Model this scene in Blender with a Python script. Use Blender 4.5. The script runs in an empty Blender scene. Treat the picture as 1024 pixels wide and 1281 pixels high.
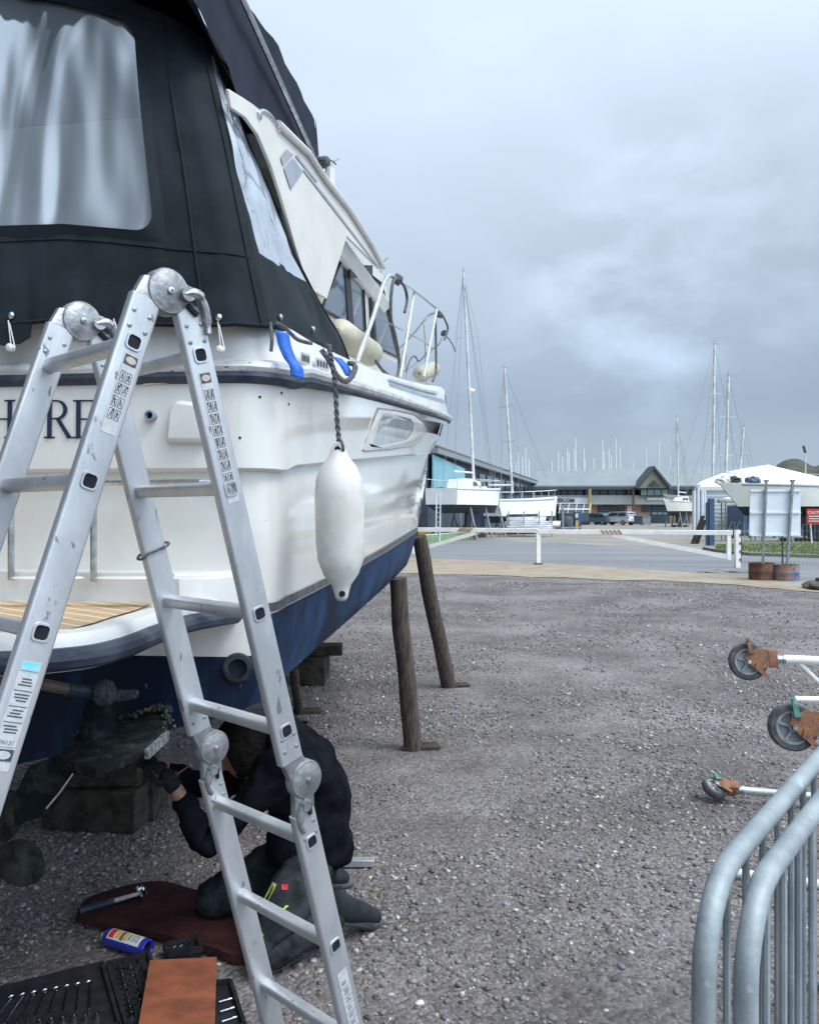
import bpy, bmesh, math, random
import numpy as np
from mathutils import Vector, Matrix, noise
from mathutils.bvhtree import BVHTree
random.seed(7); rng = np.random.default_rng(11)
PI = math.pi; R = math.radians
scene = bpy.context.scene
COL = scene.collection
EYE = 1.65
CAM = Vector((0, 0, EYE))
V = Vector

# ------------------------------------------------------------------ measuring helpers
def ray(px, py): return V(((px-512)/1000, 1, (641-py)/1000))
def at(px, py, d): return CAM + ray(px, py)*d
def gp(px, py, z=0.0):
    d = (EYE-z)*1000/(py-641)
    return V(((px-512)/1000*d, d, z))
TH = R(9.4); SN, CS = math.sin(TH), math.cos(TH)
SC = V((-1.861, 2.836, 0))
AX = V((SN, CS, 0)); BX = V((CS, -SN, 0))
def BW(u, v, z): return SC + AX*u + BX*v + V((0, 0, z))
def bv(px, py, v):
    k = (px-512)/1000
    ox, oy = SC.x+v*CS, SC.y-v*SN
    u = (k*oy-ox)/(SN-k*CS)
    d = oy+u*CS
    return u, v, EYE+(641-py)/1000*d
def bu(px, py, u):
    k = (px-512)/1000
    ox, oy = SC.x+u*SN, SC.y+u*CS
    v = (k*oy-ox)/(CS+k*SN)
    d = oy-v*SN
    return u, v, EYE+(641-py)/1000*d
def interp(x, pts):
    if x <= pts[0][0]: return pts[0][1]
    for (a, b), (c, d) in zip(pts, pts[1:]):
        if x <= c: return b+(d-b)*(x-a)/(c-a)
    return pts[-1][1]
def sm(x, pts):                       # smooth (Catmull-Rom) interpolation
    n = len(pts)
    if x <= pts[0][0]: return pts[0][1]
    if x >= pts[-1][0]: return pts[-1][1]
    for i in range(n-1):
        if x <= pts[i+1][0]:
            x0, y0 = pts[i]; x1, y1 = pts[i+1]
            h = x1-x0; t = (x-x0)/h
            m0 = (y1-pts[i-1][1])/(x1-pts[i-1][0]) if i > 0 else (y1-y0)/h
            m1 = (pts[i+2][1]-y0)/(pts[i+2][0]-x0) if i < n-2 else (y1-y0)/h
            return (2*t**3-3*t*t+1)*y0+(t**3-2*t*t+t)*h*m0+(-2*t**3+3*t*t)*y1+(t**3-t*t)*h*m1
def crom(pts, k=6, closed=False):
    P = [V(p) for p in pts]; n = len(P); out = []
    rngs = range(n if closed else n-1)
    for i in rngs:
        if closed: a, b, c, d = P[(i-1) % n], P[i], P[(i+1) % n], P[(i+2) % n]
        else: a, b, c, d = P[max(i-1, 0)], P[i], P[i+1], P[min(i+2, n-1)]
        for j in range(k):
            t = j/k
            out.append(.5*((2*b)+(c-a)*t+(2*a-5*b+4*c-d)*t*t+(3*b-a-3*c+d)*t**3))
    if not closed: out.append(P[-1])
    return out

# ------------------------------------------------------------------ mesh building
class MB:
    def __init__(s): s.v = []; s.f = []
    def add(s, vs, fs):
        o = len(s.v); s.v += [V(p) for p in vs]; s.f += [tuple(i+o for i in f) for f in fs]; return s
    def quad(s, a, b, c, d): return s.add([a, b, c, d], [(0, 1, 2, 3)])
    def poly(s, pts): return s.add(pts, [tuple(range(len(pts)))])
    def box(s, c, size, M=None, rz=0):
        c = V(c); hx, hy, hz = size[0]/2, size[1]/2, size[2]/2
        if M is None: M = Matrix.Rotation(rz, 3, 'Z')
        vs = [c+M @ V((x*hx, y*hy, z*hz)) for z in (-1, 1) for y in (-1, 1) for x in (-1, 1)]
        return s.add(vs, [(0, 2, 3, 1), (4, 5, 7, 6), (0, 1, 5, 4), (2, 6, 7, 3), (0, 4, 6, 2), (1, 3, 7, 5)])
    def bar(s, p, q, w, h, up=V((0, 0, 1))):      # rectangular bar between two points
        p, q = V(p), V(q); z = (q-p); L = z.length; z.normalize()
        x = z.cross(V(up))
        if x.length < 1e-4: x = z.cross(V((1, 0, 0)))
        x.normalize(); y = z.cross(x)
        M = Matrix((x, y, z)).transposed()
        return s.box((p+q)/2, (w, h, L), M)
    def tube(s, pts, r, n=10, cap=True, closed=False):
        P = [V(p) for p in pts]; m = len(P)
        rs = r if isinstance(r, (list, tuple)) else [r]*m
        T = []
        for i in range(m):
            if closed: t = P[(i+1) % m]-P[i-1]
            else: t = P[min(i+1, m-1)]-P[max(i-1, 0)]
            T.append(t.normalized() if t.length > 1e-9 else V((0, 0, 1)))
        a = T[0].cross(V((0, 0, 1)))
        if a.length < 1e-3: a = T[0].cross(V((1, 0, 0)))
        a.normalize(); vs = []
        for i in range(m):
            a = (a-T[i]*a.dot(T[i])); a.normalize(); b = T[i].cross(a)
            for k in range(n):
                an = 2*PI*k/n
                vs.append(P[i]+(a*math.cos(an)+b*math.sin(an))*rs[i])
        fs = []
        for i in range(m if closed else m-1):
            j = (i+1) % m
            for k in range(n):
                l = (k+1) % n
                fs.append((i*n+k, i*n+l, j*n+l, j*n+k))
        if cap and not closed:
            fs.append(tuple(range(n))[::-1]); fs.append(tuple((m-1)*n+k for k in range(n)))
        return s.add(vs, fs)
    def lathe(s, base, axis, prof, n=20, cap=True):     # prof: (distance along axis, radius)
        base = V(base); axis = V(axis).normalized()
        return s.tube2(base, axis, prof, n, cap)
    def tube2(s, base, axis, prof, n, cap):
        a = axis.cross(V((0, 0, 1)))
        if a.length < 1e-3: a = axis.cross(V((1, 0, 0)))
        a.normalize(); b = axis.cross(a); vs = []
        for h, r in prof:
            for k in range(n):
                an = 2*PI*k/n; vs.append(base+axis*h+(a*math.cos(an)+b*math.sin(an))*r)
        fs = []
        for i in range(len(prof)-1):
            for k in range(n):
                l = (k+1) % n; fs.append((i*n+k, i*n+l, (i+1)*n+l, (i+1)*n+k))
        if cap:
            fs.append(tuple(range(n))[::-1]); fs.append(tuple((len(prof)-1)*n+k for k in range(n)))
        return s.add(vs, fs)
    def prism(s, pts, ext):
        P = [V(p) for p in pts]; n = len(P); e = V(ext)
        fs = [tuple(range(n))[::-1], tuple(range(n, 2*n))]
        fs += [(i, (i+1) % n, n+(i+1) % n, n+i) for i in range(n)]
        return s.add(P+[p+e for p in P], fs)
    def grid(s, rows, closed=False):
        m, n = len(rows), len(rows[0]); vs = [p for r_ in rows for p in r_]; fs = []
        for i in range(m-1):
            for k in range(n if closed else n-1):
                l = (k+1) % n; fs.append((i*n+k, i*n+l, (i+1)*n+l, (i+1)*n+k))
        return s.add(vs, fs)
    def loft(s, rings, cap=True):
        n = len(rings[0]); s.grid(rings, closed=True)
        if cap:
            s.add(rings[0], [tuple(range(n))[::-1]]); s.add(rings[-1], [tuple(range(n))])
        return s

def wloc(o):
    p = V((0, 0, 0))
    while o is not None: p += o.location; o = o.parent
    return p
def obj(name, mb, mat, parent=None, smooth=35, bevel=0, solid=0, local=False, kind=None, fixn=True):
    me = bpy.data.meshes.new(name)
    if parent is not None:
        off = V((0, 0, 0)) if local else wloc(parent); loc = V((0, 0, 0))
    else:
        off = V((0, 0, 0)); loc = V((0, 0, 0))
        if not local and mb.v:
            xs = [p.x for p in mb.v]; ys = [p.y for p in mb.v]; zs = [p.z for p in mb.v]
            off = V(((min(xs)+max(xs))/2, (min(ys)+max(ys))/2, min(zs))); loc = off.copy()
    me.from_pydata([tuple(p-off) for p in mb.v], [], mb.f)
    if fixn:
        bm = bmesh.new(); bm.from_mesh(me)
        bmesh.ops.remove_doubles(bm, verts=bm.verts, dist=1e-5)
        bmesh.ops.recalc_face_normals(bm, faces=bm.faces); bm.to_mesh(me); bm.free()
    me.materials.append(mat)
    o = bpy.data.objects.new(name, me); COL.objects.link(o); o.parent = parent; o.location = loc
    if smooth:
        me.polygons.foreach_set('use_smooth', [True]*len(me.polygons))
        try: me.set_sharp_from_angle(angle=R(smooth))
        except Exception: pass
    if solid:
        m = o.modifiers.new('s', 'SOLIDIFY'); m.thickness = solid; m.offset = 0
    if bevel:
        m = o.modifiers.new('b', 'BEVEL'); m.width = bevel; m.segments = 2; m.limit_method = 'ANGLE'; m.angle_limit = R(40)
    if kind: o['kind'] = kind
    return o
def tag(o, label=None, cat=None, group=None):
    if label: o['label'] = label
    if cat: o['category'] = cat
    if group: o['group'] = group
    return o
def thing(name, label, cat, loc=(0, 0, 0), rz=0, group=None):
    o = bpy.data.objects.new(name, None); COL.objects.link(o)
    o.empty_display_size = .1
    o.location = loc; o.rotation_euler = (0, 0, rz)
    return tag(o, label, cat, group)
def copy_tree(o, parent=None):
    c = o.copy(); COL.objects.link(c); c.parent = parent
    for ch in [k for k in COL.objects if k.parent == o]: copy_tree(ch, c)
    return c
def text_mesh(s, size, M, extrude=0.0, bold=0.0, align='LEFT'):
    """outline letters as an MB; M maps the text plane (x right, y up) to the world"""
    cu = bpy.data.curves.new('t', 'FONT'); cu.body = s; cu.size = size; cu.extrude = extrude; cu.offset = bold
    cu.align_x = align; cu.resolution_u = 3
    o = bpy.data.objects.new('t', cu); COL.objects.link(o)
    dg = bpy.context.evaluated_depsgraph_get(); me = bpy.data.meshes.new_from_object(o.evaluated_get(dg))
    mb = MB(); mb.add([M @ v.co for v in me.vertices], [tuple(p.vertices) for p in me.polygons])
    bpy.data.objects.remove(o); bpy.data.curves.remove(cu); bpy.data.meshes.remove(me)
    return mb
def frame(origin, x, y):
    x = V(x).normalized(); y = V(y); y = (y-x*y.dot(x)).normalized(); z = x.cross(y)
    M = Matrix((x, y, z)).transposed().to_4x4(); M.translation = V(origin); return M

# ------------------------------------------------------------------ materials
def mat(name, c, rough=.5, metal=0, c2=None, scale=8, amt=1, bump=0, bscale=40, coat=0, detail=5, stretch=(1, 1, 1), spec=.5, rvar=0, lo=.4, hi=.6, spots=None):
    m = bpy.data.materials.new(name); m.use_nodes = True; nt = m.node_tree; N = nt.nodes; L = nt.links
    b = N['Principled BSDF']
    b.inputs['Base Color'].default_value = (*c, 1); b.inputs['Roughness'].default_value = rough
    b.inputs['Metallic'].default_value = metal; b.inputs['Coat Weight'].default_value = coat; b.inputs['Coat Roughness'].default_value = .08
    b.inputs['Specular IOR Level'].default_value = spec
    tc = N.new('ShaderNodeTexCoord'); mp = N.new('ShaderNodeMapping'); mp.inputs['Scale'].default_value = stretch
    L.new(tc.outputs['Object'], mp.inputs['Vector'])
    last = None
    if c2 is not None:
        n = N.new('ShaderNodeTexNoise'); n.inputs['Scale'].default_value = scale; n.inputs['Detail'].default_value = detail; n.inputs['Roughness'].default_value = .65
        L.new(mp.outputs[0], n.inputs['Vector'])
        r = N.new('ShaderNodeValToRGB'); r.color_ramp.elements[0].position = lo; r.color_ramp.elements[1].position = hi
        r.color_ramp.elements[0].color = (*c, 1); r.color_ramp.elements[1].color = tuple(c[i]+(c2[i]-c[i])*amt for i in range(3))+(1,)
        L.new(n.outputs['Fac'], r.inputs[0]); last = r.outputs[0]
        if rvar:
            mr = N.new('ShaderNodeMapRange'); mr.inputs['To Min'].default_value = rough-rvar; mr.inputs['To Max'].default_value = rough+rvar
            L.new(n.outputs['Fac'], mr.inputs['Value']); L.new(mr.outputs[0], b.inputs['Roughness'])
    if spots:                                    # (colour, scale, threshold): small marks
        sc_, th = spots[1], spots[2]
        n2 = N.new('ShaderNodeTexNoise'); n2.inputs['Scale'].default_value = sc_; n2.inputs['Detail'].default_value = 3
        L.new(mp.outputs[0], n2.inputs['Vector'])
        r2 = N.new('ShaderNodeValToRGB'); r2.color_ramp.elements[0].position = th; r2.color_ramp.elements[1].position = th+.04
        L.new(n2.outputs['Fac'], r2.inputs[0])
        mx = N.new('ShaderNodeMix'); mx.data_type = 'RGBA'
        L.new(r2.outputs[0], mx.inputs['Factor'])
        if last: L.new(last, mx.inputs['A'])
        else: mx.inputs['A'].default_value = (*c, 1)
        mx.inputs['B'].default_value = (*spots[0], 1); last = mx.outputs['Result']
    if last: L.new(last, b.inputs['Base Color'])
    if bump:
        n = N.new('ShaderNodeTexNoise'); n.inputs['Scale'].default_value = bscale; n.inputs['Detail'].default_value = 4
        L.new(mp.outputs[0], n.inputs['Vector'])
        bp = N.new('ShaderNodeBump'); bp.inputs['Strength'].default_value = bump; bp.inputs['Distance'].default_value = .01
        L.new(n.outputs['Fac'], bp.inputs['Height']); L.new(bp.outputs[0], b.inputs['Normal'])
    return m
M_ = {}
M_['gel'] = mat('white gelcoat', (.74, .73, .69), .12, c2=(.65, .64, .60), scale=1.6, coat=1.0, bump=.02, bscale=3, spots=((.40, .36, .28), 22, .78), rvar=.05)
M_['gel2'] = mat('cream gelcoat', (.68, .67, .61), .3, c2=(.60, .59, .53), scale=2.2, coat=.2, bump=.03, bscale=4)
M_['gelclean'] = mat('smooth white gelcoat', (.70, .70, .68), .3, c2=(.60, .60, .58), scale=3, coat=.3)
M_['navy'] = mat('navy rubber', (.016, .024, .045), .5, c2=(.05, .06, .08), scale=9, spec=0.3)
M_['antifoul'] = mat('blue antifouling paint', (.002, .009, .028), .6, c2=(.012, .055, .135), scale=2.6, stretch=(1, 1, .5), bump=.15, bscale=18, spots=((.25, .32, .36), 16, .73), lo=.44, hi=.66, spec=0.25)
M_['antifoul2'] = mat('black slime paint', (.010, .013, .02), .6, c2=(.03, .04, .05), scale=12, bump=.5, bscale=40, spec=0.15)
M_['stripe'] = mat('grey stripe', (.22, .26, .33), .3, c2=(.30, .34, .4), scale=6)
M_['boot'] = mat('boot top line', (.045, .05, .06), .4, c2=(.09, .095, .1), scale=20)
M_['steel'] = mat('stainless steel', (.62, .64, .66), .22, metal=1, c2=(.42, .43, .44), scale=30, rvar=.08)
M_['alu'] = mat('ladder aluminium', (.58, .60, .62), .42, metal=.6, c2=(.42, .44, .46), scale=5, stretch=(1, 1, .4), bump=.05, bscale=120, spots=((.22, .23, .24), 45, .67), rvar=.10)
M_['alucast'] = mat('cast hinge metal', (.36, .37, .38), .5, metal=.7, c2=(.22, .23, .24), scale=24, bump=.2, bscale=90, rvar=.1)
M_['dark'] = mat('recess shade colour', (.012, .014, .02), .7, c2=(.02, .022, .03), scale=30, spec=0.1)  # flat near-black, painted in for the shade inside holes and slots
M_['canvas'] = mat('black canvas', (.004, .008, .011), .85, c2=(.012, .019, .025), scale=2.2, bump=.5, bscale=5, spec=.25, detail=7)
M_['canvasblue'] = mat('navy canvas', (.008, .012, .024), .9, c2=(.015, .021, .038), scale=3, bump=.35, bscale=6, spec=.25, detail=7)
M_['glass'] = mat('dark window glass', (.06, .08, .11), .06, c2=(.10, .13, .17), scale=1.5, spec=.9)
M_['teak'] = None
M_['rope'] = mat('dark rope', (.06, .062, .07), .9, c2=(.16, .16, .17), scale=90, bump=.6, bscale=160)
M_['blue'] = mat('blue webbing', (.015, .10, .50), .6, c2=(.02, .16, .62), scale=20, bump=.2, bscale=90)
M_['fender'] = mat('white fender vinyl', (.66, .66, .62), .42, c2=(.54, .53, .48), scale=5, bump=.05, bscale=30, spots=((.10, .09, .08), 38, .715))
M_['wood'] = mat('weathered timber', (.032, .026, .021), .85, c2=(.10, .078, .062), scale=10, stretch=(6, 6, .6), bump=.6, bscale=22)
M_['woodh'] = mat('block timber', (.030, .027, .022), .85, c2=(.07, .06, .05), scale=9, bump=.5, bscale=20, spec=0.15)
M_['yellowwood'] = mat('ochre pole', (.34, .22, .09), .7, c2=(.2, .13, .06), scale=9, bump=.3)
M_['galv'] = mat('galvanised steel', (.33, .375, .39), .58, metal=.25, c2=(.22, .26, .28), scale=7, bump=.12, bscale=70, rvar=.1, spots=((.40, .44, .47), 30, .68))
M_['whitemetal'] = mat('white painted metal', (.92, .92, .89), .4, c2=(.80, .79, .75), scale=3, spots=((.25, .14, .08), 9, .76))
M_['rust'] = mat('rusty steel', (.20, .095, .055), .8, c2=(.09, .05, .04), scale=7, bump=.5, bscale=40)
M_['rustor'] = mat('orange rust', (.30, .13, .06), .75, c2=(.17, .09, .06), scale=22, bump=.4, bscale=60)
M_['rubber'] = mat('tyre rubber', (.06, .062, .065), .7, c2=(.12, .12, .12), scale=20, spec=0.25)
M_['greyplastic'] = mat('grey hub plastic', (.34, .36, .37), .5, c2=(.25, .26, .27), scale=15)
M_['green'] = mat('green plastic lever', (.05, .20, .14), .5, c2=(.12, .32, .25), scale=30)
M_['fleece'] = mat('black fleece', (.004, .005, .007), .95, c2=(.009, .010, .014), scale=14, bump=.4, bscale=30, spec=.05)
M_['trouser'] = mat('grey work trousers', (.014, .018, .021), .95, c2=(.036, .042, .046), scale=14, bump=.4, bscale=24, spec=0.1)
M_['hiviz'] = mat('yellow reflective tape', (.45, .62, .08), .6, c2=(.5, .55, .2), scale=30)
M_['boots'] = mat('work boot leather', (.010, .014, .017), .75, c2=(.022, .027, .03), scale=18, bump=.3, spec=0.2)
M_['skin'] = mat('skin', (.26, .14, .09), .5, c2=(.36, .18, .12), scale=14, bump=.05)
M_['glove'] = mat('black glove', (.010, .012, .016), .8, c2=(.02, .022, .026), scale=30, bump=.4, spec=0.1)
M_['mat'] = mat('maroon mat', (.026, .010, .011), .95, c2=(.045, .017, .017), scale=9, bump=.5, bscale=60, spec=0.1)
M_['ply'] = mat('red brown board', (.26, .078, .034), .75, c2=(.15, .046, .022), scale=5, stretch=(1, 2, 1), bump=.1, spots=((.09, .035, .02), 8, .66))
M_['case'] = mat('black plastic case', (.012, .013, .015), .5, c2=(.02, .021, .024), scale=20, bump=.1, spec=0.25)
M_['chrome'] = mat('chrome tool steel', (.7, .7, .72), .15, metal=1, c2=(.45, .45, .47), scale=60)
M_['canblue'] = mat('can blue', (.012, .02, .22), .3, c2=(.02, .03, .3), scale=10, coat=.4)
M_['white'] = mat('plain white', (.7, .7, .69), .5, c2=(.6, .6, .58), scale=10)
M_['yellow'] = mat('yellow', (.62, .45, .04), .5, c2=(.5, .36, .05), scale=10)
M_['red'] = mat('sign red', (.60, .03, .04), .5, c2=(.5, .03, .04), scale=10)
M_['black'] = mat('black paint', (.012, .012, .014), .5, c2=(.02, .02, .02), scale=10)
M_['ink'] = mat('printed ink', (.03, .035, .05), .6, c2=(.07, .075, .09), scale=200)
M_['sticker'] = mat('grey sticker', (.50, .52, .54), .5, c2=(.42, .44, .46), scale=60)
M_['cyan'] = mat('cyan print', (.15, .55, .70), .5, c2=(.2, .6, .75), scale=50)
M_['signback'] = mat('pale sign back', (.74, .80, .85), .45, c2=(.68, .74, .79), scale=2, bump=.03)
M_['roof'] = mat('grey profiled roof', (.23, .26, .27), .7, c2=(.205, .235, .245), scale=.15, stretch=(3, 1, 1))
M_['clad'] = mat('grey cladding', (.42, .45, .45), .7, c2=(.37, .40, .40), scale=1.5)
M_['brick'] = mat('tan brick', (.46, .30, .19), .85, c2=(.36, .23, .15), scale=6, bump=.2)
M_['bwin'] = mat('office glass', (.025, .035, .05), .12, c2=(.06, .08, .10), scale=.7, lo=.45, hi=.55)
M_['bwing'] = mat('pale green glass', (.22, .30, .28), .2, c2=(.14, .2, .2), scale=.9)
M_['bdark'] = mat('dark fascia', (.04, .055, .075), .6, c2=(.06, .075, .095), scale=1)
M_['turq'] = mat('turquoise sheeting', (.17, .38, .46), .6, c2=(.24, .46, .53), scale=.5, bump=.3, bscale=2)
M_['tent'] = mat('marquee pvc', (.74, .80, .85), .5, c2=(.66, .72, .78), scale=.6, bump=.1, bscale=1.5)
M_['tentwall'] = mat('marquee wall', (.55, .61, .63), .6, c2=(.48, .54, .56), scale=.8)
M_['hill'] = mat('heath hill', (.075, .075, .048), .95, c2=(.035, .04, .03), scale=.06)
M_['hullw'] = mat('far boat white', (.90, .90, .88), .3, c2=(.82, .82, .80), scale=1.2)
M_['hullb'] = mat('far boat bottom', (.015, .022, .04), .6, c2=(.03, .04, .06), scale=1.5)
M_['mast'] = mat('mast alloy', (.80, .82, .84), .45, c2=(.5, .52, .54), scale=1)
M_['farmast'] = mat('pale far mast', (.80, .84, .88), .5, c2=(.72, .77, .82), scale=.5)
M_['wire'] = mat('rigging wire', (.30, .32, .35), .5, c2=(.25, .27, .3), scale=1)
M_['post'] = mat('blue post', (.04, .08, .16), .5, c2=(.05, .10, .19), scale=2)
M_['container'] = mat('dark store panel', (.035, .045, .06), .6, c2=(.06, .075, .095), scale=2)
M_['carwhite'] = mat('car white', (.62, .64, .68), .25, c2=(.56, .58, .62), scale=1, coat=.6)
M_['carblue'] = mat('car blue', (.03, .07, .15), .25, c2=(.04, .08, .17), scale=1, coat=.6)
M_['carteal'] = mat('car teal', (.05, .12, .16), .25, c2=(.06, .13, .17), scale=1, coat=.6)
M_['carglass'] = mat('car glass', (.02, .03, .04), .08, c2=(.05, .06, .08), scale=2)
M_['concrete'] = mat('concrete', (.26, .24, .20), .9, c2=(.18, .17, .15), scale=6, bump=.4)
M_['rock'] = mat('dark rock', (.07, .065, .055), .9, c2=(.13, .12, .10), scale=5, bump=.6, bscale=12)
M_['dinghygreen'] = mat('green dinghy', (.16, .24, .13), .5, c2=(.12, .2, .1), scale=2)
M_['drumpaint'] = mat('peeling drum paint', (.30, .20, .13), .75, c2=(.10, .16, .34), scale=3, bump=.3, lo=.47, hi=.53, spots=((.22, .07, .03), 5, .60))
M_['crust'] = mat('crusted metal', (.006, .009, .011), .9, c2=(.035, .040, .038), scale=16, bump=.9, bscale=45, lo=.50, hi=.72, spec=0.15)
M_['crustpale'] = mat('pale barnacle crust', (.075, .08, .062), .95, c2=(.02, .025, .02), scale=30, bump=1, bscale=60)

def teak_mat():
    m = bpy.data.materials.new('teak planks'); m.use_nodes = True; nt = m.node_tree; N = nt.nodes; L = nt.links; b = N['Principled BSDF']
    tc = N.new('ShaderNodeTexCoord'); mp = N.new('ShaderNodeMapping'); mp.inputs['Rotation'].default_value = (0, 0, R(-52))
    L.new(tc.outputs['Object'], mp.inputs['Vector'])
    w = N.new('ShaderNodeTexWave'); w.inputs['Scale'].default_value = 5.2; w.wave_profile = 'SIN'; w.bands_direction = 'X'
    L.new(mp.outputs[0], w.inputs['Vector'])
    r = N.new('ShaderNodeValToRGB'); e = r.color_ramp.elements
    e[0].position = .93; e[0].color = (0, 0, 0, 1); e[1].position = .97; e[1].color = (1, 1, 1, 1); L.new(w.outputs['Fac'], r.inputs[0])
    n = N.new('ShaderNodeTexNoise'); n.inputs['Scale'].default_value = 12; n.inputs['Detail'].default_value = 6
    L.new(mp.outputs[0], n.inputs['Vector'])
    r2 = N.new('ShaderNodeValToRGB'); r2.color_ramp.elements[0].position = .3; r2.color_ramp.elements[1].position = .7
    r2.color_ramp.elements[0].color = (.38, .24, .13, 1); r2.color_ramp.elements[1].color = (.50, .36, .20, 1)
    L.new(n.outputs['Fac'], r2.inputs[0])
    mx = N.new('ShaderNodeMix'); mx.data_type = 'RGBA'; L.new(r.outputs[0], mx.inputs['Factor']); L.new(r2.outputs[0], mx.inputs['A']); mx.inputs['B'].default_value = (.66, .60, .48, 1)
    L.new(mx.outputs['Result'], b.inputs['Base Color']); b.inputs['Roughness'].default_value = .65
    return m
M_['teak'] = teak_mat()

def vinyl_mat(name, tint, milk, wr):
    m = bpy.data.materials.new(name); m.use_nodes = True; nt = m.node_tree; N = nt.nodes; L = nt.links
    out = N['Material Output']; N.remove(N['Principled BSDF'])
    tc = N.new('ShaderNodeTexCoord'); mp = N.new('ShaderNodeMapping'); mp.inputs['Scale'].default_value = (1, 1, .22)
    L.new(tc.outputs['Object'], mp.inputs['Vector'])
    n = N.new('ShaderNodeTexNoise'); n.inputs['Scale'].default_value = 3.4; n.inputs['Detail'].default_value = 1.5; n.inputs['Distortion'].default_value = .9
    L.new(mp.outputs[0], n.inputs['Vector'])
    bp = N.new('ShaderNodeBump'); bp.inputs['Strength'].default_value = 1; bp.inputs['Distance'].default_value = wr
    L.new(n.outputs['Fac'], bp.inputs['Height'])
    g = N.new('ShaderNodeBsdfGlossy'); g.inputs['Roughness'].default_value = .06; g.inputs['Color'].default_value = (.85, .9, .95, 1); L.new(bp.outputs[0], g.inputs['Normal'])
    t = N.new('ShaderNodeBsdfTransparent'); t.inputs['Color'].default_value = (*tint, 1)
    d = N.new('ShaderNodeBsdfDiffuse'); d.inputs['Color'].default_value = (.40, .45, .50, 1)
    m1 = N.new('ShaderNodeMixShader'); m1.inputs[0].default_value = milk; L.new(t.outputs[0], m1.inputs[1]); L.new(d.outputs[0], m1.inputs[2])
    fr = N.new('ShaderNodeFresnel'); fr.inputs['IOR'].default_value = 1.6; L.new(bp.outputs[0], fr.inputs['Normal'])
    ad = N.new('ShaderNodeMath'); ad.operation = 'ADD'; ad.inputs[1].default_value = .13; ad.use_clamp = True; L.new(fr.outputs[0], ad.inputs[0])
    m2 = N.new('ShaderNodeMixShader'); L.new(ad.outputs[0], m2.inputs[0]); L.new(m1.outputs[0], m2.inputs[1]); L.new(g.outputs[0], m2.inputs[2])
    L.new(m2.outputs[0], out.inputs['Surface'])
    return m
M_['vinyl'] = vinyl_mat('clear vinyl window', (.88, .93, .98), .34, .05)
M_['vinylside'] = vinyl_mat('milky vinyl window', (.8, .86, .92), .80, .012)

def ground_mat():
    m = bpy.data.materials.new('gravel ground'); m.use_nodes = True; nt = m.node_tree; N = nt.nodes; L = nt.links; b = N['Principled BSDF']
    tc = N.new('ShaderNodeTexCoord')
    def ns(s, d, ro=.6):
        n = N.new('ShaderNodeTexNoise'); n.inputs['Scale'].default_value = s; n.inputs['Detail'].default_value = d; n.inputs['Roughness'].default_value = ro
        L.new(tc.outputs['Object'], n.inputs['Vector']); return n
    big = ns(.75, 7, .68); fine = ns(60, 6, .75); v = N.new('ShaderNodeTexVoronoi'); v.inputs['Scale'].default_value = 52
    L.new(tc.outputs['Object'], v.inputs['Vector'])
    r = N.new('ShaderNodeValToRGB'); e = r.color_ramp.elements
    e[0].position = .38; e[0].color = (.112, .100, .094, 1); e[1].position = .64; e[1].color = (.235, .218, .206, 1)
    L.new(big.outputs['Fac'], r.inputs[0])
    r2 = N.new('ShaderNodeValToRGB'); e = r2.color_ramp.elements
    e[0].position = 0; e[0].color = (.55, .53, .53, 1); e[1].position = 1; e[1].color = (1.55, 1.55, 1.6, 1)
    L.new(v.outputs['Color'], r2.inputs[0])
    r3 = N.new('ShaderNodeValToRGB'); e = r3.color_ramp.elements
    e[0].position = .35; e[0].color = (.62, .6, .6, 1); e[1].position = .65; e[1].color = (1.25, 1.25, 1.25, 1)
    L.new(fine.outputs['Fac'], r3.inputs[0])
    mx = N.new('ShaderNodeMix'); mx.data_type = 'RGBA'; mx.blend_type = 'MULTIPLY'; mx.inputs['Factor'].default_value = 1
    L.new(r.outputs[0], mx.inputs['A']); L.new(r2.outputs[0], mx.inputs['B'])
    mx2 = N.new('ShaderNodeMix'); mx2.data_type = 'RGBA'; mx2.blend_type = 'MULTIPLY'; mx2.inputs['Factor'].default_value = 1
    L.new(mx.outputs['Result'], mx2.inputs['A']); L.new(r3.outputs[0], mx2.inputs['B'])
    L.new(mx2.outputs['Result'], b.inputs['Base Color']); b.inputs['Roughness'].default_value = .8; b.inputs['Specular IOR Level'].default_value = .4
    bp = N.new('ShaderNodeBump'); bp.inputs['Strength'].default_value = .7; bp.inputs['Distance'].default_value = .014
    inv = N.new('ShaderNodeMath'); inv.operation = 'MULTIPLY_ADD'; inv.inputs[1].default_value = -1.2; L.new(v.outputs['Distance'], inv.inputs[0]); L.new(fine.outputs['Fac'], inv.inputs[2])
    L.new(inv.outputs[0], bp.inputs['Height']); L.new(bp.outputs[0], b.inputs['Normal'])
    return m
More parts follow.
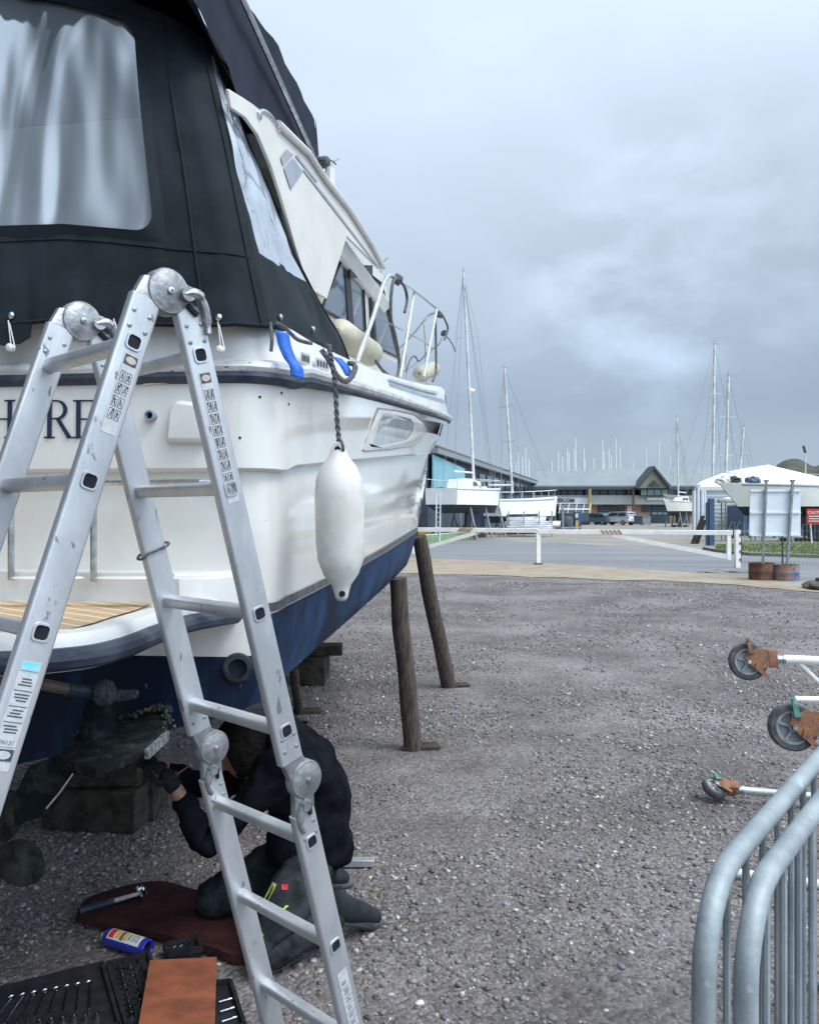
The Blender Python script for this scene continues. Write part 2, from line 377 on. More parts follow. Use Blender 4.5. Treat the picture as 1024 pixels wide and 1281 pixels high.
def stone_mat():
    m = bpy.data.materials.new('gravel stones'); m.use_nodes = True; nt = m.node_tree; N = nt.nodes; L = nt.links; b = N['Principled BSDF']
    a = N.new('ShaderNodeAttribute'); a.attribute_name = 'tint'
    n = N.new('ShaderNodeTexNoise'); n.inputs['Scale'].default_value = 90; n.inputs['Detail'].default_value = 4
    tc = N.new('ShaderNodeTexCoord'); L.new(tc.outputs['Object'], n.inputs['Vector'])
    r = N.new('ShaderNodeValToRGB'); e = r.color_ramp.elements; e[0].position = .3; e[0].color = (.6, .58, .56, 1); e[1].position = .7; e[1].color = (1.25, 1.25, 1.25, 1)
    L.new(n.outputs['Fac'], r.inputs[0])
    mx = N.new('ShaderNodeMix'); mx.data_type = 'RGBA'; mx.blend_type = 'MULTIPLY'; mx.inputs['Factor'].default_value = 1
    L.new(a.outputs['Color'], mx.inputs['A']); L.new(r.outputs[0], mx.inputs['B'])
    L.new(mx.outputs['Result'], b.inputs['Base Color']); b.inputs['Roughness'].default_value = .55
    return m

# ------------------------------------------------------------------ camera, world, light
cam = bpy.data.cameras.new('camera'); co = bpy.data.objects.new('camera', cam); COL.objects.link(co); scene.camera = co
co.location = CAM; co.rotation_euler = (R(90), 0, 0)
cam.sensor_fit = 'HORIZONTAL'; cam.sensor_width = 36; cam.lens = 36*1000/1024; cam.clip_end = 6000; cam.clip_start = .05
SUN_EL, SUN_AZ = R(56), R(118)         # azimuth from +Y towards +X
sl = bpy.data.lights.new('sun', 'SUN'); sl.energy = 2.1; sl.angle = R(22); sl.color = (1, .93, .84)
so = bpy.data.objects.new('sun', sl); COL.objects.link(so)
sd = V((math.sin(SUN_AZ)*math.cos(SUN_EL), math.cos(SUN_AZ)*math.cos(SUN_EL), math.sin(SUN_EL)))
so.rotation_euler = (-sd).to_track_quat('-Z', 'Y').to_euler(); so.location = (5, -5, 20)
w = bpy.data.worlds.new('World'); scene.world = w; w.use_nodes = True; nt = w.node_tree; N = nt.nodes; L = nt.links
bg = N['Background']; bg.inputs['Strength'].default_value = 1
sky = N.new('ShaderNodeTexSky'); sky.sky_type = 'NISHITA'; sky.sun_disc = False; sky.sun_elevation = SUN_EL; sky.sun_rotation = SUN_AZ
skyb = N.new('ShaderNodeVectorMath'); skyb.operation = 'SCALE'; skyb.inputs['Scale'].default_value = .07; L.new(sky.outputs[0], skyb.inputs[0])
tc = N.new('ShaderNodeTexCoord'); sep = N.new('ShaderNodeSeparateXYZ'); L.new(tc.outputs['Generated'], sep.inputs[0])
ramp = N.new('ShaderNodeValToRGB'); L.new(sep.outputs['Z'], ramp.inputs[0]); els = ramp.color_ramp.elements
els[0].position = 0; els[0].color = (.31, .41, .52, 1); els[1].position = 1; els[1].color = (.60, .70, .82, 1)
for p, c in ((.07, (.33, .41, .505)), (.13, (.295, .375, .475)), (.20, (.35, .435, .54)), (.30, (.42, .505, .61)), (.40, (.49, .585, .695)), (.52, (.56, .67, .79))):
    e = els.new(p); e.color = (*c, 1)
mp = N.new('ShaderNodeMapping'); mp.inputs['Scale'].default_value = (1, 1, 1.7); mp.inputs['Location'].default_value = (.3, .9, .2); L.new(tc.outputs['Generated'], mp.inputs[0])
cn = N.new('ShaderNodeTexNoise'); cn.inputs['Scale'].default_value = 2.3; cn.inputs['Detail'].default_value = 3; cn.inputs['Roughness'].default_value = .45; cn.inputs['Distortion'].default_value = .15
L.new(mp.outputs[0], cn.inputs[0])
cr = N.new('ShaderNodeMapRange'); cr.inputs['From Min'].default_value = .28; cr.inputs['From Max'].default_value = .72; cr.inputs['To Min'].default_value = 1.19; cr.inputs['To Max'].default_value = 1.35; L.new(cn.outputs['Fac'], cr.inputs[0])
# broad glow of the hidden sun, and thin bright gaps
def dotglow(dirv, lo, hi, amt):
    dp = N.new('ShaderNodeVectorMath'); dp.operation = 'DOT_PRODUCT'; L.new(tc.outputs['Generated'], dp.inputs[0]); dp.inputs[1].default_value = V(dirv).normalized()
    mr = N.new('ShaderNodeMapRange'); mr.interpolation_type = 'SMOOTHSTEP'; mr.inputs['From Min'].default_value = lo; mr.inputs['From Max'].default_value = hi
    mr.inputs['To Min'].default_value = 0; mr.inputs['To Max'].default_value = amt; L.new(dp.outputs['Value'], mr.inputs[0]); return mr.outputs[0]
def mth(op, a, b):
    m = N.new('ShaderNodeMath'); m.operation = op
    for i, q in enumerate((a, b)):
        if isinstance(q, (int, float)): m.inputs[i].default_value = q
        else: L.new(q, m.inputs[i])
    return m.outputs[0]
g1 = dotglow(sd, .25, 1, 2.2)
cn2 = N.new('ShaderNodeTexNoise'); cn2.inputs['Scale'].default_value = 7; cn2.inputs['Detail'].default_value = 5; cn2.inputs['Roughness'].default_value = .5; cn2.inputs['Distortion'].default_value = .12; L.new(mp.outputs[0], cn2.inputs[0])
c2r = N.new('ShaderNodeMapRange'); c2r.inputs['From Min'].default_value = .40; c2r.inputs['From Max'].default_value = .72; L.new(cn2.outputs['Fac'], c2r.inputs[0])
gap = mth('MULTIPLY', mth('ADD', dotglow((.33, 1, .30), .978, 1.0, .45), dotglow((.23, 1, .20), .985, 1.0, .35)), c2r.outputs[0])
c3r = N.new('ShaderNodeMapRange'); c3r.inputs['From Min'].default_value = .3; c3r.inputs['From Max'].default_value = .7; c3r.inputs['To Min'].default_value = .965; c3r.inputs['To Max'].default_value = 1.045; L.new(cn2.outputs['Fac'], c3r.inputs[0])
g4 = dotglow((-.22, 1, .62), .72, 1, .20)
g3 = mth('ADD', dotglow((.45, -1, .55), .2, 1, 1.25), g4)  # sky glow behind the camera, added to brighten surfaces facing it
dk_ = mth('SUBTRACT', 1.0, dotglow((-.95, -.25, .0), .05, .75, .80))  # sky out of view to the left dimmed, to deepen shade under the boat
fac = mth('MULTIPLY', mth('ADD', mth('ADD', mth('MULTIPLY', cr.outputs[0], c3r.outputs[0]), mth('ADD', g1, g3)), gap), dk_)
vs = N.new('ShaderNodeVectorMath'); vs.operation = 'SCALE'; L.new(ramp.outputs[0], vs.inputs[0]); L.new(fac, vs.inputs['Scale'])
add = N.new('ShaderNodeMix'); add.data_type = 'RGBA'; add.inputs['Factor'].default_value = .12
L.new(vs.outputs[0], add.inputs['A']); L.new(skyb.outputs[0], add.inputs['B']); L.new(add.outputs['Result'], bg.inputs[0])
scene.view_settings.view_transform = 'Standard'; scene.view_settings.look = 'None'; scene.view_settings.exposure = 0
scene.cycles.max_bounces = 6; scene.cycles.transparent_max_bounces = 12

# ------------------------------------------------------------------ ground
def sheet(name, pts, z, m, kind='structure'):
    mb = MB(); mb.poly([V((p[0], p[1], z)) for p in pts]); return obj(name, mb, m, smooth=0, kind=kind)
M_['ground'] = ground_mat()
gm = MB(); gm.poly([V(p) for p in ((-3000, -600, 0), (3000, -600, 0), (3000, 4000, 0), (-3000, 4000, 0))]); obj('ground', gm, M_['ground'], smooth=0, kind='structure')
M_['yard'] = mat('worn yard surface', (.21, .19, .165), .9, c2=(.27, .25, .22), scale=.25, bump=.1, bscale=6)
M_['asphalt'] = mat('damp asphalt', (.15, .155, .165), .62, c2=(.20, .205, .21), scale=.22, stretch=(.35, 1.6, 1), bump=.15, bscale=60, detail=6)
M_['dirt'] = mat('sandy verge', (.27, .215, .155), .95, c2=(.33, .28, .215), scale=1.2, bump=.4, bscale=30, detail=7)
M_['grass'] = mat('short turf', (.12, .165, .05), .95, c2=(.17, .205, .08), scale=1.5, bump=.5, bscale=30)
sheet('yard', [(-60, 30), (70, 30), (140, 400), (-120, 400)], .004, M_['yard'])
rl = lambda pts: [gp(*p) for p in pts]
near = rl([(-300, 690), (200, 693), (500, 700), (700, 708), (905, 722), (1100, 738)])
far = rl([(1100, 700), (905, 692), (800, 686), (690, 679), (560, 674), (300, 670)])
sheet('road', [p[:2] for p in near]+[p[:2] for p in far]+[(-60, 62)], .008, M_['asphalt'])
dn = [gp(px, py) for px, py in ((-300, 706), (150, 708), (500, 718), (640, 721), (800, 727), (900, 731), (990, 739), (1100, 748))]
du = [gp(px, py) for px, py in ((1100, 736), (905, 720), (700, 706), (500, 698), (200, 692), (-300, 688))]
# ragged verge edge
dne = []
for a, b in zip(dn, dn[1:]):
    for k in range(14):
        t = k/14; p = a.lerp(b, t); p.y += (noise.noise(p*1.3)*.5+noise.noise(p*5)*.2); dne.append(p)
sheet('verge', [p[:2] for p in dne+[dn[-1]]+du], .012, M_['dirt'])
gk = [gp(px, py) for px, py in ((895, 690), (940, 695), (1024, 698), (1150, 703), (1150, 680), (1024, 677), (930, 679), (895, 683))]
g = sheet('grass', [p[:2] for p in gk], .05, M_['grass'], kind='stuff')
# kerb between road and turf
kb = MB()
kp = [gp(px, py) for px, py in ((880, 688), (895, 691), (940, 696), (1024, 699), (1150, 704))]
for a, b in zip(kp, kp[1:]): kb.bar(a+V((0, 0, .06)), b+V((0, 0, .06)), .12, .12)
obj('kerb', kb, M_['concrete'], kind='structure')
# grass blades
bl = MB(); rr = random.Random(5)
for i in range(5200):
    t = rr.random(); s = rr.random(); a = gk[0].lerp(gk[3], t); b = gk[7].lerp(gk[4], t); p = a.lerp(b, s); p.z = .05
    h = rr.uniform(.03, .08); an = rr.uniform(0, 6.28); dx = V((math.cos(an), math.sin(an), 0))*.03
    bl.add([p-dx, p+dx, p+V((rr.uniform(-.05, .05), rr.uniform(-.05, .05), h))], [(0, 1, 2)])
o = obj('grass_tufts', bl, M_['grass'], smooth=0, kind='stuff', fixn=False)

# stones: one uncountable mass
def stones():
    def ico(sub):
        bm = bmesh.new(); bmesh.ops.create_icosphere(bm, subdivisions=sub, radius=1)
        vs = np.array([v.co[:] for v in bm.verts]); fs = np.array([[v.index for v in f.verts] for f in bm.faces]); bm.free(); return vs, fs
    allv, allf, allc = [], [], []; off = 0
    def batch(n, y0, y1, smin, smax, sub, jit, mi):
        nonlocal off
        bv_, bf = ico(sub)
        # uniform in area of the wedge
        y = np.sqrt(rng.uniform(y0*y0, y1*y1, n)); x = rng.uniform(-.62, .60, n)*y
        # clumping
        keep = np.array([1.3*noise.noise(V((a*.8, b*.8, .5)))+.8*noise.noise(V((a*2.7, b*2.7, mi))) for a, b in zip(x, y)])
        k = keep+rng.uniform(-.42, .42, n) > -.02; x, y = x[k], y[k]; n = len(x)
        s = smin*(smax/smin)**(rng.random(n)**2.2)
        sc = np.stack([s, s*rng.uniform(.6, .95, n), s*rng.uniform(.35, .62, n)], 1)
        sh = 1+rng.uniform(-jit, jit, (n, len(bv_), 1))
        kv = rng.normal(0, 1, (n, 3, 3)); lump = 1+.11*np.sin(np.einsum('vi,nij->nvj', bv_, kv)*1.6+rng.uniform(0, 6, (n, 1, 3))).sum(-1, keepdims=True)
        P = bv_[None]*sh*lump*sc[:, None, :]
        tilt = rng.normal(0, .22, n); c, s_ = np.cos(tilt), np.sin(tilt)
        P = np.stack([P[..., 0]*c[:, None]-P[..., 2]*s_[:, None], P[..., 1], P[..., 0]*s_[:, None]+P[..., 2]*c[:, None]], -1)
        an = rng.uniform(0, 2*PI, n); c, s_ = np.cos(an), np.sin(an)
        X = P[..., 0]*c[:, None]-P[..., 1]*s_[:, None]+x[:, None]; Y = P[..., 0]*s_[:, None]+P[..., 1]*c[:, None]+y[:, None]
        Z = P[..., 2]+(sc[:, 2]*.35)[:, None]
        allv.append(np.stack([X, Y, Z], -1).reshape(-1, 3))
        F = bf[None]+(np.arange(n)*len(bv_))[:, None, None]+off; allf.append(F.reshape(-1, 3)); off += n*len(bv_)
        base = rng.lognormal(-1.80, .50, n).clip(.05, .66)
        warm = rng.normal(0, 1, n)
        col = np.stack([base*(1.04+.06*warm), base*(.975+.01*warm), base*(.95-.06*warm), np.ones(n)], 1)
        allc.append(np.repeat(col, len(bv_), 0))
    batch(17000, 2.2, 4.8, .004, .0165, 2, .08, 1.0)
    batch(6000, 2.2, 5.0, .004, .014, 1, .22, 7.0)
    batch(40000, 2.2, 5.4, .002, .007, 1, .2, 2.0)
    batch(52000, 4.6, 8.6, .005, .019, 1, .20, 3.0)
    batch(60000, 8.2, 18.5, .008, .025, 1, .2, 4.0)
    batch(7000, 17, 25, .010, .030, 1, .2, 5.0)
    v = np.concatenate(allv); f = np.concatenate(allf); c = np.concatenate(allc)
    me = bpy.data.meshes.new('gravel'); me.vertices.add(len(v)); me.vertices.foreach_set('co', v.ravel())
    me.loops.add(len(f)*3); me.loops.foreach_set('vertex_index', f.ravel()); me.polygons.add(len(f))
    me.polygons.foreach_set('loop_start', np.arange(len(f))*3); me.polygons.foreach_set('loop_total', np.full(len(f), 3))
    me.update(); me.validate()
    a = me.color_attributes.new('tint', 'FLOAT_COLOR', 'POINT'); a.data.foreach_set('color', c.ravel())
    me.materials.append(stone_mat()); me.polygons.foreach_set('use_smooth', np.ones(len(f), bool))
    o = bpy.data.objects.new('gravel', me); COL.objects.link(o); tag(o, 'grey and brown loose gravel stones covering the yard', 'gravel'); o['kind'] = 'stuff'
stones()

# ================================================================== THE MOTOR BOAT
boat = thing('motor_boat', 'white motor boat with blue bottom and black canvas cockpit cover, propped on timber posts', 'motor boat', SC)
Bpts = [(0, 1.45), (1, 1.485), (2, 1.51), (3, 1.52), (4, 1.50), (5, 1.43), (6, 1.26), (7, .98), (8, .58), (8.7, .25), (9, .03)]
LV = {  # level: (length scale, inset points, image curve)
 'rub': (1.0, [(0, 0), (9, 0)], [(300, 470), (345, 471), (400, 485), (450, 495), (500, 510), (540, 521), (562, 529)]),
 'knuckle': (.965, [(0, .015), (3, .06), (5, .14), (9, .2)], [(295, 586), (401, 580), (445, 574), (539, 567)]),
 'boot': (.91, [(0, .05), (2, .09), (3.5, .16), (5, .27), (9, .4)], [(310, 784), (336, 772), (404, 733), (457, 708), (500, 680), (520, 667)]),
 'chine': (.88, [(0, .11), (2, .16), (3.5, .24), (5, .33), (9, .5)], [(303, 898), (350, 852), (385, 820), (430, 780), (470, 745), (497, 722), (515, 694)]),
}
def Bl(lv, u):
    s, ins, _ = LV[lv]
    return max(sm(min(u/s, 9), Bpts)-sm(u, ins), .015)
ZF = {}
for lv in LV:
    us, zs = [], []
    for i in range(49):
        u = i/10; b = Bl(lv, u); p = BW(u, b, 0); px = 512+1000*p.x/p.y
        cv = LV[lv][2]
        if px > cv[-1][0]+1: break
        y = sm(px, cv); us.append(u); zs.append(EYE+(641-y)/1000*p.y)
    cf = np.polyfit(us, zs, 3 if len(us) > 20 else 2); um = us[-1]
    ZF[lv] = (cf, um, np.polyval(cf, um), (np.polyval(cf, um)-np.polyval(cf, um-.5))/.5)
def Zl(lv, u):
    cf, um, zm, sl = ZF[lv]
    if u <= um: return float(np.polyval(cf, u))
    du = u-um
    k = {'rub': max(sl, .06), 'knuckle': max(sl, .06), 'boot': max(sl, .06), 'chine': .10}[lv]
    return zm+k*du+({'rub': .006, 'knuckle': .012, 'boot': .03, 'chine': .06}[lv])*du*du
RC = .16
def trans(b, bul=.07):
    """half transom path: list of (u, v) from centre line to start of the side"""
    out = []
    for k in range(9):
        t = k/8; v = t*(b-RC); out.append((-bul*(1-(v/b)**2), v))
    u0 = out[-1][0]
    for k in range(1, 7):
        a = k/6*PI/2
        out.append((u0+(RC-RC*math.cos(a)), b-RC+RC*math.sin(a)))
    return out
SU = [.16+.1*0]+[.25, .4, .6, .8, 1.0]+[1+.25*i for i in range(1, 33)]
SU = [min(s, 9) for s in SU]
def halfring(lv, dv=0, dz=0, zfun=None):
    s = LV[lv][0]; b0 = Bl(lv, 0)+dv
    pts = [(u, v, Zl(lv, 0)+dz) for u, v in trans(b0)]
    for su in SU:
        u = su*s
        if u <= pts[-1][0]+.02: continue
        b = max(Bl(lv, u)+dv, .012)
        if su >= 9: b = .012
        pts.append((u, b, Zl(lv, u)+dz))
    return pts
def eqlen(rings):
    n = min(len(r) for r in rings); return [r[:n-1]+[r[-1]] if len(r) > n else r for r in rings]
def full(r): return [BW(u, -v, z) for u, v, z in r[:0:-1]]+[BW(u, v, z) for u, v, z in r]
def bulge(a, b, t, out):
    return [(p[0]*(1-t)+q[0]*t, p[1]*(1-t)+q[1]*t+out*math.sin(PI*t)*min(1, p[1]/.4), p[2]*(1-t)+q[2]*t) for p, q in zip(a, b)]
NT0 = 12
R0 = halfring('rub'); R1 = halfring('knuckle'); R1b = [(u+(.035*min(1, (NT0+3-i)/6) if i < NT0+3 else 0), v, z) for i, (u, v, z) in enumerate(halfring('knuckle', -.03, -.012))]; R2 = halfring('boot'); R3 = halfring('chine')
R0, R1, R1b, R2, R3 = eqlen([R0, R1, R1b, R2, R3])
NT = 15
# transom part of the boot top lies lower than on the sides
R2 = [(u+(.03 if i < NT-3 else 0), v, z if i >= NT-2 else 1.17) for i, (u, v, z) in enumerate(R2)]
KEEL = lambda u: .66-.10*min(u, 3)/3+max(0, u-5.2)**2*.16
zc = R3[NT-1][2]; bc = R3[NT-1][1]
R3 = [(u, v, (KEEL(0)+(zc-KEEL(0))*(v/bc)) if i < NT else z) for i, (u, v, z) in enumerate(R3)]
rings = [full(R0), full(bulge(R0, R1, .35, -.012)), full(bulge(R0, R1, .7, -.012)), full(R1), full(R1b)]
for t in (.2, .4, .6, .8): rings.append(full(bulge(R1b, R2, t, .012)))
rings.append(full(R2))
hm = MB(); hm.grid(rings)
hull = obj('hull', hm, M_['gel'], boat, smooth=28)
R4 = [(u*(.97), 0.0 if i >= NT else v, KEEL(max(u, 0)) if i >= NT else z) for i, (u, v, z) in enumerate(R3)]
bm_ = MB(); brs = [full(R2)]
for t in (.25, .5, .75): brs.append(full(bulge(R2, R3, t, .01)))
brs.append(full(R3)); bm_.grid(brs)
side3 = R3[NT-1:]; side4 = [(u, .012, min(KEEL(max(u, 0)), z-.02)) for u, v, z in side3]
for sgn in (1, -1):
    rows = []
    for t in (0, .25, .5, .75, 1): rows.append([BW(a[0], sgn*(a[1]*(1-t)+b[1]*t), a[2]*(1-t)+b[2]*t) for a, b in zip(side3, side4)])
    bm_.grid(rows)
obj('bottom', bm_, M_['antifoul'], boat, smooth=50)
# skeg keel under the bottom
kl = MB(); kl.prism([BW(.9, -.05, .70), BW(4.6, -.05, .62), BW(4.4, -.05, .44), BW(1.3, -.05, .44)], BX*.10); obj('keel', kl, M_['antifoul2'], boat)
# dark line and white line above the antifouling
def sideband(lv, dz0, dz1, proud, i0, i1, m, name, zl=None):
    ra = halfring(lv, proud, dz0)[i0:i1]; rb = halfring(lv, proud, dz1)[i0:i1]
    mb = MB(); mb.grid([[BW(*p) for p in ra], [BW(*p) for p in rb]]); return obj(name, mb, m, boat, smooth=50)
sideband('boot', .038, .008, .010, NT-3, 42, M_['boot'], 'waterline_stripe')
dg = BVHTree.FromPolygons([tuple(p) for p in hm.v]+[tuple(p) for p in bm_.v], [f for f in hm.f]+[tuple(i+len(hm.v) for i in f) for f in bm_.f])
def onhull(px, py, out=.004):
    d = ray(px, py).normalized(); loc, nr, idx, dist = dg.ray_cast(CAM, d)
    if loc is None: return at(px, py, 2.7)
    if nr.dot(d) > 0: nr = -nr
    return loc+nr*out
def decal(name, pxs, m, parent, out=.004, sub=1):
    mb = MB(); P = []
    for i, a in enumerate(pxs):
        b = pxs[(i+1) % len(pxs)]
        for k in range(sub): P.append(onhull(a[0]+(b[0]-a[0])*k/sub, a[1]+(b[1]-a[1])*k/sub, out))
    mb.poly(P); return obj(name, mb, m, parent, smooth=0)

# rubbing strake: white-metal upper half round and navy rubber lower band
ru = full([(u, v+.012, z+.035) for u, v, z in R0]); rd = full([(u, v+.010, z+.004) for u, v, z in R0])
mb = MB(); mb.tube(ru, .026, 10); obj('rubbing_strake', mb, mat('strake alloy', (.62, .63, .64), .35, metal=.25, c2=(.42, .42, .42), scale=9, stretch=(1, 1, 4), spots=((.12, .11, .11), 30, .66)), boat)
mb = MB(); mb.tube(rd, [.011+.013*max(0, min(1, (1.0-(q-SC).dot(AX))/.8)) for q in rd], 8); obj('strake_rubber', mb, M_['navy'], boat)
# bulwark above the strake
HB = [(0, .17), (.5, .13), (1.5, .12), (3, .17), (4.4, .25), (6, .29), (9, .32)]
def gw(f, dv): return [(u+(.02 if i < NT else 0), max(v+dv, .01), z+.05+sm(max(u, 0), HB)*f) for i, (u, v, z) in enumerate(R0)]
mb = MB(); mb.grid([full(gw(0, -.005)), full(gw(.5, -.022)), full(gw(.93, -.035)), full(gw(1, -.055)), full(gw(1, -.14)), full(gw(.5, -.17))])
obj('bulwark', mb, M_['gelclean'], boat, smooth=50)
ga = gw(.5, -.17); mb = MB(); mb.grid([[BW(u, v, z) for u, v, z in ga], [BW(u, 0, z+.03) for u, v, z in ga], [BW(u, -v, z) for u, v, z in ga]]); obj('deck', mb, M_['gel2'], boat)
# grey flashes on the bulwark
def bulband(f0, f1, u0, u1, name, slant=.0):
    i = [k for k, p in enumerate(R0) if k >= NT and u0 <= p[0] <= u1]
    a = gw(f0, -.015+.001); b = gw(f1, -.024)
    mb = MB(); mb.grid([[BW(a[k][0], a[k][1]+.002, a[k][2]) for k in i], [BW(b[k][0], b[k][1]+.002, b[k][2]) for k in i]])
    obj(name, mb, M_['stripe'], boat)
bulband(.12, .55, 1.7, 4.5, 'grey_flash'); bulband(.68, .78, 1.7, 3.9, 'grey_flash'); bulband(.10, .85, 4.75, 6.6, 'grey_flash')
# porthole moulding set in the topsides
rim = [(473, 511), (495, 514), (517, 519), (530, 529), (535, 540), (527, 550), (512, 558), (485, 562), (453, 564), (462, 540)]
mb = MB(); inner = [(477, 518), (495, 520), (511, 524), (515, 530), (514, 540), (507, 550), (485, 556), (462, 559), (468, 542), (473, 528)]
Po = [onhull(*p, .003) for p in rim]; Pm = [onhull(p[0]*.6+q[0]*.4, p[1]*.6+q[1]*.4, .011) for p, q in zip(rim, inner)]; Pi = [onhull(*q, .010) for q in inner]
mb.grid([Po, Pm, Pi], closed=True); ph = obj('porthole', mb, M_['gelclean'], boat, smooth=60)
mb = MB(); mb.poly([onhull(*q, .009) for q in inner]); obj('pane', mb, mat('hull window glass', (.36, .39, .41), .10, c2=(.46, .49, .50), scale=8, spec=.9), ph, smooth=0)
mb = MB(); mb.tube([onhull(*q, .004) for q in rim], .0045, 6, closed=True); obj('frame', mb, mat('porthole gasket', (.34, .33, .30), .5, c2=(.45, .44, .41), scale=20), ph)
# anchor slot near the bow, drains on the side, through hull outlets
decal('drain_slot', [(548, 545), (552, 531), (554, 531), (550, 547)], M_['dark'], boat)
for px, py in ((355, 752), (361, 750)): decal('drain_slot', [(px, py-5), (px+3, py-6), (px+3, py+4), (px, py+5)], M_['boot'], boat)
def ringon(name, px, py, r, t, m, inner=None, sc=(1, 1), axis=None, parent=boat):
    c = onhull(px, py, .0); c2 = onhull(px+4, py, 0); c3 = onhull(px, py+4, 0); n = (c2-c).cross(c3-c).normalized()
    if n.dot(ray(px, py)) > 0: n = -n
    mb = MB(); mb.lathe(c-n*.01, n, [(0, r), (t, r), (t+.004, r*.9), (t+.004, r*.62), (.0, r*.58)], 20, cap=False); o = obj(name, mb, m, parent)
    mb = MB(); mb.lathe(c-n*.01, n, [(.004, r*.6), (.012, r*.6)], 16); obj('bore', mb, M_['dark'], o); return o
ringon('exhaust_outlet', 297, 836, .050, .03, M_['antifoul2'])
ringon('drain_fitting', 190, 521, .019, .03, M_['stripe'])
for px, py in ((352, 492), (361, 506), (325, 497), (300, 548)): ringon('drain_fitting', px, py, .005, .008, M_['boot'])
# transom box vent, slot
a = [onhull(x, y, .0) for x, y in ((209, 556), (262, 556), (262, 505), (224, 500), (214, 512))]
nrm = -AX; mb = MB(); mb.loft([[p+nrm*.0 for p in a], [p.lerp(a[0].lerp(a[2], .5), .12)+nrm*.035 for p in a]]); obj('shower_box', mb, M_['gelclean'], boat, bevel=.01)
mb = MB(); mb.tube([onhull(180, 481, .004), onhull(212, 479, .004)], .004, 6); obj('hinge_strip', mb, M_['steel'], boat)

# the name on the transom, serif capitals
def serif(ch, M, h, w):
    mb = MB(); st = .13*h; hr = .045*h; sf = .09*h
    def rect(x0, y0, x1, y1): mb.add([M @ V((x, y, 0)) for x, y in ((x0, y0), (x1, y0), (x1, y1), (x0, y1))], [(0, 1, 2, 3)])
    def stem(x, y0=0, y1=None):
        y1 = h if y1 is None else y1
        rect(x, y0, x+st, y1); rect(x-sf, y0, x+st+sf, y0+hr); rect(x-sf, y1-hr, x+st+sf, y1)
    if ch == 'I': stem(0)
    if ch == 'S':
        pts = []
        for k in range(25):
            a = k/24; an = R(35)+a*R(200) if a < .5 else 0
        path = [(w*.85, h*.78), (w*.70, h*.93), (w*.45, h*.98), (w*.18, h*.90), (w*.12, h*.70), (w*.35, h*.55), (w*.65, h*.43), (w*.85, h*.25), (w*.72, h*.07), (w*.45, h*.01), (w*.18, h*.08), (w*.08, h*.26)]
        pp = crom([V((x, y, 0)) for x, y in path], 4); L1, L2 = [], []
        for i, p in enumerate(pp):
            t = (pp[min(i+1, len(pp)-1)]-pp[max(i-1, 0)]).normalized(); n = V((-t.y, t.x, 0)); k = .02*h+.05*h*math.sin(PI*i/(len(pp)-1))
            L1.append(M @ (p+n*k)); L2.append(M @ (p-n*k))
        mb.grid([L1, L2])
    if ch == 'H': stem(0); stem(w-st); rect(st, h*.5-hr/2, w-st, h*.5+hr/2)
    if ch == 'E':
        stem(0); rect(st, 0, w, hr); rect(st, h-hr, w*.95, h); rect(st, h*.5-hr/2, w*.7, h*.5+hr/2)
        mb.add([M @ V(p) for p in ((w-.02*h, 0, 0), (w+.02*h, 0, 0), (w+.06*h, h*.22, 0), (w+.03*h, h*.22, 0))], [(0, 1, 2, 3)])
        mb.add([M @ V(p) for p in ((w*.93, h, 0), (w*.97, h, 0), (w*.97, h*.78, 0), (w*.94, h*.78, 0))], [(0, 1, 2, 3)])
        rect(w*.68, h*.38, w*.71, h*.62)
    if ch in 'RB':
        stem(0)
        c = (st, h*.74)
        o1, o2 = [], []
        for k in range(15):
            a = PI/2-PI*k/14
            o1.append(M @ V((w*.42+math.cos(a)*w*.48, h*.745+math.sin(a)*h*.255, 0)))
            o2.append(M @ V((w*.38+math.cos(a)*w*.33, h*.745+math.sin(a)*h*.21, 0)))
        o1 = [M @ V((st, h, 0))]+o1+[M @ V((st, h*.49, 0))]; o2 = [M @ V((st, h-hr, 0))]+o2+[M @ V((st, h*.535, 0))]
        mb.grid([o1, o2])
        mb.add([M @ V(p) for p in ((w*.38, h*.5, 0), (w*.58, h*.5, 0), (w*1.10, hr*.6, 0), (w*.90, 0, 0))], [(0, 1, 2, 3)])
        mb.add([M @ V(p) for p in ((w*.84, 0, 0), (w*1.22, 0, 0), (w*1.22, hr*.7, 0), (w*.90, hr*.9, 0))], [(0, 1, 2, 3)])
    return mb
nm = MB()
for ch, px, wpx in (('S', -62, 26), ('H', -18, 34), ('I', 34, 6), ('R', 60, 28), ('E', 96, 26)):
    p0 = onhull(max(px, -60), 549, .006); p1 = onhull(px+20, 549, .006); pt = onhull(px+1, 501, .006)
    h = (pt-p0).length; sc = (p1-p0).length/20; s = serif(ch, frame(p0+(p0-p0), p1-p0, pt-p0), h, wpx*sc); nm.add(s.v, s.f)
obj('name_lettering', nm, mat('navy lettering', (.012, .018, .05), .4, c2=(.02, .03, .06), scale=30), boat, smooth=0, fixn=False)

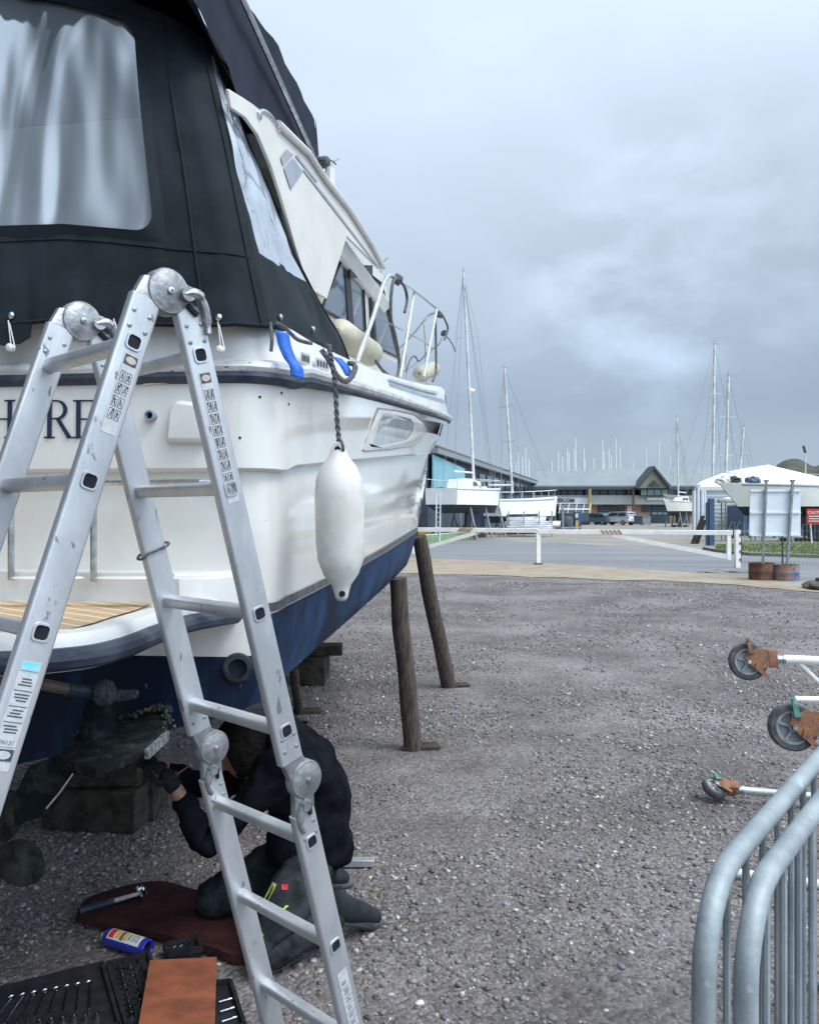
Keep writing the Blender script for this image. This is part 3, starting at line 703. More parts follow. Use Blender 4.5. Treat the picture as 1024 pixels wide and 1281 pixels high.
# swim platform
ZP = 1.37
def pp(px, py, z): return gp(px, py, z)
edge = [(-1.861-.74*2+.28, 2.30), (-2.62, 1.95), (-2.3, 1.80), (-1.7, 1.755), (-.98, 1.77), (-.78, 1.83), (-.715, 1.96), (-.70, 2.2), (-.665, 2.42), (-.57, 2.60)]
ec = crom([V((x, y, 0)) for x, y in edge], 5)
def plat(inset, z):
    out = []
    cx, cy = -1.7, 2.6
    for i, p in enumerate(ec):
        t = (ec[min(i+1, len(ec)-1)]-ec[max(i-1, 0)]).normalized(); n = V((-t.y, t.x, 0)); out.append(V((p.x, p.y, 0))+n*inset+V((0, 0, z)))
    return out
back = lambda z: [V((-.58, 2.95, z)), V((-3.1, 3.3, z))]
mb = MB(); pr = [plat(.0, ZP-.085), plat(.0, ZP-.02), plat(.012, ZP), plat(.055, ZP+.004), plat(.062, ZP-.008)]
mb.grid(pr); mb.poly(plat(.062, ZP-.008)+back(ZP-.008)); mb.poly((plat(.0, ZP-.085)+back(ZP-.085))[::-1]); obj('swim_platform', mb, M_['gelclean'], boat, smooth=40)
swp = [o for o in COL.objects if o.name == 'swim_platform'][0]
mb = MB(); mb.tube([p for p in plat(-.008, ZP-.055)], .027, 10); obj('fender_strip', mb, M_['navy'], swp)
tk = plat(.10, ZP-.003)[4:-8]; mb = MB(); mb.poly(tk+[V((-.80, 2.50, ZP-.003)), V((-2.75, 2.74, ZP-.003))]); obj('teak_deck', mb, M_['teak'], swp, smooth=0)
# moulded step at the back of the platform
st = [(0, 2.60), (.1, 2.585)]
s0 = [V((-2.9, 2.86, 0)), V((-.80, 2.53, 0)), V((-.72, 2.50, 0)), V((-.60, 2.56, 0)), V((-.56, 2.62, 0)), V((-.60, 2.86, 0)), V((-2.8, 3.1, 0))]
mb = MB(); mb.loft([[p+V((0, 0, ZP-.03)) for p in s0], [p+V((0, 0, ZP+.07)) for p in s0], [p.lerp(V((-1.7, 2.8, 0)), .02)+V((0, 0, ZP+.085)) for p in s0]]); obj('moulded_step', mb, M_['gelclean'], swp, smooth=30)
for px in (60, 165, 235):
    c = gp(px, 722, ZP+.087); mb = MB(); mb.lathe(c-V((0, 0, .004)), (0, 0, 1), [(0, .11), (.004, .10)], 24)
    for v in mb.v: v.y = c.y+(v.y-c.y)*.35
    obj('step_recess', mb, M_['gel2'], swp)
# stainless grab rail standing on the platform
g_ = MB()
r0 = bu(14, 605, -.16); yb = lambda px: bu(px, 605, -.16)
zr = yb(60)[2]
g_.tube([BW(-.16, yb(-60)[1], zr), BW(-.16, yb(120)[1], zr), BW(-.16, yb(250)[1], zr), BW(-.10, yb(258)[1], zr), BW(-.04, yb(262)[1], zr)], .010, 8)
for px in (14, 117): g_.tube([BW(-.16, yb(px)[1], zr), BW(-.16, yb(px)[1], ZP+.06)], .011, 8)
obj('grab_rail', g_, M_['steel'], boat)
# white hull shelf below the platform corner: stern bracket
# stern locker block beside the canopy hem
c = BW(.05, bu(10, 420, 0)[1], 2.20); mb = MB(); mb.box(c-BX*.10+V((0, 0, .04)), (.42, .16, .20), rz=-TH); obj('stern_locker', mb, M_['gel2'], boat, bevel=.02)

# ---------------- drive leg, ram and props under the stern
drive = tag(MB() and obj('stern_drive', (lambda m: (m.tube([at(128, 868, 2.45), at(124, 900, 2.45), at(122, 935, 2.42)], [.045, .05, .055], 10), m)[1])(MB()), M_['crust'], boat))
mb = MB(); mb.tube([at(-40, 842, 2.25), at(45, 855, 2.3), at(85, 863, 2.36)], .017, 10); obj('trim_ram', mb, mat('brown ram tube', (.16, .12, .09), .5, c2=(.1, .08, .07), scale=20), drive)
mb = MB(); mb.tube([at(85, 863, 2.36), at(118, 868, 2.42)], .020, 10); mb.tube([at(140, 870, 2.45), at(172, 868, 2.5)], [.018, .012], 8); obj('ram_end', mb, M_['navy'], drive)
mb = MB(); mb.lathe(at(118, 868, 2.42), (1, .1, 0), [(0, .02), (.01, .036), (.03, .042), (.05, .036), (.06, .02)], 14); mb.tube([at(140, 872, 2.45), at(170, 870, 2.45)], [.022, .012], 8); obj('ball_joint', mb, mat('barnacled joint', (.07, .078, .078), .9, c2=(.03, .035, .04), scale=50, bump=1, bscale=90), drive)
def slab(pxs, d, th, m, name, par, ddy=0, jit=.004):
    P = []
    for (x, y, dd) in pxs: P.append(at(x, y, dd))
    mb = MB(); mb.prism(P, V((0, th, 0)) if ddy else V((0, 0, -th))); return obj(name, mb, m, par, bevel=.004)
slab([(70, 948, 2.25), (100, 915, 2.5), (135, 897, 2.6), (190, 884, 2.65), (212, 893, 2.6), (208, 912, 2.45), (180, 938, 2.30), (120, 962, 2.15)], 0, .03, M_['crust'], 'cavitation_plate', drive)
mb = MB(); rr = random.Random(3)
for k in range(150):
    t = rr.random(); a = at(92, 922, 2.5).lerp(at(205, 884, 2.6), t) if k % 3 else at(206, 886, 2.6).lerp(at(212, 912, 2.45), rr.random())
    a += V((rr.gauss(0, .008), rr.gauss(0, .012), rr.uniform(0, .012))); mb.lathe(a, (rr.gauss(0, .4), rr.gauss(0, .4), 1), [(-.004, rr.uniform(.003, .008)), (.005, .001)], 5)
obj('barnacle_crust', mb, M_['crustpale'], drive)
mb = MB(); a, b = at(181, 938, 2.27), at(207, 915, 2.42)
dirv = (b-a); dn_ = V((0, 0, -.028))
mb.prism([a, b, b+dn_, a+dn_], dirv.cross(V((0, 0, 1))).normalized()*.012)
an = obj('anode_strip', mb, mat('pale anode', (.20, .215, .22), .7, c2=(.05, .06, .065), scale=60, bump=.6), drive)
slab([(35, 960, 2.3), (90, 940, 2.3), (96, 965, 2.3), (62, 1020, 2.3), (18, 1035, 2.3), (15, 1000, 2.3)], 0, .02, M_['crust'], 'skeg', drive, ddy=1)
mb = MB(); mb.tube([at(92, 968, 2.27), at(75, 992, 2.27), at(58, 1012, 2.27)], .004, 5); obj('bright_edge', mb, M_['steel'], drive)  # thin bright steel line along the skeg edge
def prop(c, r, m, nb, tilt, name):
    p = MB(); ax = V((-.15, -1, .1)).normalized(); p.lathe(c-ax*.04, ax, [(0, .02), (.05, .022), (.07, .010)], 14); o = obj(name, p, m, drive)
    xa = ax.cross(V((0, 0, 1))).normalized(); za = xa.cross(ax)
    for k in range(nb):
        an = tilt+2*PI*k/nb; q = MB(); rd_ = xa*math.cos(an)+za*math.sin(an); tg = xa*-math.sin(an)+za*math.cos(an)
        outl = []
        for j in range(12):
            t = 2*PI*j/12; outl.append(c+rd_*(r*.55+r*.42*math.cos(t))+(tg*.9+ax*.4*math.sin(t*.5))*(r*.36*math.sin(t)))
        q.poly(outl); obj('blade', q, m, o, solid=.008)
pm = mat('dark bronze', (.012, .014, .012), .8, metal=0, spec=.15, c2=(.045, .048, .042), scale=15, bump=.3)
prop(at(-8, 1060, 2.45), .19, pm, 4, .42, 'propeller')

# ---------------- superstructure
ZW = 3.20
VW = 1.22
# main cabin body (closed box tapering forward), behind the wing panel and the windows
mb = MB(); prof = [(1.25, 1.08), (2.0, 1.10), (3.0, 1.10), (3.9, 1.08)]
lo = []; hi = []
for u, v in prof: lo.append((u, v, 2.30)); hi.append((u-(.0 if u < 3.5 else .55), v-.04, 3.26))
def ringb(r): return [BW(u, v, z) for u, v, z in r]+[BW(u, -v, z) for u, v, z in reversed(r)]
mb.loft([ringb(lo), ringb(hi)]); obj('cabin', mb, M_['gel2'], boat, smooth=30)
mb = MB(); mb.loft([ringb([(3.6, 1.10, 2.4), (5.0, .98, 2.45), (6.6, .62, 2.5), (7.2, .3, 2.5)]), ringb([(3.6, 1.0, 2.88), (5.0, .86, 2.80), (6.3, .5, 2.68), (6.8, .2, 2.6)])]); obj('foredeck_coachroof', mb, M_['gelclean'], boat, smooth=50)
# windows on the cabin side
def onv(pxs, v): return [BW(*bv(x, y, v)) for x, y in pxs]
mb = MB(); mb.prism(onv([(396, 392), (430, 300), (480, 346), (503, 456), (440, 424)], 1.112), -BX*.03); obj('window_surround', mb, M_['gel2'], boat)
for pane, mull in (([(402, 386), (431, 316), (453, 332), (457, 417)], [(430, 318), (437, 324), (443, 411), (436, 407)]), ([(461, 342), (477, 355), (499, 448), (467, 432)], [(461, 346), (466, 350), (472, 434), (465, 431)])):
    mb = MB(); mb.poly(onv(pane, 1.116)); wn = obj('side_window', mb, M_['glass'], boat, smooth=0)
    mb = MB(); mb.poly(onv(mull, 1.122)); obj('mullion', mb, M_['black'], wn, smooth=0)
    P = onv(pane, 1.120); mb = MB(); mb.tube(P, .010, 5, closed=True); obj('gasket', mb, M_['black'], wn)
for q in ([(438, 334), (447, 334), (447, 348), (438, 348)], [(457, 332), (466, 332), (466, 346), (457, 345)]):
    mb = MB(); mb.prism(onv(q, 1.14), -BX*.03); obj('vent_grille', mb, M_['black'], boat)
# wing panel of the flybridge
wing = [(286, 111), (294, 116), (304, 122), (316, 130), (326, 138), (337, 147), (348, 157), (386, 194), (407, 226), (436, 263), (464, 307), (480, 337),
        (474, 336), (434, 296), (409, 374), (393, 365), (382, 347), (370, 310), (354, 254), (339, 207), (323, 169), (307, 147), (289, 135)]
mb = MB(); mb.prism(onv(wing, VW), -BX*.014); wg = obj('flybridge_wing', mb, M_['gel2'], boat, bevel=.003)
mb = MB(); mb.poly(onv([(351, 197), (359, 187), (367, 194), (354, 208)], VW+.004)); mb.poly(onv([(355, 211), (367, 198), (379, 215), (364, 238)], VW+.004))
mb.poly(onv([(379, 213), (381, 211), (476, 336), (473, 335)], VW+.004)); mb.poly(onv([(369, 195), (372, 194), (398, 228), (395, 227)], VW+.004)); obj('grey_chevrons', mb, M_['stripe'], wg, smooth=0)
# flybridge floor and upper moulding
mb = MB(); mb.loft([ringb([(.75, 1.16, 3.12), (3.45, 1.12, 3.14)]), ringb([(.65, 1.2, 3.22), (3.6, 1.16, 3.26)])]); obj('flybridge_deck', mb, M_['gelclean'], boat, bevel=.02)
mb = MB(); P = [BW(*bv(x, y, VW+.01)) for x, y in ((348, 155), (386, 192), (407, 224), (436, 261), (464, 305), (480, 335))]; mb.tube(P, .016, 8)
obj('flybridge_gutter', mb, M_['gelclean'], boat)
mb = MB(); mb.tube(crom(onv([(325, 148), (322, 143), (328, 139), (338, 146), (350, 163)], 1.22), 5), .010, 8); obj('flybridge_handrail', mb, M_['steel'], boat)
# aft cabin bulkhead seen through the rear window
mb = MB(); mb.box(BW(.62, 0, 2.78), (2.0, .04, 1.02), rz=-TH); bk = obj('cockpit_bulkhead', mb, M_['gel2'], boat)
mb = MB(); mb.box(BW(.585, .62, 2.58), (.62, .02, .42), rz=-TH); dr = obj('locker_door', mb, M_['stripe'], bk)
mb = MB(); mb.box(BW(.42, -.3, 2.38), (1.2, .2, .3), rz=-TH); obj('cockpit_seat', mb, M_['gel2'], boat, bevel=.04)
# cover over the flybridge
def cov(u, s, t):   # s -1..1 across, t 0..1 up
    pass
mb = MB(); rows = []
us_ = [-.03, .02, .14, .45, .8, 1.15, 1.42, 1.56, 1.60]
for i, u in enumerate(us_):
    e = {0: .72, 1: .9, 2: 1.0, 7: .8, 8: .15}.get(i, 1); ring = []
    for k in range(25):
        a = k/24; s = -1+2*a; v = s*1.16
        prof_h = (.56+.04*math.sin(u*5))*min(1, (1-abs(s)**7)*1.0)
        z = 3.22+.14*max(0, 1-max(u, 0)/.38)+prof_h*e*(1-.35*max(0, 1-max(u, 0)/.38))+.016*noise.noise(V((u*4, s*5, 1)))
        vv = v-(.05*s*(prof_h/.56)); ring.append(BW(u, vv, z))
    rows.append(ring)
mb.grid(rows)
fc = obj('flybridge_cover', mb, M_['canvasblue'], boat, smooth=70)
mb = MB()
skirt = []
for t in (0, .33, .66, 1):
    skirt.append([BW(u, 1.17-.04*t+.015*noise.noise(V((u*6, t*3, 4))), 3.20+.14*max(0, 1-max(u, 0)/.38)*(1-t)+t*.52+.02*math.sin(u*7+t)) for u in np.linspace(-.03, 1.56, 24)])
mb.grid(skirt)
mb.poly([BW(1.56, 1.17, 3.24), BW(1.56, 1.13, 3.72), BW(1.66, 1.10, 3.66), BW(1.72, 1.10, 3.30)])
obj('cover_skirt', mb, M_['canvasblue'], fc, smooth=70)
# bimini tube, swivel knob and lashing
p0 = BW(*bv(394, 200, 1.18)); p1 = BW(*bv(301, -6, 1.18)); mb = MB(); mb.tube([p0, p1+(p1-p0)*.25], .013, 8); obj('canopy_tube', mb, M_['steel'], boat)
mb = MB(); mb.lathe(p0+V((.02, 0, -.02)), (.8, -.3, .1), [(0, .018), (.02, .030), (.05, .026), (.06, .01)], 10)
for k, q in enumerate(([(395, 197), (404, 197), (416, 202), (420, 206)], [(394, 199), (402, 205), (408, 212), (404, 220)], [(404, 196), (402, 205), (404, 222)])): mb.tube(crom(onv(q, 1.2), 5), .004, 5)
obj('tube_lashing', mb, M_['rope'], boat)
mb = MB(); q = BW(*bv(413, 236, .9)); mb.tube([V((q.x, q.y, 3.2)), q+V((0, 0, .13))], .03, 8); mb.tube([q+V((0, 0, .13)), q+V((.02, 0, .18)), q+V((.06, 0, .2))], .006, 5); obj('deck_light', mb, M_['gelclean'], boat)
mb = MB(); q = BW(*bv(476, 336, .8)); mb.tube([V((q.x, q.y, 3.2)), q+V((0, 0, .08))], .008, 5); mb.tube([q+V((.02, 0, .06)), q+V((.07, 0, .1))], .004, 5); obj('aerial', mb, M_['steel'], boat)

# ---------------- cockpit canopy
def zt(s): return 3.36+.30*(1-abs(s)**2.2)
def rear(s, t, o=0.0):
    hw = 1.42-.32*t; v = s*hw
    u = -.03+.24*t-.10*(1-s*s)*(1-.3*t)
    if abs(s) > .93: u += (abs(s)-.93)/.07*.05
    z = 2.27+t*(zt(s)-2.27); wv = .016*noise.noise(V((s*5, t*2.2, 3)))+.008*noise.noise(V((s*17, t*4, 8)))+.016*max(0, 1-t*3.2)**1.5*noise.noise(V((s*26, t*1.5, 2)))+.006*math.exp(-((abs(s)-.865)/.03)**2)*noise.noise(V((s*3, t*22, 5)))
    return BW(u+wv-o, v, z-(.012*math.sin(s*9)*(1-t)))
ufc = [(2.27, 1.55), (2.45, 1.49), (2.675, .83), (3.01, .36), (3.36, .21)]
def side(r, t, o=0.0, sg=1):
    z = 2.27+t*(3.36-2.27); hw = 1.42-.32*t
    u0 = .02+.24*t; u1 = interp(z, [(2.27, 1.60), (2.42, 1.50), (2.55, 1.14), (2.68, .90), (2.80, .83), (2.92, .75), (3.04, .60), (3.15, .50), (3.28, .42), (3.36, .34)])
    v1 = hw-.02-.10*(1-t)*r
    # hem rises forward
    zb = 2.27+.17*r; z = zb+t*(3.36-zb)
    wv = (.020*noise.noise(V((r*4+t*3, t*5, 9)))+.012*noise.noise(V((r*11-t*9, t*7, 4))))*(1 if .05 < r < .95 else .3)
    v = hw*(1-r)+v1*r+wv
    return BW(u0+(u1-u0)*r, sg*(v+o), z)
mb = MB()
mb.grid([[rear(s, t) for s in np.linspace(-1, 1, 49)] for t in np.linspace(-.01, 1, 22)])
mb.grid([[side(r, t) for r in np.linspace(0, 1, 15)] for t in np.linspace(-.01, 1, 22)])
mb.grid([[side(r, t, 0, -1) for r in np.linspace(0, 1, 15)] for t in np.linspace(-.01, 1, 22)])
# roof
mb.grid([[rear(s, 1) + (BW(x, 0, 0)-SC)*1.0 + V((0, 0, .05*math.sin(x*2))) for s in np.linspace(-1, 1, 49)] for x in (0, .3, .7)])
# cut window openings: remove faces whose centres lie in the windows
def winrear(s, t): return abs(s) < .77 and .25 < t < .92
cp_rear = []
canopy = MB()
ns_, nt_ = 120, 60
S = np.linspace(-1, 1, ns_+1); T = np.linspace(-.01, 1, nt_+1)
canopy.v = [rear(s, t) for t in T for s in S]
for j in range(nt_):
    for i in range(ns_):
        sc_, tc_ = (S[i]+S[i+1])/2, (T[j]+T[j+1])/2
        if winrear(sc_, tc_): continue
        a = j*(ns_+1)+i; canopy.f.append((a, a+1, a+ns_+2, a+ns_+1))
# side cloth with its opening
def inwin(r, t): return .05 < r < .96 and t > .245+.02*r and t < .97
for sg in (1, -1):
    Rr = np.linspace(0, 1, 41); o_ = len(canopy.v)
    canopy.v += [side(r, t, 0, sg) for t in T for r in Rr]
    for j in range(nt_):
        for i in range(40):
            if inwin((Rr[i]+Rr[i+1])/2, (T[j]+T[j+1])/2): continue
            a = o_+j*41+i; canopy.f.append((a, a+1, a+42, a+41))
canopy.grid([[rear(s, 1)+AX*x+V((0, 0, .05*math.sin(x*2))) for s in np.linspace(-1, 1, 49)] for x in (0, .3, .7)])
cn_ = obj('cockpit_canopy', canopy, M_['canvas'], boat, smooth=60)
mb = MB()
def rrect(s0, s1, t0, t1, n=26):
    rows = []
    for j in range(n+1):
        t = t0+(t1-t0)*j/n; rows.append([rear(s0+(s1-s0)*i/40, t, .0) for i in range(41)])
    return rows
rows = []
for j in range(41):
    t = .23+(.945-.23)*j/40; row = []
    for i in range(161):
        s = -.775+1.55*i/160
        fold = .014*noise.noise(V((s*7.5+t*1.2, t*1.1, 6)))+.050*math.exp(-((s-.24-.10*t)/.035)**2)*(1-.4*t)-.045*math.exp(-((s-.47-.12*t)/.032)**2)*max(0, .80-t)+.03*math.exp(-((s-.12)/.03)**2)*(1-t)
        row.append(rear(s, t, -.004+fold*min(1, 3*math.sin(PI*j/40))))
    rows.append(row)
mb.grid(rows); obj('rear_window', mb, M_['vinyl'], cn_, smooth=80)
mb = MB()
mb.grid([[side(r, t, -.004+.010*math.sin(r*16)*math.sin(PI*min(1, (t-.2)/.8))) for r in np.linspace(.02, .99, 40)] for t in np.linspace(.22, .985, 24)])
obj('side_window', mb, M_['vinylside'], cn_, smooth=80)
# borders laid over the window edge with rounded corners
bd = MB()
def border(fn, s0, s1, t0, t1, rr_, wd, o):
    inn, out = [], []
    for cx, cy, a0 in ((s1-rr_, t1-rr_*1.2, 0), (s0+rr_, t1-rr_*1.2, 90), (s0+rr_, t0+rr_*1.2, 180), (s1-rr_, t0+rr_*1.2, 270)):
        for k in range(7):
            a = R(a0+k*15); inn.append((cx+rr_*math.cos(a), cy+rr_*1.2*math.sin(a)))
            out.append((cx+rr_*math.cos(a)*0+(wd+rr_)*(1 if math.cos(a) > 1e-6 else -1 if math.cos(a) < -1e-6 else 0), cy+(rr_*1.2+wd)*(1 if math.sin(a) > 1e-6 else -1 if math.sin(a) < -1e-6 else 0)))
    I = []; O = []
    n = len(inn)
    for i in range(n):
        a, b = inn[i], inn[(i+1) % n]; c, d = out[i], out[(i+1) % n]
        m = 8 if (i % 7) == 6 else 1
        for k in range(m):
            t = k/m; I.append(fn(a[0]+(b[0]-a[0])*t, a[1]+(b[1]-a[1])*t, o)); O.append(fn(c[0]+(d[0]-c[0])*t, c[1]+(d[1]-c[1])*t, -.004))
    bd.grid([I, O], closed=True)
border(lambda s, t, o: rear(s, t, o), -.765, .77, .255, .915, .05, .035, .014)
obj('window_border', bd, M_['canvas'], cn_, smooth=60)
for s_, r_ in ((.865, .0045), (.985, .004), (-.865, .0045)): mb = MB(); mb.tube([rear(s_, t, .003) for t in np.linspace(0, 1, 20)], r_, 6); obj('zip_seam', mb, M_['canvas'], cn_)
mb = MB(); mb.tube([rear(s, -.005, .002) for s in np.linspace(-1, 1, 60)]+[side(r, -.005, .002) for r in np.linspace(.03, 1, 20)], .008, 6); mb.tube([side(1, t, .002) for t in np.linspace(0, 1, 20)], .007, 6); obj('hem', mb, M_['canvas'], cn_)
for t0 in (.215, .955):
    mb = MB(); mb.tube([rear(s_, t0, .002) for s_ in np.linspace(-.99, .99, 80)], .0028, 5); obj('stitched_seam', mb, M_['canvas'], cn_)
# hem tabs, studs and cords
def stud(p, n):
    mb = MB(); mb.lathe(p, n, [(0, .012), (.006, .012), (.010, .007), (.012, .001)], 12); obj('stud', mb, M_['steel'], cn_)
for s in (.41, .90): stud(rear(s, .015, .004), -AX)
for r in (.10, .33): stud(side(r, .04, .006), BX)
mb = MB()
tb = [(.36, 0), (.46, 0), (.455, -.045), (.43, -.06), (.39, -.06), (.365, -.045)]
mb.poly([rear(s, t, .004) for s, t in tb]); obj('hem_tab', mb, M_['canvas'], cn_)
for s in (.41, .66, .90):
    mb = MB(); a = rear(s, 0, .02); b = a+V((.01, 0, -.09)); mb.tube([a, b, b+V((.012, 0, 0)), a+V((.004, 0, -.01))], .0022, 5)
    o = obj('tie_cord', mb, M_['white'], cn_)
    mb = MB(); mb.lathe(b+V((0, .01, 0)), -AX, [(0, .011), (.008, .013), (.02, .013), (.026, .006)], 12); obj('hook_button', mb, M_['white'], o)

# pulpit rail on the bow
def rl2(pxs, v): return [BW(*bv(x, y, v)) for x, y in pxs]
pl = MB()
top = crom([BW(*bv(446, 454, 1.38)), BW(*bv(466, 398, 1.36)), BW(*bv(484, 347, 1.33)), BW(*bv(500, 353, 1.33)), BW(*bv(518, 364, 1.33)), BW(*bv(536, 378, 1.30)), BW(*bv(547, 389, 1.24)), BW(5.9, 1.1, 3.72), BW(7.2, .75, 3.85), BW(8.6, .3, 3.95), BW(9.1, 0, 3.98), BW(8.6, -.3, 3.95), BW(7.2, -.75, 3.85), BW(5.5, -1.15, 3.68), BW(3.5, -1.3, 3.4), BW(2.4, -1.33, 3.15), BW(1.6, -1.35, 2.45)], 5)
pl.tube(top, .0135, 8)
pr_ = obj('pulpit_rail', pl, mat('polished rail', (.70, .72, .73), .25, metal=.6, c2=(.5, .52, .54), scale=20), boat)
for a, b in (((518, 365), (500, 474)), ((546, 388), (530, 472))):
    mb = MB(); mb.tube([BW(*bv(*a, 1.32)), BW(*bv(*b, 1.36))], .013, 8); obj('stanchion', mb, pr_.data.materials[0], pr_)
for u, v in ((6.4, 1.0), (7.8, .55), (6.4, -1.0), (4.5, -1.28), (7.8, -.55)):
    mb = MB(); mb.tube([BW(u, v, 3.76), BW(u+.1, v+.02, 2.9)], .013, 8); obj('stanchion', mb, pr_.data.materials[0], pr_)
mb = MB(); mb.tube(crom([BW(*bv(466, 395, 1.36)), BW(*bv(510, 417, 1.33)), BW(*bv(540, 436, 1.28)), BW(6.4, 1.0, 3.4), BW(7.8, .55, 3.5), BW(8.8, 0, 3.5)], 4), .005, 5); obj('guard_wire', mb, M_['steel'], pr_)
def rope(name, pxs, v, r, parent, k=6, m='rope'):
    mb = MB(); mb.tube(crom([BW(*bv(x, y, vv)) for (x, y), vv in zip(pxs, v if isinstance(v, list) else [v]*len(pxs))], k), r, 6); return obj(name, mb, M_[m], parent)
def ropew(label, pxs, v, r, coil=None):
    mb = MB(); mb.tube(crom([BW(*bv(x, y, v)) for x, y in pxs], 6), r, 6)
    if coil:
        c = BW(*bv(coil[0], coil[1], v)); rr = random.Random(int(coil[0]))
        for k in range(5):
            ax = V((rr.gauss(0, 1), rr.gauss(0, 1), rr.gauss(0, 1))).normalized(); b = ax.orthogonal().normalized(); cc = ax.cross(b); rad = coil[2]*rr.uniform(.6, 1)
            mb.tube([c+(b*math.cos(a)+cc*math.sin(a))*rad for a in np.linspace(0, 2*PI, 13)[:-1]], r*1.1, 6, closed=True)
    o = obj('mooring_rope', mb, M_['rope']); tag(o, label, 'rope', 'ropes hung on the bow rail'); return o
ropew('dark rope knotted near the aft end of the bow rail with two tails hanging down', [(506, 391), (509, 375), (506, 360), (498, 350), (492, 352), (489, 372), (489, 400), (494, 420), (499, 450), (497, 470), (489, 472), (478, 463), (470, 452)], 1.34, .011, (497, 350, .035))
ropew('dark rope coiled over the forward bend of the bow rail and hanging along a stanchion', [(541, 477), (545, 465), (545, 430), (545, 395), (549, 390), (556, 400), (560, 412), (556, 425)], 1.30, .011, (549, 394, .035))
ropew('thin dark line looping between the bow stanchions above the deck', [(508, 465), (513, 450), (519, 446), (524, 452), (536, 440), (548, 432), (556, 420), (565, 430), (569, 440)], 1.2, .007, (555, 417, .04))
for lab, a, b, rad, v in (('large cream fender lying on the side deck behind the canopy edge', (424, 417), (464, 443), .080, 1.24), ('cream fender lying on the foredeck inside the bow rail', (526, 468), (541, 462), .085, 1.1)):
    p, q = BW(*bv(*a, v)), BW(*bv(*b, v)); L_ = (q-p).length
    t = thing('boat_fender', lab, 'fender', p); mb = MB(); mb.lathe(p, q-p, [(-.05, .02), (-.03, rad*.6), (.02, rad), (L_-.02, rad), (L_+.03, rad*.6), (L_+.05, .02)], 20); obj('body', mb, mat('cream fender', (.50, .47, .36), .5, c2=(.42, .4, .3), scale=6), t)
    mb = MB(); mb.tube([p-(q-p).normalized()*.05, p-(q-p).normalized()*.12+V((0, 0, .02))], .008, 6); obj('cord', mb, M_['rope'], t)

# the white fender hanging on the side
fc_ = at(425, 652, 2.72)
fth = thing('hanging_fender', 'long white cylindrical fender hanging by a twisted rope against the boat side', 'fender', fc_)
top_z = EYE+(641-556)/1000*2.72; bot_z = EYE-(752-641)/1000*2.72
H_ = top_z-bot_z; mb = MB(); cx, cy = at(425, 652, 2.72).x, 2.72
pf = [(0, .014), (.012, .022), (.03, .026), (.055, .034), (.09, .060), (.14, .078), (.20, .0835), (.30, .084), (H_-.17, .084), (H_-.12, .079), (H_-.075, .060), (H_-.045, .036), (H_-.02, .026), (H_, .016)]
mb.lathe(V((cx+.006, cy, bot_z)), (-.022, 0, 1), pf, 32); obj('body', mb, M_['fender'], fth, smooth=80)
mb = MB(); mb.lathe(V((cx+.010, cy-.033, bot_z+.026)), (0, 1, 0), [(0, .0105), (.06, .0105)], 12); obj('eye_hole', mb, M_['dark'], fth)
mb = MB(); mb.lathe(V((cx-.006, cy-.026, top_z-.018)), (0, 1, 0), [(0, .0095), (.05, .0095)], 12); obj('eye_hole', mb, M_['dark'], fth)
rp = MB()
pth = [at(411, 432, 2.66), at(414, 450, 2.66), at(419, 480, 2.68), at(421, 520, 2.70), at(424, 552, 2.70)]
cc = crom(pth, 14); A_, B_ = [], []
for i, p in enumerate(cc):
    a = i*.85; A_.append(p+V((math.cos(a), math.sin(a), 0))*.0046); B_.append(p-V((math.cos(a), math.sin(a), 0))*.0046)
rp.tube(A_, .0052, 6); rp.tube(B_, .0052, 6); rp.tube(crom([at(424, 548, 2.7), at(428, 556, 2.69), at(429, 564, 2.70), at(426, 566, 2.74), at(422, 560, 2.74)], 4), .006, 6)
obj('hanging_rope', rp, M_['rope'], fth)
# blue strap over the strake, plus dark hooks and loop of rope by the canopy corner
def strip(pxs, d0, wpx, name, lab, m, dd=0.0):
    mb = MB(); L1, L2 = [], []
    for i, (x, y) in enumerate(pxs):
        d = d0+dd*i; L1.append(at(x, y, d)); L2.append(at(x+wpx, y+wpx*.25, d+.02))
    mb.grid([crom(L1, 4), crom(L2, 4)]); o = obj(name, mb, M_[m], solid=.003); tag(o, lab, 'strap', 'blue lashing straps'); return o
strip([(344, 413), (348, 432), (355, 448), (362, 458), (363, 470)], 2.60, 17, 'webbing_strap', 'wide blue webbing strap hanging over the rubbing strake at the stern corner', 'blue', .0)
strip([(415, 446), (424, 456), (432, 470)], 2.9, 12, 'webbing_strap', 'narrow blue strap tied under the forward corner of the canopy', 'blue')
mb = MB(); mb.tube(crom([at(402, 438, 2.8), at(412, 452, 2.82), at(420, 468, 2.84), at(430, 477, 2.86), at(438, 474, 2.88), at(444, 462, 2.9), at(442, 456, 2.92), at(436, 455, 2.94)], 6), .010, 8)
tag(obj('rope_loop', mb, M_['rope']), 'dark rope loop hooked under the forward corner of the black canopy', 'rope')
mb = MB()
mb.tube(crom([at(338, 404, 2.62), at(340, 425, 2.6), at(339, 440, 2.6)], 4), .006, 6); mb.tube(crom([at(345, 404, 2.64), at(358, 412, 2.7), at(372, 425, 2.76), at(390, 430, 2.8)], 4), .007, 6)
obj('hem_cord', mb, M_['rope'], cn_)
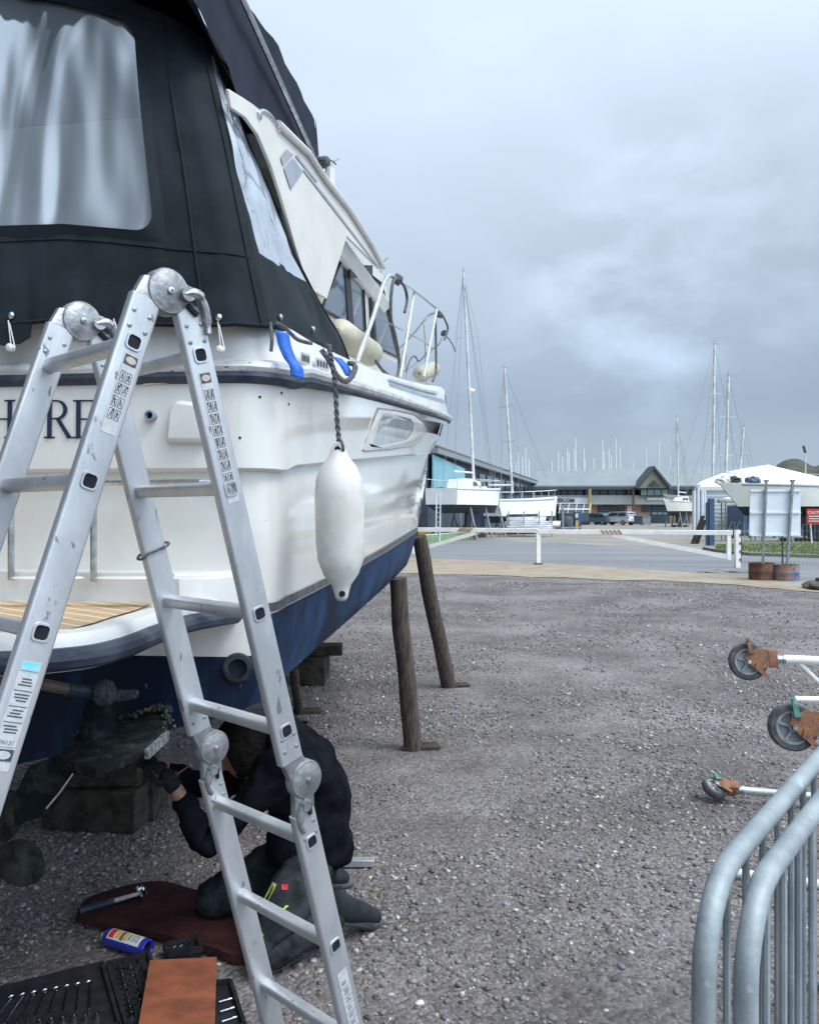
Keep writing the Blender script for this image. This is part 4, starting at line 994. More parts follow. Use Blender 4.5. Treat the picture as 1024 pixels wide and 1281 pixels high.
# number plates on the bulwark
for q in ([(376, 440), (388, 444), (388, 458), (376, 454)], [(394, 447), (412, 452), (412, 465), (394, 460)]):
    P = [BW(*bv(x, y, 1.465)) for x, y in q]; mb = MB(); mb.poly(P); pt_ = obj('side_plate', mb, M_['sticker'], boat, smooth=0)
    mb = MB(); a, b, c_, d_ = P
    for k in range(4):
        t0 = .12+k*.2; p = a.lerp(b, t0); q2 = a.lerp(b, t0+.1); r_ = d_.lerp(c_, t0+.1); s_ = d_.lerp(c_, t0); mb.poly([p.lerp(s_, .2)+BX*.003, q2.lerp(r_, .2)+BX*.003, r_.lerp(q2, .2)+BX*.003, s_.lerp(p, .2)+BX*.003])
    obj('plate_marks', mb, M_['ink'], pt_, smooth=0)

# ---------------- timber props and blocks under the boat
def post(label, top, bot, r, grp='round timber props leaning against the hull'):
    t = thing('timber_prop', label, 'prop', bot, group=grp)
    ax = (top-bot); P = []; n = 14; rs = []
    for i in range(n+1):
        p = bot+ax*(i/n); p += V((noise.noise(p*2.3), noise.noise(p*2.3+V((9, 0, 0))), 0))*.018; P.append(p); rs.append(r*(1.08-.12*i/n+.05*noise.noise(p*4)))
    mb = MB(); mb.tube(P, rs, 14); obj('pole', mb, M_['wood'], t)
    mb = MB(); mb.prism([bot+V(q) for q in ((-.07, -.05, .0), (.19, -.02, .0), (.16, .09, .0), (-.05, .10, .0))], V((.01, 0, .028))); obj('foot_pad', mb, M_['woodh'], t, bevel=.005)
b1 = gp(516, 938); b2 = gp(562, 860)
post('dark round timber prop standing nearly upright, nearest the stern', at(497, 724, b1.y-.12)+V((0, 0, 0)), b1, .061)
post('dark round timber prop leaning inward towards the bow', at(524, 672, b2.y-.35)+V((0, 0, 0)), b2, .068)
# props on the far side, between which daylight shows
post('ochre round timber prop on the far side, behind the kneeling person', at(367, 836, 6.0), gp(373, 893)+V((0, .0, 0)), .035)
def block(label, boxes, name='timber_blocks'):
    c = boxes[0][0]; t = thing(name, label, 'timber blocks', (c[0], c[1], 0), group='timber blocks under the keel')
    for c_, s_, rz in boxes: mb = MB(); mb.box(c_, s_, rz=rz); obj('block', mb, M_['woodh'], t, bevel=.008)
g0 = gp(112, 1046); g0.y += .25
block('stack of square timber blocks under the keel at the stern', [((g0.x, g0.y, .11), (.50, .44, .21), -.1), ((g0.x-.02, g0.y, .32), (.46, .36, .2), .05), ((g0.x+.22, g0.y-.02, .30), (.10, .10, .60), 0), ((g0.x-.05, g0.y+.05, .50), (.52, .3, .14), 0)])
g1 = gp(388, 861); g1.y += .3
block('stack of timber blocks under the keel towards the bow with a long bearer on top', [((g1.x, g1.y, .13), (.26, .5, .25), 0), ((g1.x-.1, g1.y, .31), (.75, .20, .10), .05), ((g1.x-.15, g1.y, .40), (.3, .2, .08), 0)])

# ================================================================== COMBINATION LADDER
PHI = .739
LX = V((math.cos(PHI), -math.sin(PHI), 0)); LY = V((math.sin(PHI), math.cos(PHI), 0)); LZ = V((0, 0, 1))
HN = V((-.4814, 1.5818, EYE+.435)); WD = .368; D1 = .130; E_OFF = .037
ladder = thing('folding_ladder', 'aluminium folding multi-section ladder standing as an A-frame in front of the boat stern', 'ladder', (HN.x-.13, HN.y+.14, 0))
def leg_axes(side):
    a = .2678 if side == 'R' else .3146; sg = 1 if side == 'R' else -1
    dn_ = LY*sg*math.sin(a)-LZ*math.cos(a); ou = LY*sg*math.cos(a)+LZ*math.sin(a)     # along the leg, and outward
    return dn_, ou
def lp(side, d, x, o=0.0):      # x 0 = near stile, 1 = far stile
    dn_, ou = leg_axes(side); return HN+dn_*d+ou*(E_OFF+o)-LX*(WD*x)
SW, ST = .062, .024
def rrpoly(w_, h_, r_, n=4):
    out = []
    for cx, cy, a0 in ((w_/2-r_, h_/2-r_, 0), (-w_/2+r_, h_/2-r_, 90), (-w_/2+r_, -h_/2+r_, 180), (w_/2-r_, -h_/2+r_, 270)):
        for k in range(n+1): a = R(a0+90*k/n); out.append((cx+r_*math.cos(a), cy+r_*math.sin(a)))
    return out
shade_mat = M_['dark']
for sd_ in ('R', 'L'):
    dn_, ou = leg_axes(sd_)
    length = (HN.z-.01-E_OFF*math.sin(.29))/(-dn_.z)
    for x in (0, 1):
        for (d0, d1) in ((.035, 1.045), (1.175, length)):
            c = [lp(sd_, d0, x), lp(sd_, d1, x)]
            mb = MB(); q = rrpoly(SW, ST, .006, 3)
            ra = [c[0]+ou*a+LX*b for a, b in q]; rb = [c[1]+ou*a+LX*b for a, b in q]; mb.loft([ra, rb])
            stl = obj('stile', mb, M_['alu'], ladder, smooth=40)
            # rivets near the hinges
            sgn = 1
            for base in ((d0+.035, d0+.068) if d0 < 1 else (d0+.03, d0+.06)) + ((d1-.03, d1-.06) if d0 < 1 else ()):
                for oo in (-.016, .018):
                    mb = MB(); mb.lathe(lp(sd_, base, x, oo)+LX*(ST/2), LX, [(0, .0048), (.0015, .0046), (.003, .002)], 8); obj('rivet', mb, M_['alucast'], stl)
        if x == 0:
            ft = length
        mb = MB(); q = rrpoly(SW+.012, ST+.012, .006, 2); mb.loft([[lp(sd_, length-.05, x)+ou*a+LX*b for a, b in q], [lp(sd_, length, x)+ou*a+LX*b for a, b in q]]); obj('rubber_foot', mb, M_['rubber'], ladder)
    for k in range(8):
        d = D1+.28*k
        if d > length-.1: break
        mb = MB(); q = rrpoly(.029, .027, .006, 3); mb.loft([[lp(sd_, d, 0)-LX*(ST/2-.002)+ou*a+dn_*b for a, b in q], [lp(sd_, d, 1)+LX*(ST/2-.002)+ou*a+dn_*b for a, b in q]]); obj('rung', mb, M_['alu'], ladder, smooth=40)
        q1 = rrpoly(.034, .034, .009, 4); q2 = rrpoly(.025, .025, .007, 4); fo = LX*(ST/2)
        mb = MB(); mb.grid([[lp(sd_, d, 0)+fo+ou*a+dn_*b for a, b in q1], [lp(sd_, d, 0)+fo+LX*.003+ou*a*.93+dn_*b*.93 for a, b in q1], [lp(sd_, d, 0)+fo+LX*.003+ou*a+dn_*b for a, b in q2], [lp(sd_, d, 0)+fo-LX*.0+ou*a+dn_*b for a, b in q2]], closed=True)
        rs_ = obj('rung_socket', mb, M_['alu'], ladder, smooth=40)
        mb = MB(); mb.poly([lp(sd_, d, 0)+fo+LX*.0005+ou*a+dn_*b for a, b in q2]); obj('hole_shade', mb, shade_mat, rs_, smooth=0)  # dark plate on the closed stile, painting the shade inside the rung end
    # mid hinges
    for x in (0, 1):
        cen = lp(sd_, 1.105, x, .026)
        fo = LX*.010
        mb = MB()
        # upper casting tapering out of the stile, lower casting
        for da, db, o0 in ((1.03, 1.10, 0), (1.19, 1.12, 0)):
            mb.loft([[lp(sd_, da, x)+ou*a+LX*b for a, b in rrpoly(SW*.92, ST*.9, .004, 2)], [lp(sd_, db, x, .016)+ou*a+LX*b for a, b in rrpoly(SW*.95, ST*.8, .004, 2)]])
        hg = obj('hinge', mb, M_['alucast'], ladder, smooth=40)
        mb = MB(); mb.lathe(cen-LX*.012, LX, [(0, .044), (.022, .044), (.026, .0415), (.0265, .036), (.028, .034), (.0285, .001)], 28); obj('disc', mb, M_['alucast'], hg, smooth=40)
        mb = MB(); mb.lathe(cen+LX*.016, LX, [(0, .007), (.005, .0065), (.006, .003), (.002, .0025)], 10); obj('bolt', mb, M_['steel'], hg)
        mb = MB(); k = 1; pts = crom([lp(sd_, 1.15, x, .012)+LX*.016, lp(sd_, 1.165, x, -.012)+LX*.018, lp(sd_, 1.19, x, -.022)+LX*.016, lp(sd_, 1.215, x, -.016)+LX*.016], 4); mb.tube(pts, [.011]*4+[.009]*4+[.006]*(len(pts)-8), 8); mb.tube([lp(sd_, 1.155, x, .0)+LX*.006, lp(sd_, 1.155, x, .0)+LX*.028], .012, 10); obj('latch', mb, M_['alucast'], hg)
        mb = MB(); mb.bar(lp(sd_, 1.16, x, .016)+LX*.0165, lp(sd_, 1.185, x, .010)+LX*.0165, .008, .004, LX); obj('latch_slot', mb, shade_mat, hg)
# top hinges
for x in (0, 1):
    c = HN-LX*(WD*x)
    mb = MB()
    for sd_ in ('R', 'L'):
        dn_, ou = leg_axes(sd_)
        mb.loft([[lp(sd_, .045, x)+ou*a+LX*b for a, b in rrpoly(SW*.92, ST*.9, .004, 2)], [lp(sd_, -.005, x, -.008)+ou*a+LX*b for a, b in rrpoly(SW*.90, ST*.8, .004, 2)], [c+dn_*-.018+ou*(.012)+ou*a+LX*b for a, b in rrpoly(SW*.6, ST*.7, .004, 2)]])
    hg = obj('hinge', mb, M_['alucast'], ladder, smooth=40)
    mb = MB(); mb.lathe(c-LX*.014, LX, [(0, .046), (.024, .046), (.028, .043), (.0285, .038), (.030, .036), (.0305, .001)], 32); obj('disc', mb, M_['alucast'], hg, smooth=40)
    mb = MB(); mb.lathe(c+LX*.0165, LX, [(0, .0075), (.005, .007), (.006, .003), (.002, .0025)], 10); obj('bolt', mb, M_['steel'], hg)
    dn_, ou = leg_axes('R')
    mb = MB(); pts = crom([lp('R', .010, x, -.012)+LX*.016, lp('R', .012, x, .016)+LX*.020, lp('R', .035, x, .030)+LX*.020, lp('R', .075, x, .030)+LX*.018, lp('R', .092, x, .026)+LX*.020], 5); mb.tube(pts, [.013]*8+[.009]*7+[.006]*(len(pts)-15), 8)
    mb.tube([lp('R', .010, x, -.004)+LX*.004, lp('R', .010, x, -.004)+LX*.028], .015, 12); obj('latch', mb, M_['alucast'], hg)
    mb = MB(); mb.bar(lp('R', .03, x, -.006)+LX*.0165, lp('R', .052, x, .012)+LX*.0165, .009, .006, LX); obj('latch_slot', mb, shade_mat, hg)
# wire loop round the far stile of the right leg
mb = MB(); pts = [lp('R', .56, 1)+(leg_axes('R')[1])*a+LX*b for a, b in rrpoly(SW+.012, ST+.012, .01, 3)]
for i, p in enumerate(pts): p += LZ*(.010*math.cos(i*.4))
mb.tube(pts, .0035, 6, closed=True); obj('wire_loop', mb, M_['rope'], ladder)
# stickers with their print
def sticker(side, d0, d1, o0, o1, kind):
    fo = LX*(ST/2+.0008); dn_, ou = leg_axes(side)
    P = lambda d, o, e=0: lp(side, d, 0, o)+fo+LX*e
    mb = MB(); mb.poly([P(d0, o0), P(d0, o1), P(d1, o1), P(d1, o0)]); st_ = obj('sticker', mb, M_['sticker'], ladder, smooth=0)
    ink = MB(); rr = random.Random(int(d0*1000)+len(kind))
    def bar_(da, db, oa, ob): ink.poly([P(da, oa, .0006), P(da, ob, .0006), P(db, ob, .0006), P(db, oa, .0006)])
    w_ = o1-o0
    if kind == 'pictos':
        bar_(d0+.002, d0+.022, o0+.002, o1-.002)
        d = d0+.036
        n = 0
        while d < d1-.024:
            for (oa, ob) in ((o0+.003, o0+w_*.46), (o0+w_*.54, o1-.003)):
                # little framed ladder drawings
                bar_(d, d+.001, oa, ob); bar_(d+.020, d+.021, oa, ob); bar_(d, d+.021, oa, oa+.001); bar_(d, d+.021, ob-.001, ob)
                m_ = (oa+ob)/2; q = rr.uniform(-.003, .003)
                ink.poly([P(d+.018, oa+.002, .0006), P(d+.018, oa+.0032, .0006), P(d+.003, m_+q+.0006, .0006), P(d+.003, m_+q-.0006, .0006)])
                ink.poly([P(d+.018, ob-.0032, .0006), P(d+.018, ob-.002, .0006), P(d+.003, m_+q+.0006, .0006), P(d+.003, m_+q-.0006, .0006)])
                for kk in (.009, .013): bar_(d+kk, d+kk+.0012, oa+.004, ob-.004)
                if rr.random() < .5: bar_(d+.001, d+.005, oa+.001, oa+.004)
                if rr.random() < .5: bar_(d+.006, d+.008, oa+.003, oa+.003+rr.uniform(.002, .006))
                if rr.random() < .4: ink.poly([P(d+.002, ob-.001, .0006), P(d+.002, ob-.003, .0006), P(d+.019, oa+.001, .0006), P(d+.019, oa+.002, .0006)])
            d += .025
        obj('pictograms', ink, M_['ink'], st_, smooth=0, fixn=False)
        el = MB(); el.poly([P(d0+.012+.007*math.sin(a), (o0+o1)/2+w_*.36*math.cos(a), .0012) for a in np.linspace(0, 2*PI, 21)[:-1]]); obj('oval_mark', el, mat('oval print', (.5, .42, .36), .5, c2=(.42, .36, .32), scale=80), st_, smooth=0)
    else:
        d = d0+.03
        M = lambda d, size: frame(P(d, o0+.003, .0012) if side == 'R' else P(d, o0+.003, .0012), ou if side == 'R' else -ou, -dn_)
        while d < d1-.06:
            for l in range(rr.choice((2, 3))):
                bar_(d, d+.0022, o0+.004+rr.uniform(0, .006), o1-.004-rr.uniform(0, .008)); d += .0052
            d += .005
            bar_(d, d+.0012, o0+.002, o1-.002); d += .006
        obj('small_print', ink, M_['ink'], st_, smooth=0, fixn=False)
        return P, ou, dn_, st_
sticker('L', .155, .315, -.020, .010, 'pictos'); sticker('R', .165, .44, -.014, .014, 'pictos')
Pf, ou_, dnv, stk = sticker('L', .740, .925, -.018, .018, 'text')
def put_text(s, d, o_start, size, m, nm_):
    org = Pf(d, o_start, .0016); mb = text_mesh(s, size, frame(org, -ou_, -dnv)); obj(nm_, mb, m, stk, smooth=0, fixn=False)
mb = MB(); mb.poly([Pf(.742, -.016, .0012), Pf(.742, .016, .0012), Pf(.757, .016, .0012), Pf(.757, -.016, .0012)]); obj('notice_band', mb, M_['cyan'], stk, smooth=0)
put_text('NOTICE', .7555, .0150, .0088, M_['white'], 'notice_text')
mb = MB(); mb.poly([Pf(.868, -.017, .0012), Pf(.868, .017, .0012), Pf(.885, .017, .0012), Pf(.885, -.017, .0012)]); obj('text_panel', mb, M_['sticker'], stk, smooth=0)
put_text('EN131', .8815, .0150, .0100, M_['ink'], 'standard_text')
mb = MB(); mb.poly([Pf(.889, -.017, .0012), Pf(.889, .017, .0012), Pf(.908, .017, .0012), Pf(.908, -.017, .0012)]); ov = obj('oval_panel', mb, M_['ink'], stk, smooth=0)
mb = MB(); mb.poly([Pf(.8985+.007*math.sin(a), .013*math.cos(a), .0018) for a in np.linspace(0, 2*PI, 21)[:-1]]); obj('oval_mark', mb, M_['sticker'], stk, smooth=0)
Pf2, ou2, dn2, stk2 = sticker('R', 1.60, 1.90, -.014, .016, 'text')

# ================================================================== KNEELING PERSON
def skin(name, chains, m, parent, sub=2, root=0):
    """chains: list of lists of (point, radius or (rx, ry)); first points that coincide are merged"""
    verts, rad, edges, idx = [], [], [], {}
    for ch in chains:
        prev = None
        for p, r_ in ch:
            k = tuple(round(c, 4) for c in p)
            if k not in idx: idx[k] = len(verts); verts.append(V(p)); rad.append(r_ if isinstance(r_, tuple) else (r_, r_))
            i = idx[k]
            if prev is not None and prev != i: edges.append((prev, i))
            prev = i
    off = wloc(parent) if parent else V((0, 0, 0))
    me = bpy.data.meshes.new(name); me.from_pydata([tuple(v-off) for v in verts], edges, [])
    o = bpy.data.objects.new(name+'_tmp', me); COL.objects.link(o)
    md = o.modifiers.new('k', 'SKIN'); md.use_smooth_shade = True
    sv = me.skin_vertices[0].data
    for i, r_ in enumerate(rad): sv[i].radius = r_; sv[i].use_root = (i == root)
    s_ = o.modifiers.new('s', 'SUBSURF'); s_.levels = sub; s_.render_levels = sub
    dg_ = bpy.context.evaluated_depsgraph_get(); me2 = bpy.data.meshes.new_from_object(o.evaluated_get(dg_))
    bpy.data.objects.remove(o); me2.name = name; me2.materials.clear(); me2.materials.append(m)
    me2.polygons.foreach_set('use_smooth', [True]*len(me2.polygons))
    q = bpy.data.objects.new(name, me2); COL.objects.link(q); q.parent = parent
    return q
def wrinkle(o, amp, sc_):
    for v in o.data.vertices:
        n = v.normal; v.co += n*amp*(noise.noise(v.co*sc_)+.5*noise.noise(v.co*sc_*2.3))
PB = V((-.42, 3.10, 0))
person = thing('person', 'person in black fleece and grey work trousers kneeling and reaching under the stern', 'person', PB)
pel = V((-.40, 3.13, .31)); sp1 = V((-.385, 3.13, .45)); sp2 = V((-.395, 3.12, .60)); ch = V((-.44, 3.11, .72)); nk = V((-.52, 3.09, .78)); hd0 = V((-.57, 3.075, .775)); hd = V((-.63, 3.06, .745))
shN = V((-.46, 2.96, .735)); shF = V((-.46, 3.26, .72))
elN = V((-.755, 2.96, .40)); wrN = V((-.86, 2.985, .595)); haN = V((-.915, 2.995, .675))
elF = V((-.78, 3.30, .50)); wrF = V((-1.00, 3.22, .62)); haF = V((-1.07, 3.18, .67))
hipN = V((-.36, 3.03, .28)); hipF = V((-.40, 3.24, .28)); knN = V((-.545, 2.80, .085)); knF = V((-.835, 3.20, .085))
anN = V((-.245, 3.04, .135)); anF = V((-.44, 3.42, .10)); toeN = V((-.150, 3.17, .035)); toeF = V((-.30, 3.50, .04))
mid = lambda a, b, t=.5: a.lerp(b, t)
body = skin('body', [
    [(pel, .09), (sp1, .10), (sp2, .11), (ch, .11), (nk, .055), (hd0, .06)],
    [(ch, .11), (shN, .042), (mid(shN, elN), .036), (elN, .032), (mid(elN, wrN), .030), (wrN, .030), (mid(wrN, haN, .6), .026)],
    [(ch, .11), (shF, .042), (mid(shF, elF), .036), (elF, .032), (mid(elF, wrF), .030), (wrF, .030), (mid(wrF, haF, .6), .026)],
    [(pel, .09), (hipN, .065), (mid(hipN, knN), .06), (knN, .055), (mid(knN, anN), .050), (anN, .036)],
    [(pel, .09), (hipF, .065), (mid(hipF, knF), .06), (knF, .055), (mid(knF, anF), .050), (anF, .036)]], M_['skin'], person)
# head with face, ear and short hair, looking down and to the left
def head():
    bm = bmesh.new(); bmesh.ops.create_uvsphere(bm, u_segments=32, v_segments=24, radius=1)
    fwd = V((-.86, -.10, -.42)).normalized(); up = (V((-.40, 0, .92))-fwd*V((-.40, 0, .92)).dot(fwd)).normalized(); rt = fwd.cross(up)
    M = Matrix((rt, fwd, up)).transposed()
    def feat(p, c, s, a): return a*math.exp(-((p-V(c)).length/s)**2)
    for v in bm.verts:
        p = v.co.copy(); n = p.normalized(); q = V((p.x*.078, p.y*.098, p.z*.118))
        if p.z < -.1: q.x *= 1-.28*(-p.z-.1); q.y *= 1-.12*(-p.z)
        d = 0
        d += feat(p, (0, 1.0, -.12), .20, .026)+feat(p, (0, .98, .05), .13, .008)
        d -= feat(p, (.36, .88, .10), .2, .012)+feat(p, (-.36, .88, .10), .2, .012)
        d += feat(p, (0, .9, -.48), .18, .007)-feat(p, (0, .93, -.40), .07, .005)+feat(p, (0, .75, -.78), .25, .012)
        d += feat(p, (.3, .9, .28), .22, .005)+feat(p, (-.3, .9, .28), .22, .005)
        v.co = hd+M @ (q+n*d)
    mb = MB(); mb.v = [v.co.copy() for v in bm.verts]; mb.f = [tuple(v.index for v in f.verts) for f in bm.faces]
    bm.free(); return mb, M
hm_, HM = head()
hdo = obj('head', hm_, M_['skin'], person, smooth=80)
for s in (-1, 1):
    mb = MB(); c = hd+HM @ V((s*.076, -.005, -.005)); rows = []
    for k in range(9):
        a = k/8*PI*1.5-PI*.4; rows.append(c+HM @ V((s*.010, -.014*math.cos(a)-.004, .028*math.sin(a))))
    mb.tube(rows, [.004, .007, .007, .007, .007, .006, .006, .006, .004], 8); obj('ear', mb, M_['skin'], hdo)
    mb = MB(); mb.lathe(hd+HM @ V((s*.028, .083, .012)), HM @ V((0, 1, 0)), [(-.004, .011), (.003, .009), (.006, .003)], 10); obj('eye', mb, M_['white'], hdo)
hr = MB(); rr = random.Random(9)
hr.v = []; bm = bmesh.new(); bmesh.ops.create_uvsphere(bm, u_segments=36, v_segments=26, radius=1)
for f in bm.faces:
    c = f.calc_center_median()
    f.select = (c.y > .52 and c.z < .55) or c.z < -.62
bmesh.ops.delete(bm, geom=[f for f in bm.faces if f.select], context='FACES')
bm.verts.index_update()
for v in bm.verts: p = v.co; v.co = hd+HM @ (V((p.x*.102, p.y*.108, p.z*.130))*(1+.035*noise.noise(p*9)))
hr.v = [v.co.copy() for v in bm.verts]; hr.f = [tuple(v.index for v in f.verts) for f in bm.faces]; bm.free()
obj('hair', hr, mat('dark hair', (.004, .0035, .0035), .9, c2=(.010, .009, .008), scale=40, spec=.1, bump=.8, bscale=120), person, smooth=80)
fl = skin('fleece', [
    [(pel+V((.015, 0, -.07)), (.145, .185)), (pel+V((.01, 0, .04)), (.140, .175)), (sp1, (.135, .172)), (sp2, (.138, .178)), (ch, (.135, .165)), (nk, .078), (mid(nk, hd0, .45), .066)],
    [(ch, (.145, .17)), (shN, .080), (mid(shN, elN), .066), (elN, .058), (mid(elN, wrN), .050), (mid(elN, wrN, .97), .040)],
    [(ch, (.145, .17)), (shF, .080), (mid(shF, elF), .066), (elF, .058), (mid(elF, wrF), .050), (mid(elF, wrF, .97), .040)]], M_['fleece'], person, sub=3)
wrinkle(fl, .022, 7); wrinkle(fl, .007, 26)
tr = skin('trousers', [
    [(pel+V((0, 0, .12)), .11), (pel, .125), (hipN, .118), (mid(hipN, knN), .100), (knN, .080), (mid(knN, anN), .074), (anN, .058)],
    [(pel, .125), (hipF, .118), (mid(hipF, knF), .098), (knF, .078), (mid(knF, anF), .072), (anF, .058)]], M_['trouser'], person, sub=3)
wrinkle(tr, .018, 9); wrinkle(tr, .007, 28)
tbv = BVHTree.FromPolygons([tuple(v.co+wloc(person)) for v in tr.data.vertices], [tuple(p.vertices) for p in tr.data.polygons])
def ontr(px, py, out=.004):
    d = ray(px, py).normalized(); loc, nr, i, ds = tbv.ray_cast(CAM, d)
    return (loc-d*out) if loc else None
for quad_ in ([(341, 1104), (346, 1107), (331, 1137), (326, 1133)], [(320, 1150), (325, 1149), (340, 1160), (338, 1164)], [(358, 1133), (361, 1134), (352, 1142), (350, 1141)], [(322, 1166), (330, 1170), (328, 1173), (320, 1169)]):
    P = []
    for i in range(4):
        a, b = quad_[i], quad_[(i+1) % 4]
        for k in range(3): P.append(ontr(a[0]+(b[0]-a[0])*k/3, a[1]+(b[1]-a[1])*k/3))
    if all(P): mb = MB(); mb.poly(P); obj('reflective_tape', mb, M_['hiviz'], tr, smooth=0)
P = [ontr(*q) for q in ((352, 1107), (360, 1107), (360, 1114), (352, 1114))]
if all(P): mb = MB(); mb.poly(P); obj('red_tab', mb, M_['red'], tr, smooth=0)
for an_, to in ((anN, toeN), (anF, toeF)):
    dr_ = (to-an_).normalized()
    b = skin('boot', [[(an_-dr_*.10+V((0, 0, .015)), .052), (an_-dr_*.05+V((0, 0, .015)), .054), (an_+V((0, 0, 0)), .055), (mid(an_, to)+V((0, 0, .012)), (.048, .044)), (to+V((0, 0, .012)), (.046, .036)), (to+dr_*.04+V((0, 0, .012)), (.036, .026))]], M_['boots'], person)
    mb = MB(); mb.tube([an_-dr_*.03-V((0, 0, .035)), mid(an_, to)-V((0, 0, .015)), to-V((0, 0, .012)), to+dr_*.06-V((0, 0, .005))], [.03, .034, .036, .02], 10); 
    for v in mb.v: pass
    obj('sole', mb, M_['rubber'], b)
def glove(w0, h0, name, n_tilt):
    d = (h0-w0).normalized(); side_ = d.cross(V((0, 0, 1))).normalized(); up = side_.cross(d)
    palm = skin('glove', [[(w0, .034), (mid(w0, h0, .45), (.040, .030)), (h0, (.044, .028))]], M_['glove'], person)
    for k, (off, L_) in enumerate(((-.030, .062), (-.010, .072), (.010, .068), (.029, .055))):
        b0 = h0+side_*off-d*.01; c1 = b0+d*L_*.45-up*.004; c2 = c1+d*L_*.32-up*.020; c3 = c2+d*L_*.1-up*.024
        skin('finger', [[(b0, .0115), (c1, .0105), (c2, .0095), (c3, .0085)]], M_['glove'], palm, sub=1)
    b0 = mid(w0, h0, .5)-side_*.036; skin('thumb', [[(b0, .014), (b0-side_*.020+d*.028-up*.01, .0120), (b0-side_*.018+d*.055-up*.022, .0105)]], M_['glove'], palm, sub=1)
glove(mid(wrN, haN, .05), haN+V((-.012, 0, .012)), 'glove', 0); glove(mid(wrF, haF, .25), haF, 'glove', 0)
sk = MB(); sk.tube([mid(elN, wrN, .74), wrN, mid(wrN, haN, .4)], [.033, .0305, .030], 14); 
# screwdriver held in the hand
t = thing('screwdriver', 'thin dark screwdriver held in the gloved hand under the stern', 'screwdriver', haN)
mb = MB(); mb.tube([haN+V((.05, -.02, .0)), haN+V((.10, -.02, .035))], .004, 6); obj('shaft', mb, M_['steel'], t)
mb = MB(); mb.tube([haN+V((-.03, -.02, -.045)), haN+V((.05, -.02, .0))], .013, 8); obj('handle', mb, M_['black'], t)

# ================================================================== THINGS ON THE GROUND
mp_ = [gp(x, y, .01) for x, y in ((95, 1148), (110, 1130), (150, 1118), (200, 1110), (250, 1122), (300, 1130), (345, 1160), (372, 1172), (345, 1195), (300, 1207), (262, 1196), (205, 1180), (140, 1167), (100, 1158))]
mb = MB(); cen = sum(mp_, V())/len(mp_); cr_ = crom(mp_, 4, closed=True); rows = []
for t in (1, .97, .8, .6, .4, .2, .02):
    rows.append([cen+(p-cen)*t+V((0, 0, (.030 if t < .99 else .004)+.008*noise.noise((cen+(p-cen)*t)*6))) for p in cr_])
mb.grid(rows, closed=True); tag(obj('kneeling_mat', mb, M_['mat']), 'dark maroon mat lying under the knees of the person', 'mat')
# hammer
h0, h1 = gp(100, 1140, .05), gp(176, 1118, .06)
t = thing('hammer', 'hammer with dark handle and chrome head lying at the edge of the maroon mat', 'hammer', h0); d = (h1-h0).normalized(); n = V((-d.y, d.x, 0))
mb = MB(); mb.tube([h0, h0.lerp(h1, .25), h0.lerp(h1, .55)], [.014, .017, .013], 10); obj('grip', mb, M_['navy'], t)
mb = MB(); mb.tube([h0.lerp(h1, .55), h1], [.010, .008], 8); obj('shaft', mb, M_['greyplastic'], t)
mb = MB(); mb.lathe(h1-n*.05+d*.005, n, [(0, .014), (.03, .016), (.035, .011), (.06, .011), (.065, .018), (.09, .018)], 14); obj('head', mb, M_['chrome'], t)
h0, h1 = gp(97, 1147, .015), gp(168, 1128, .015); t = thing('pliers', 'yellow and steel pliers lying beside the hammer', 'pliers', h0)
for o_, m in ((-.006, 'yellow'), (.008, 'steel')): mb = MB(); dd = (h1-h0).normalized(); nn = V((-dd.y, dd.x, 0)); mb.tube(crom([h0+nn*o_*2.4, h0.lerp(h1, .5)+nn*o_*1.2, h1+nn*o_*.2], 4), .005, 6); obj('handle', mb, M_[m], t)
# spray can
c0, c1 = gp(133, 1172, .034), gp(196, 1191, .034); ax = (c1-c0).normalized(); t = thing('spray_can', 'blue and white spray can lying on its side by the maroon mat', 'spray can', V((c0.x, c0.y, 0)))
L_ = .205; mb = MB(); mb.lathe(c0, ax, [(.0, .024), (.012, .031), (.016, .0325), (L_, .0325), (L_+.004, .030), (L_+.004, .027), (L_-.006, .022)], 28); cn0 = obj('can', mb, M_['canblue'], t, smooth=50)
mb = MB(); mb.lathe(c0, ax, [(-.022, .005), (-.018, .009), (-.004, .011), (.0, .020)], 14); obj('nozzle', mb, M_['white'], t)
mb = MB(); mb.lathe(c0, ax, [(L_-.004, .026), (L_-.010, .015), (L_-.012, .001)], 20); obj('base', mb, M_['chrome'], cn0)
xa = ax; tocam = (CAM-c0); tocam = (tocam-ax*tocam.dot(ax)).normalized(); yb_ = ax.cross(tocam)
def canpatch(l0, l1, a0, a1, m, e=.0006, nm2='label'):
    mb = MB(); mb.grid([[c0+ax*l+(tocam*math.cos(a)+yb_*math.sin(a))*(.0325+e) for a in np.linspace(a0, a1, 9)] for l in (l0, l1)]); obj(nm2, mb, M_[m], cn0, smooth=60)
canpatch(.03, .185, -1.35, .15, 'white')
canpatch(.035, .060, -1.2, 0, 'red', .0012, 'label_patch'); canpatch(.065, .085, -1.1, -.1, 'yellow', .0012, 'label_patch'); canpatch(.088, .105, -1.2, 0, 'rustor', .0012, 'label_patch'); canpatch(.108, .122, -1.1, -.1, 'yellow', .0012, 'label_patch'); canpatch(.126, .136, -1.0, -.2, 'green', .0012, 'label_patch')
for k in range(6): canpatch(.142+k*.006, .1445+k*.006, -1.1, -.2, 'ink', .0012, 'label_print')
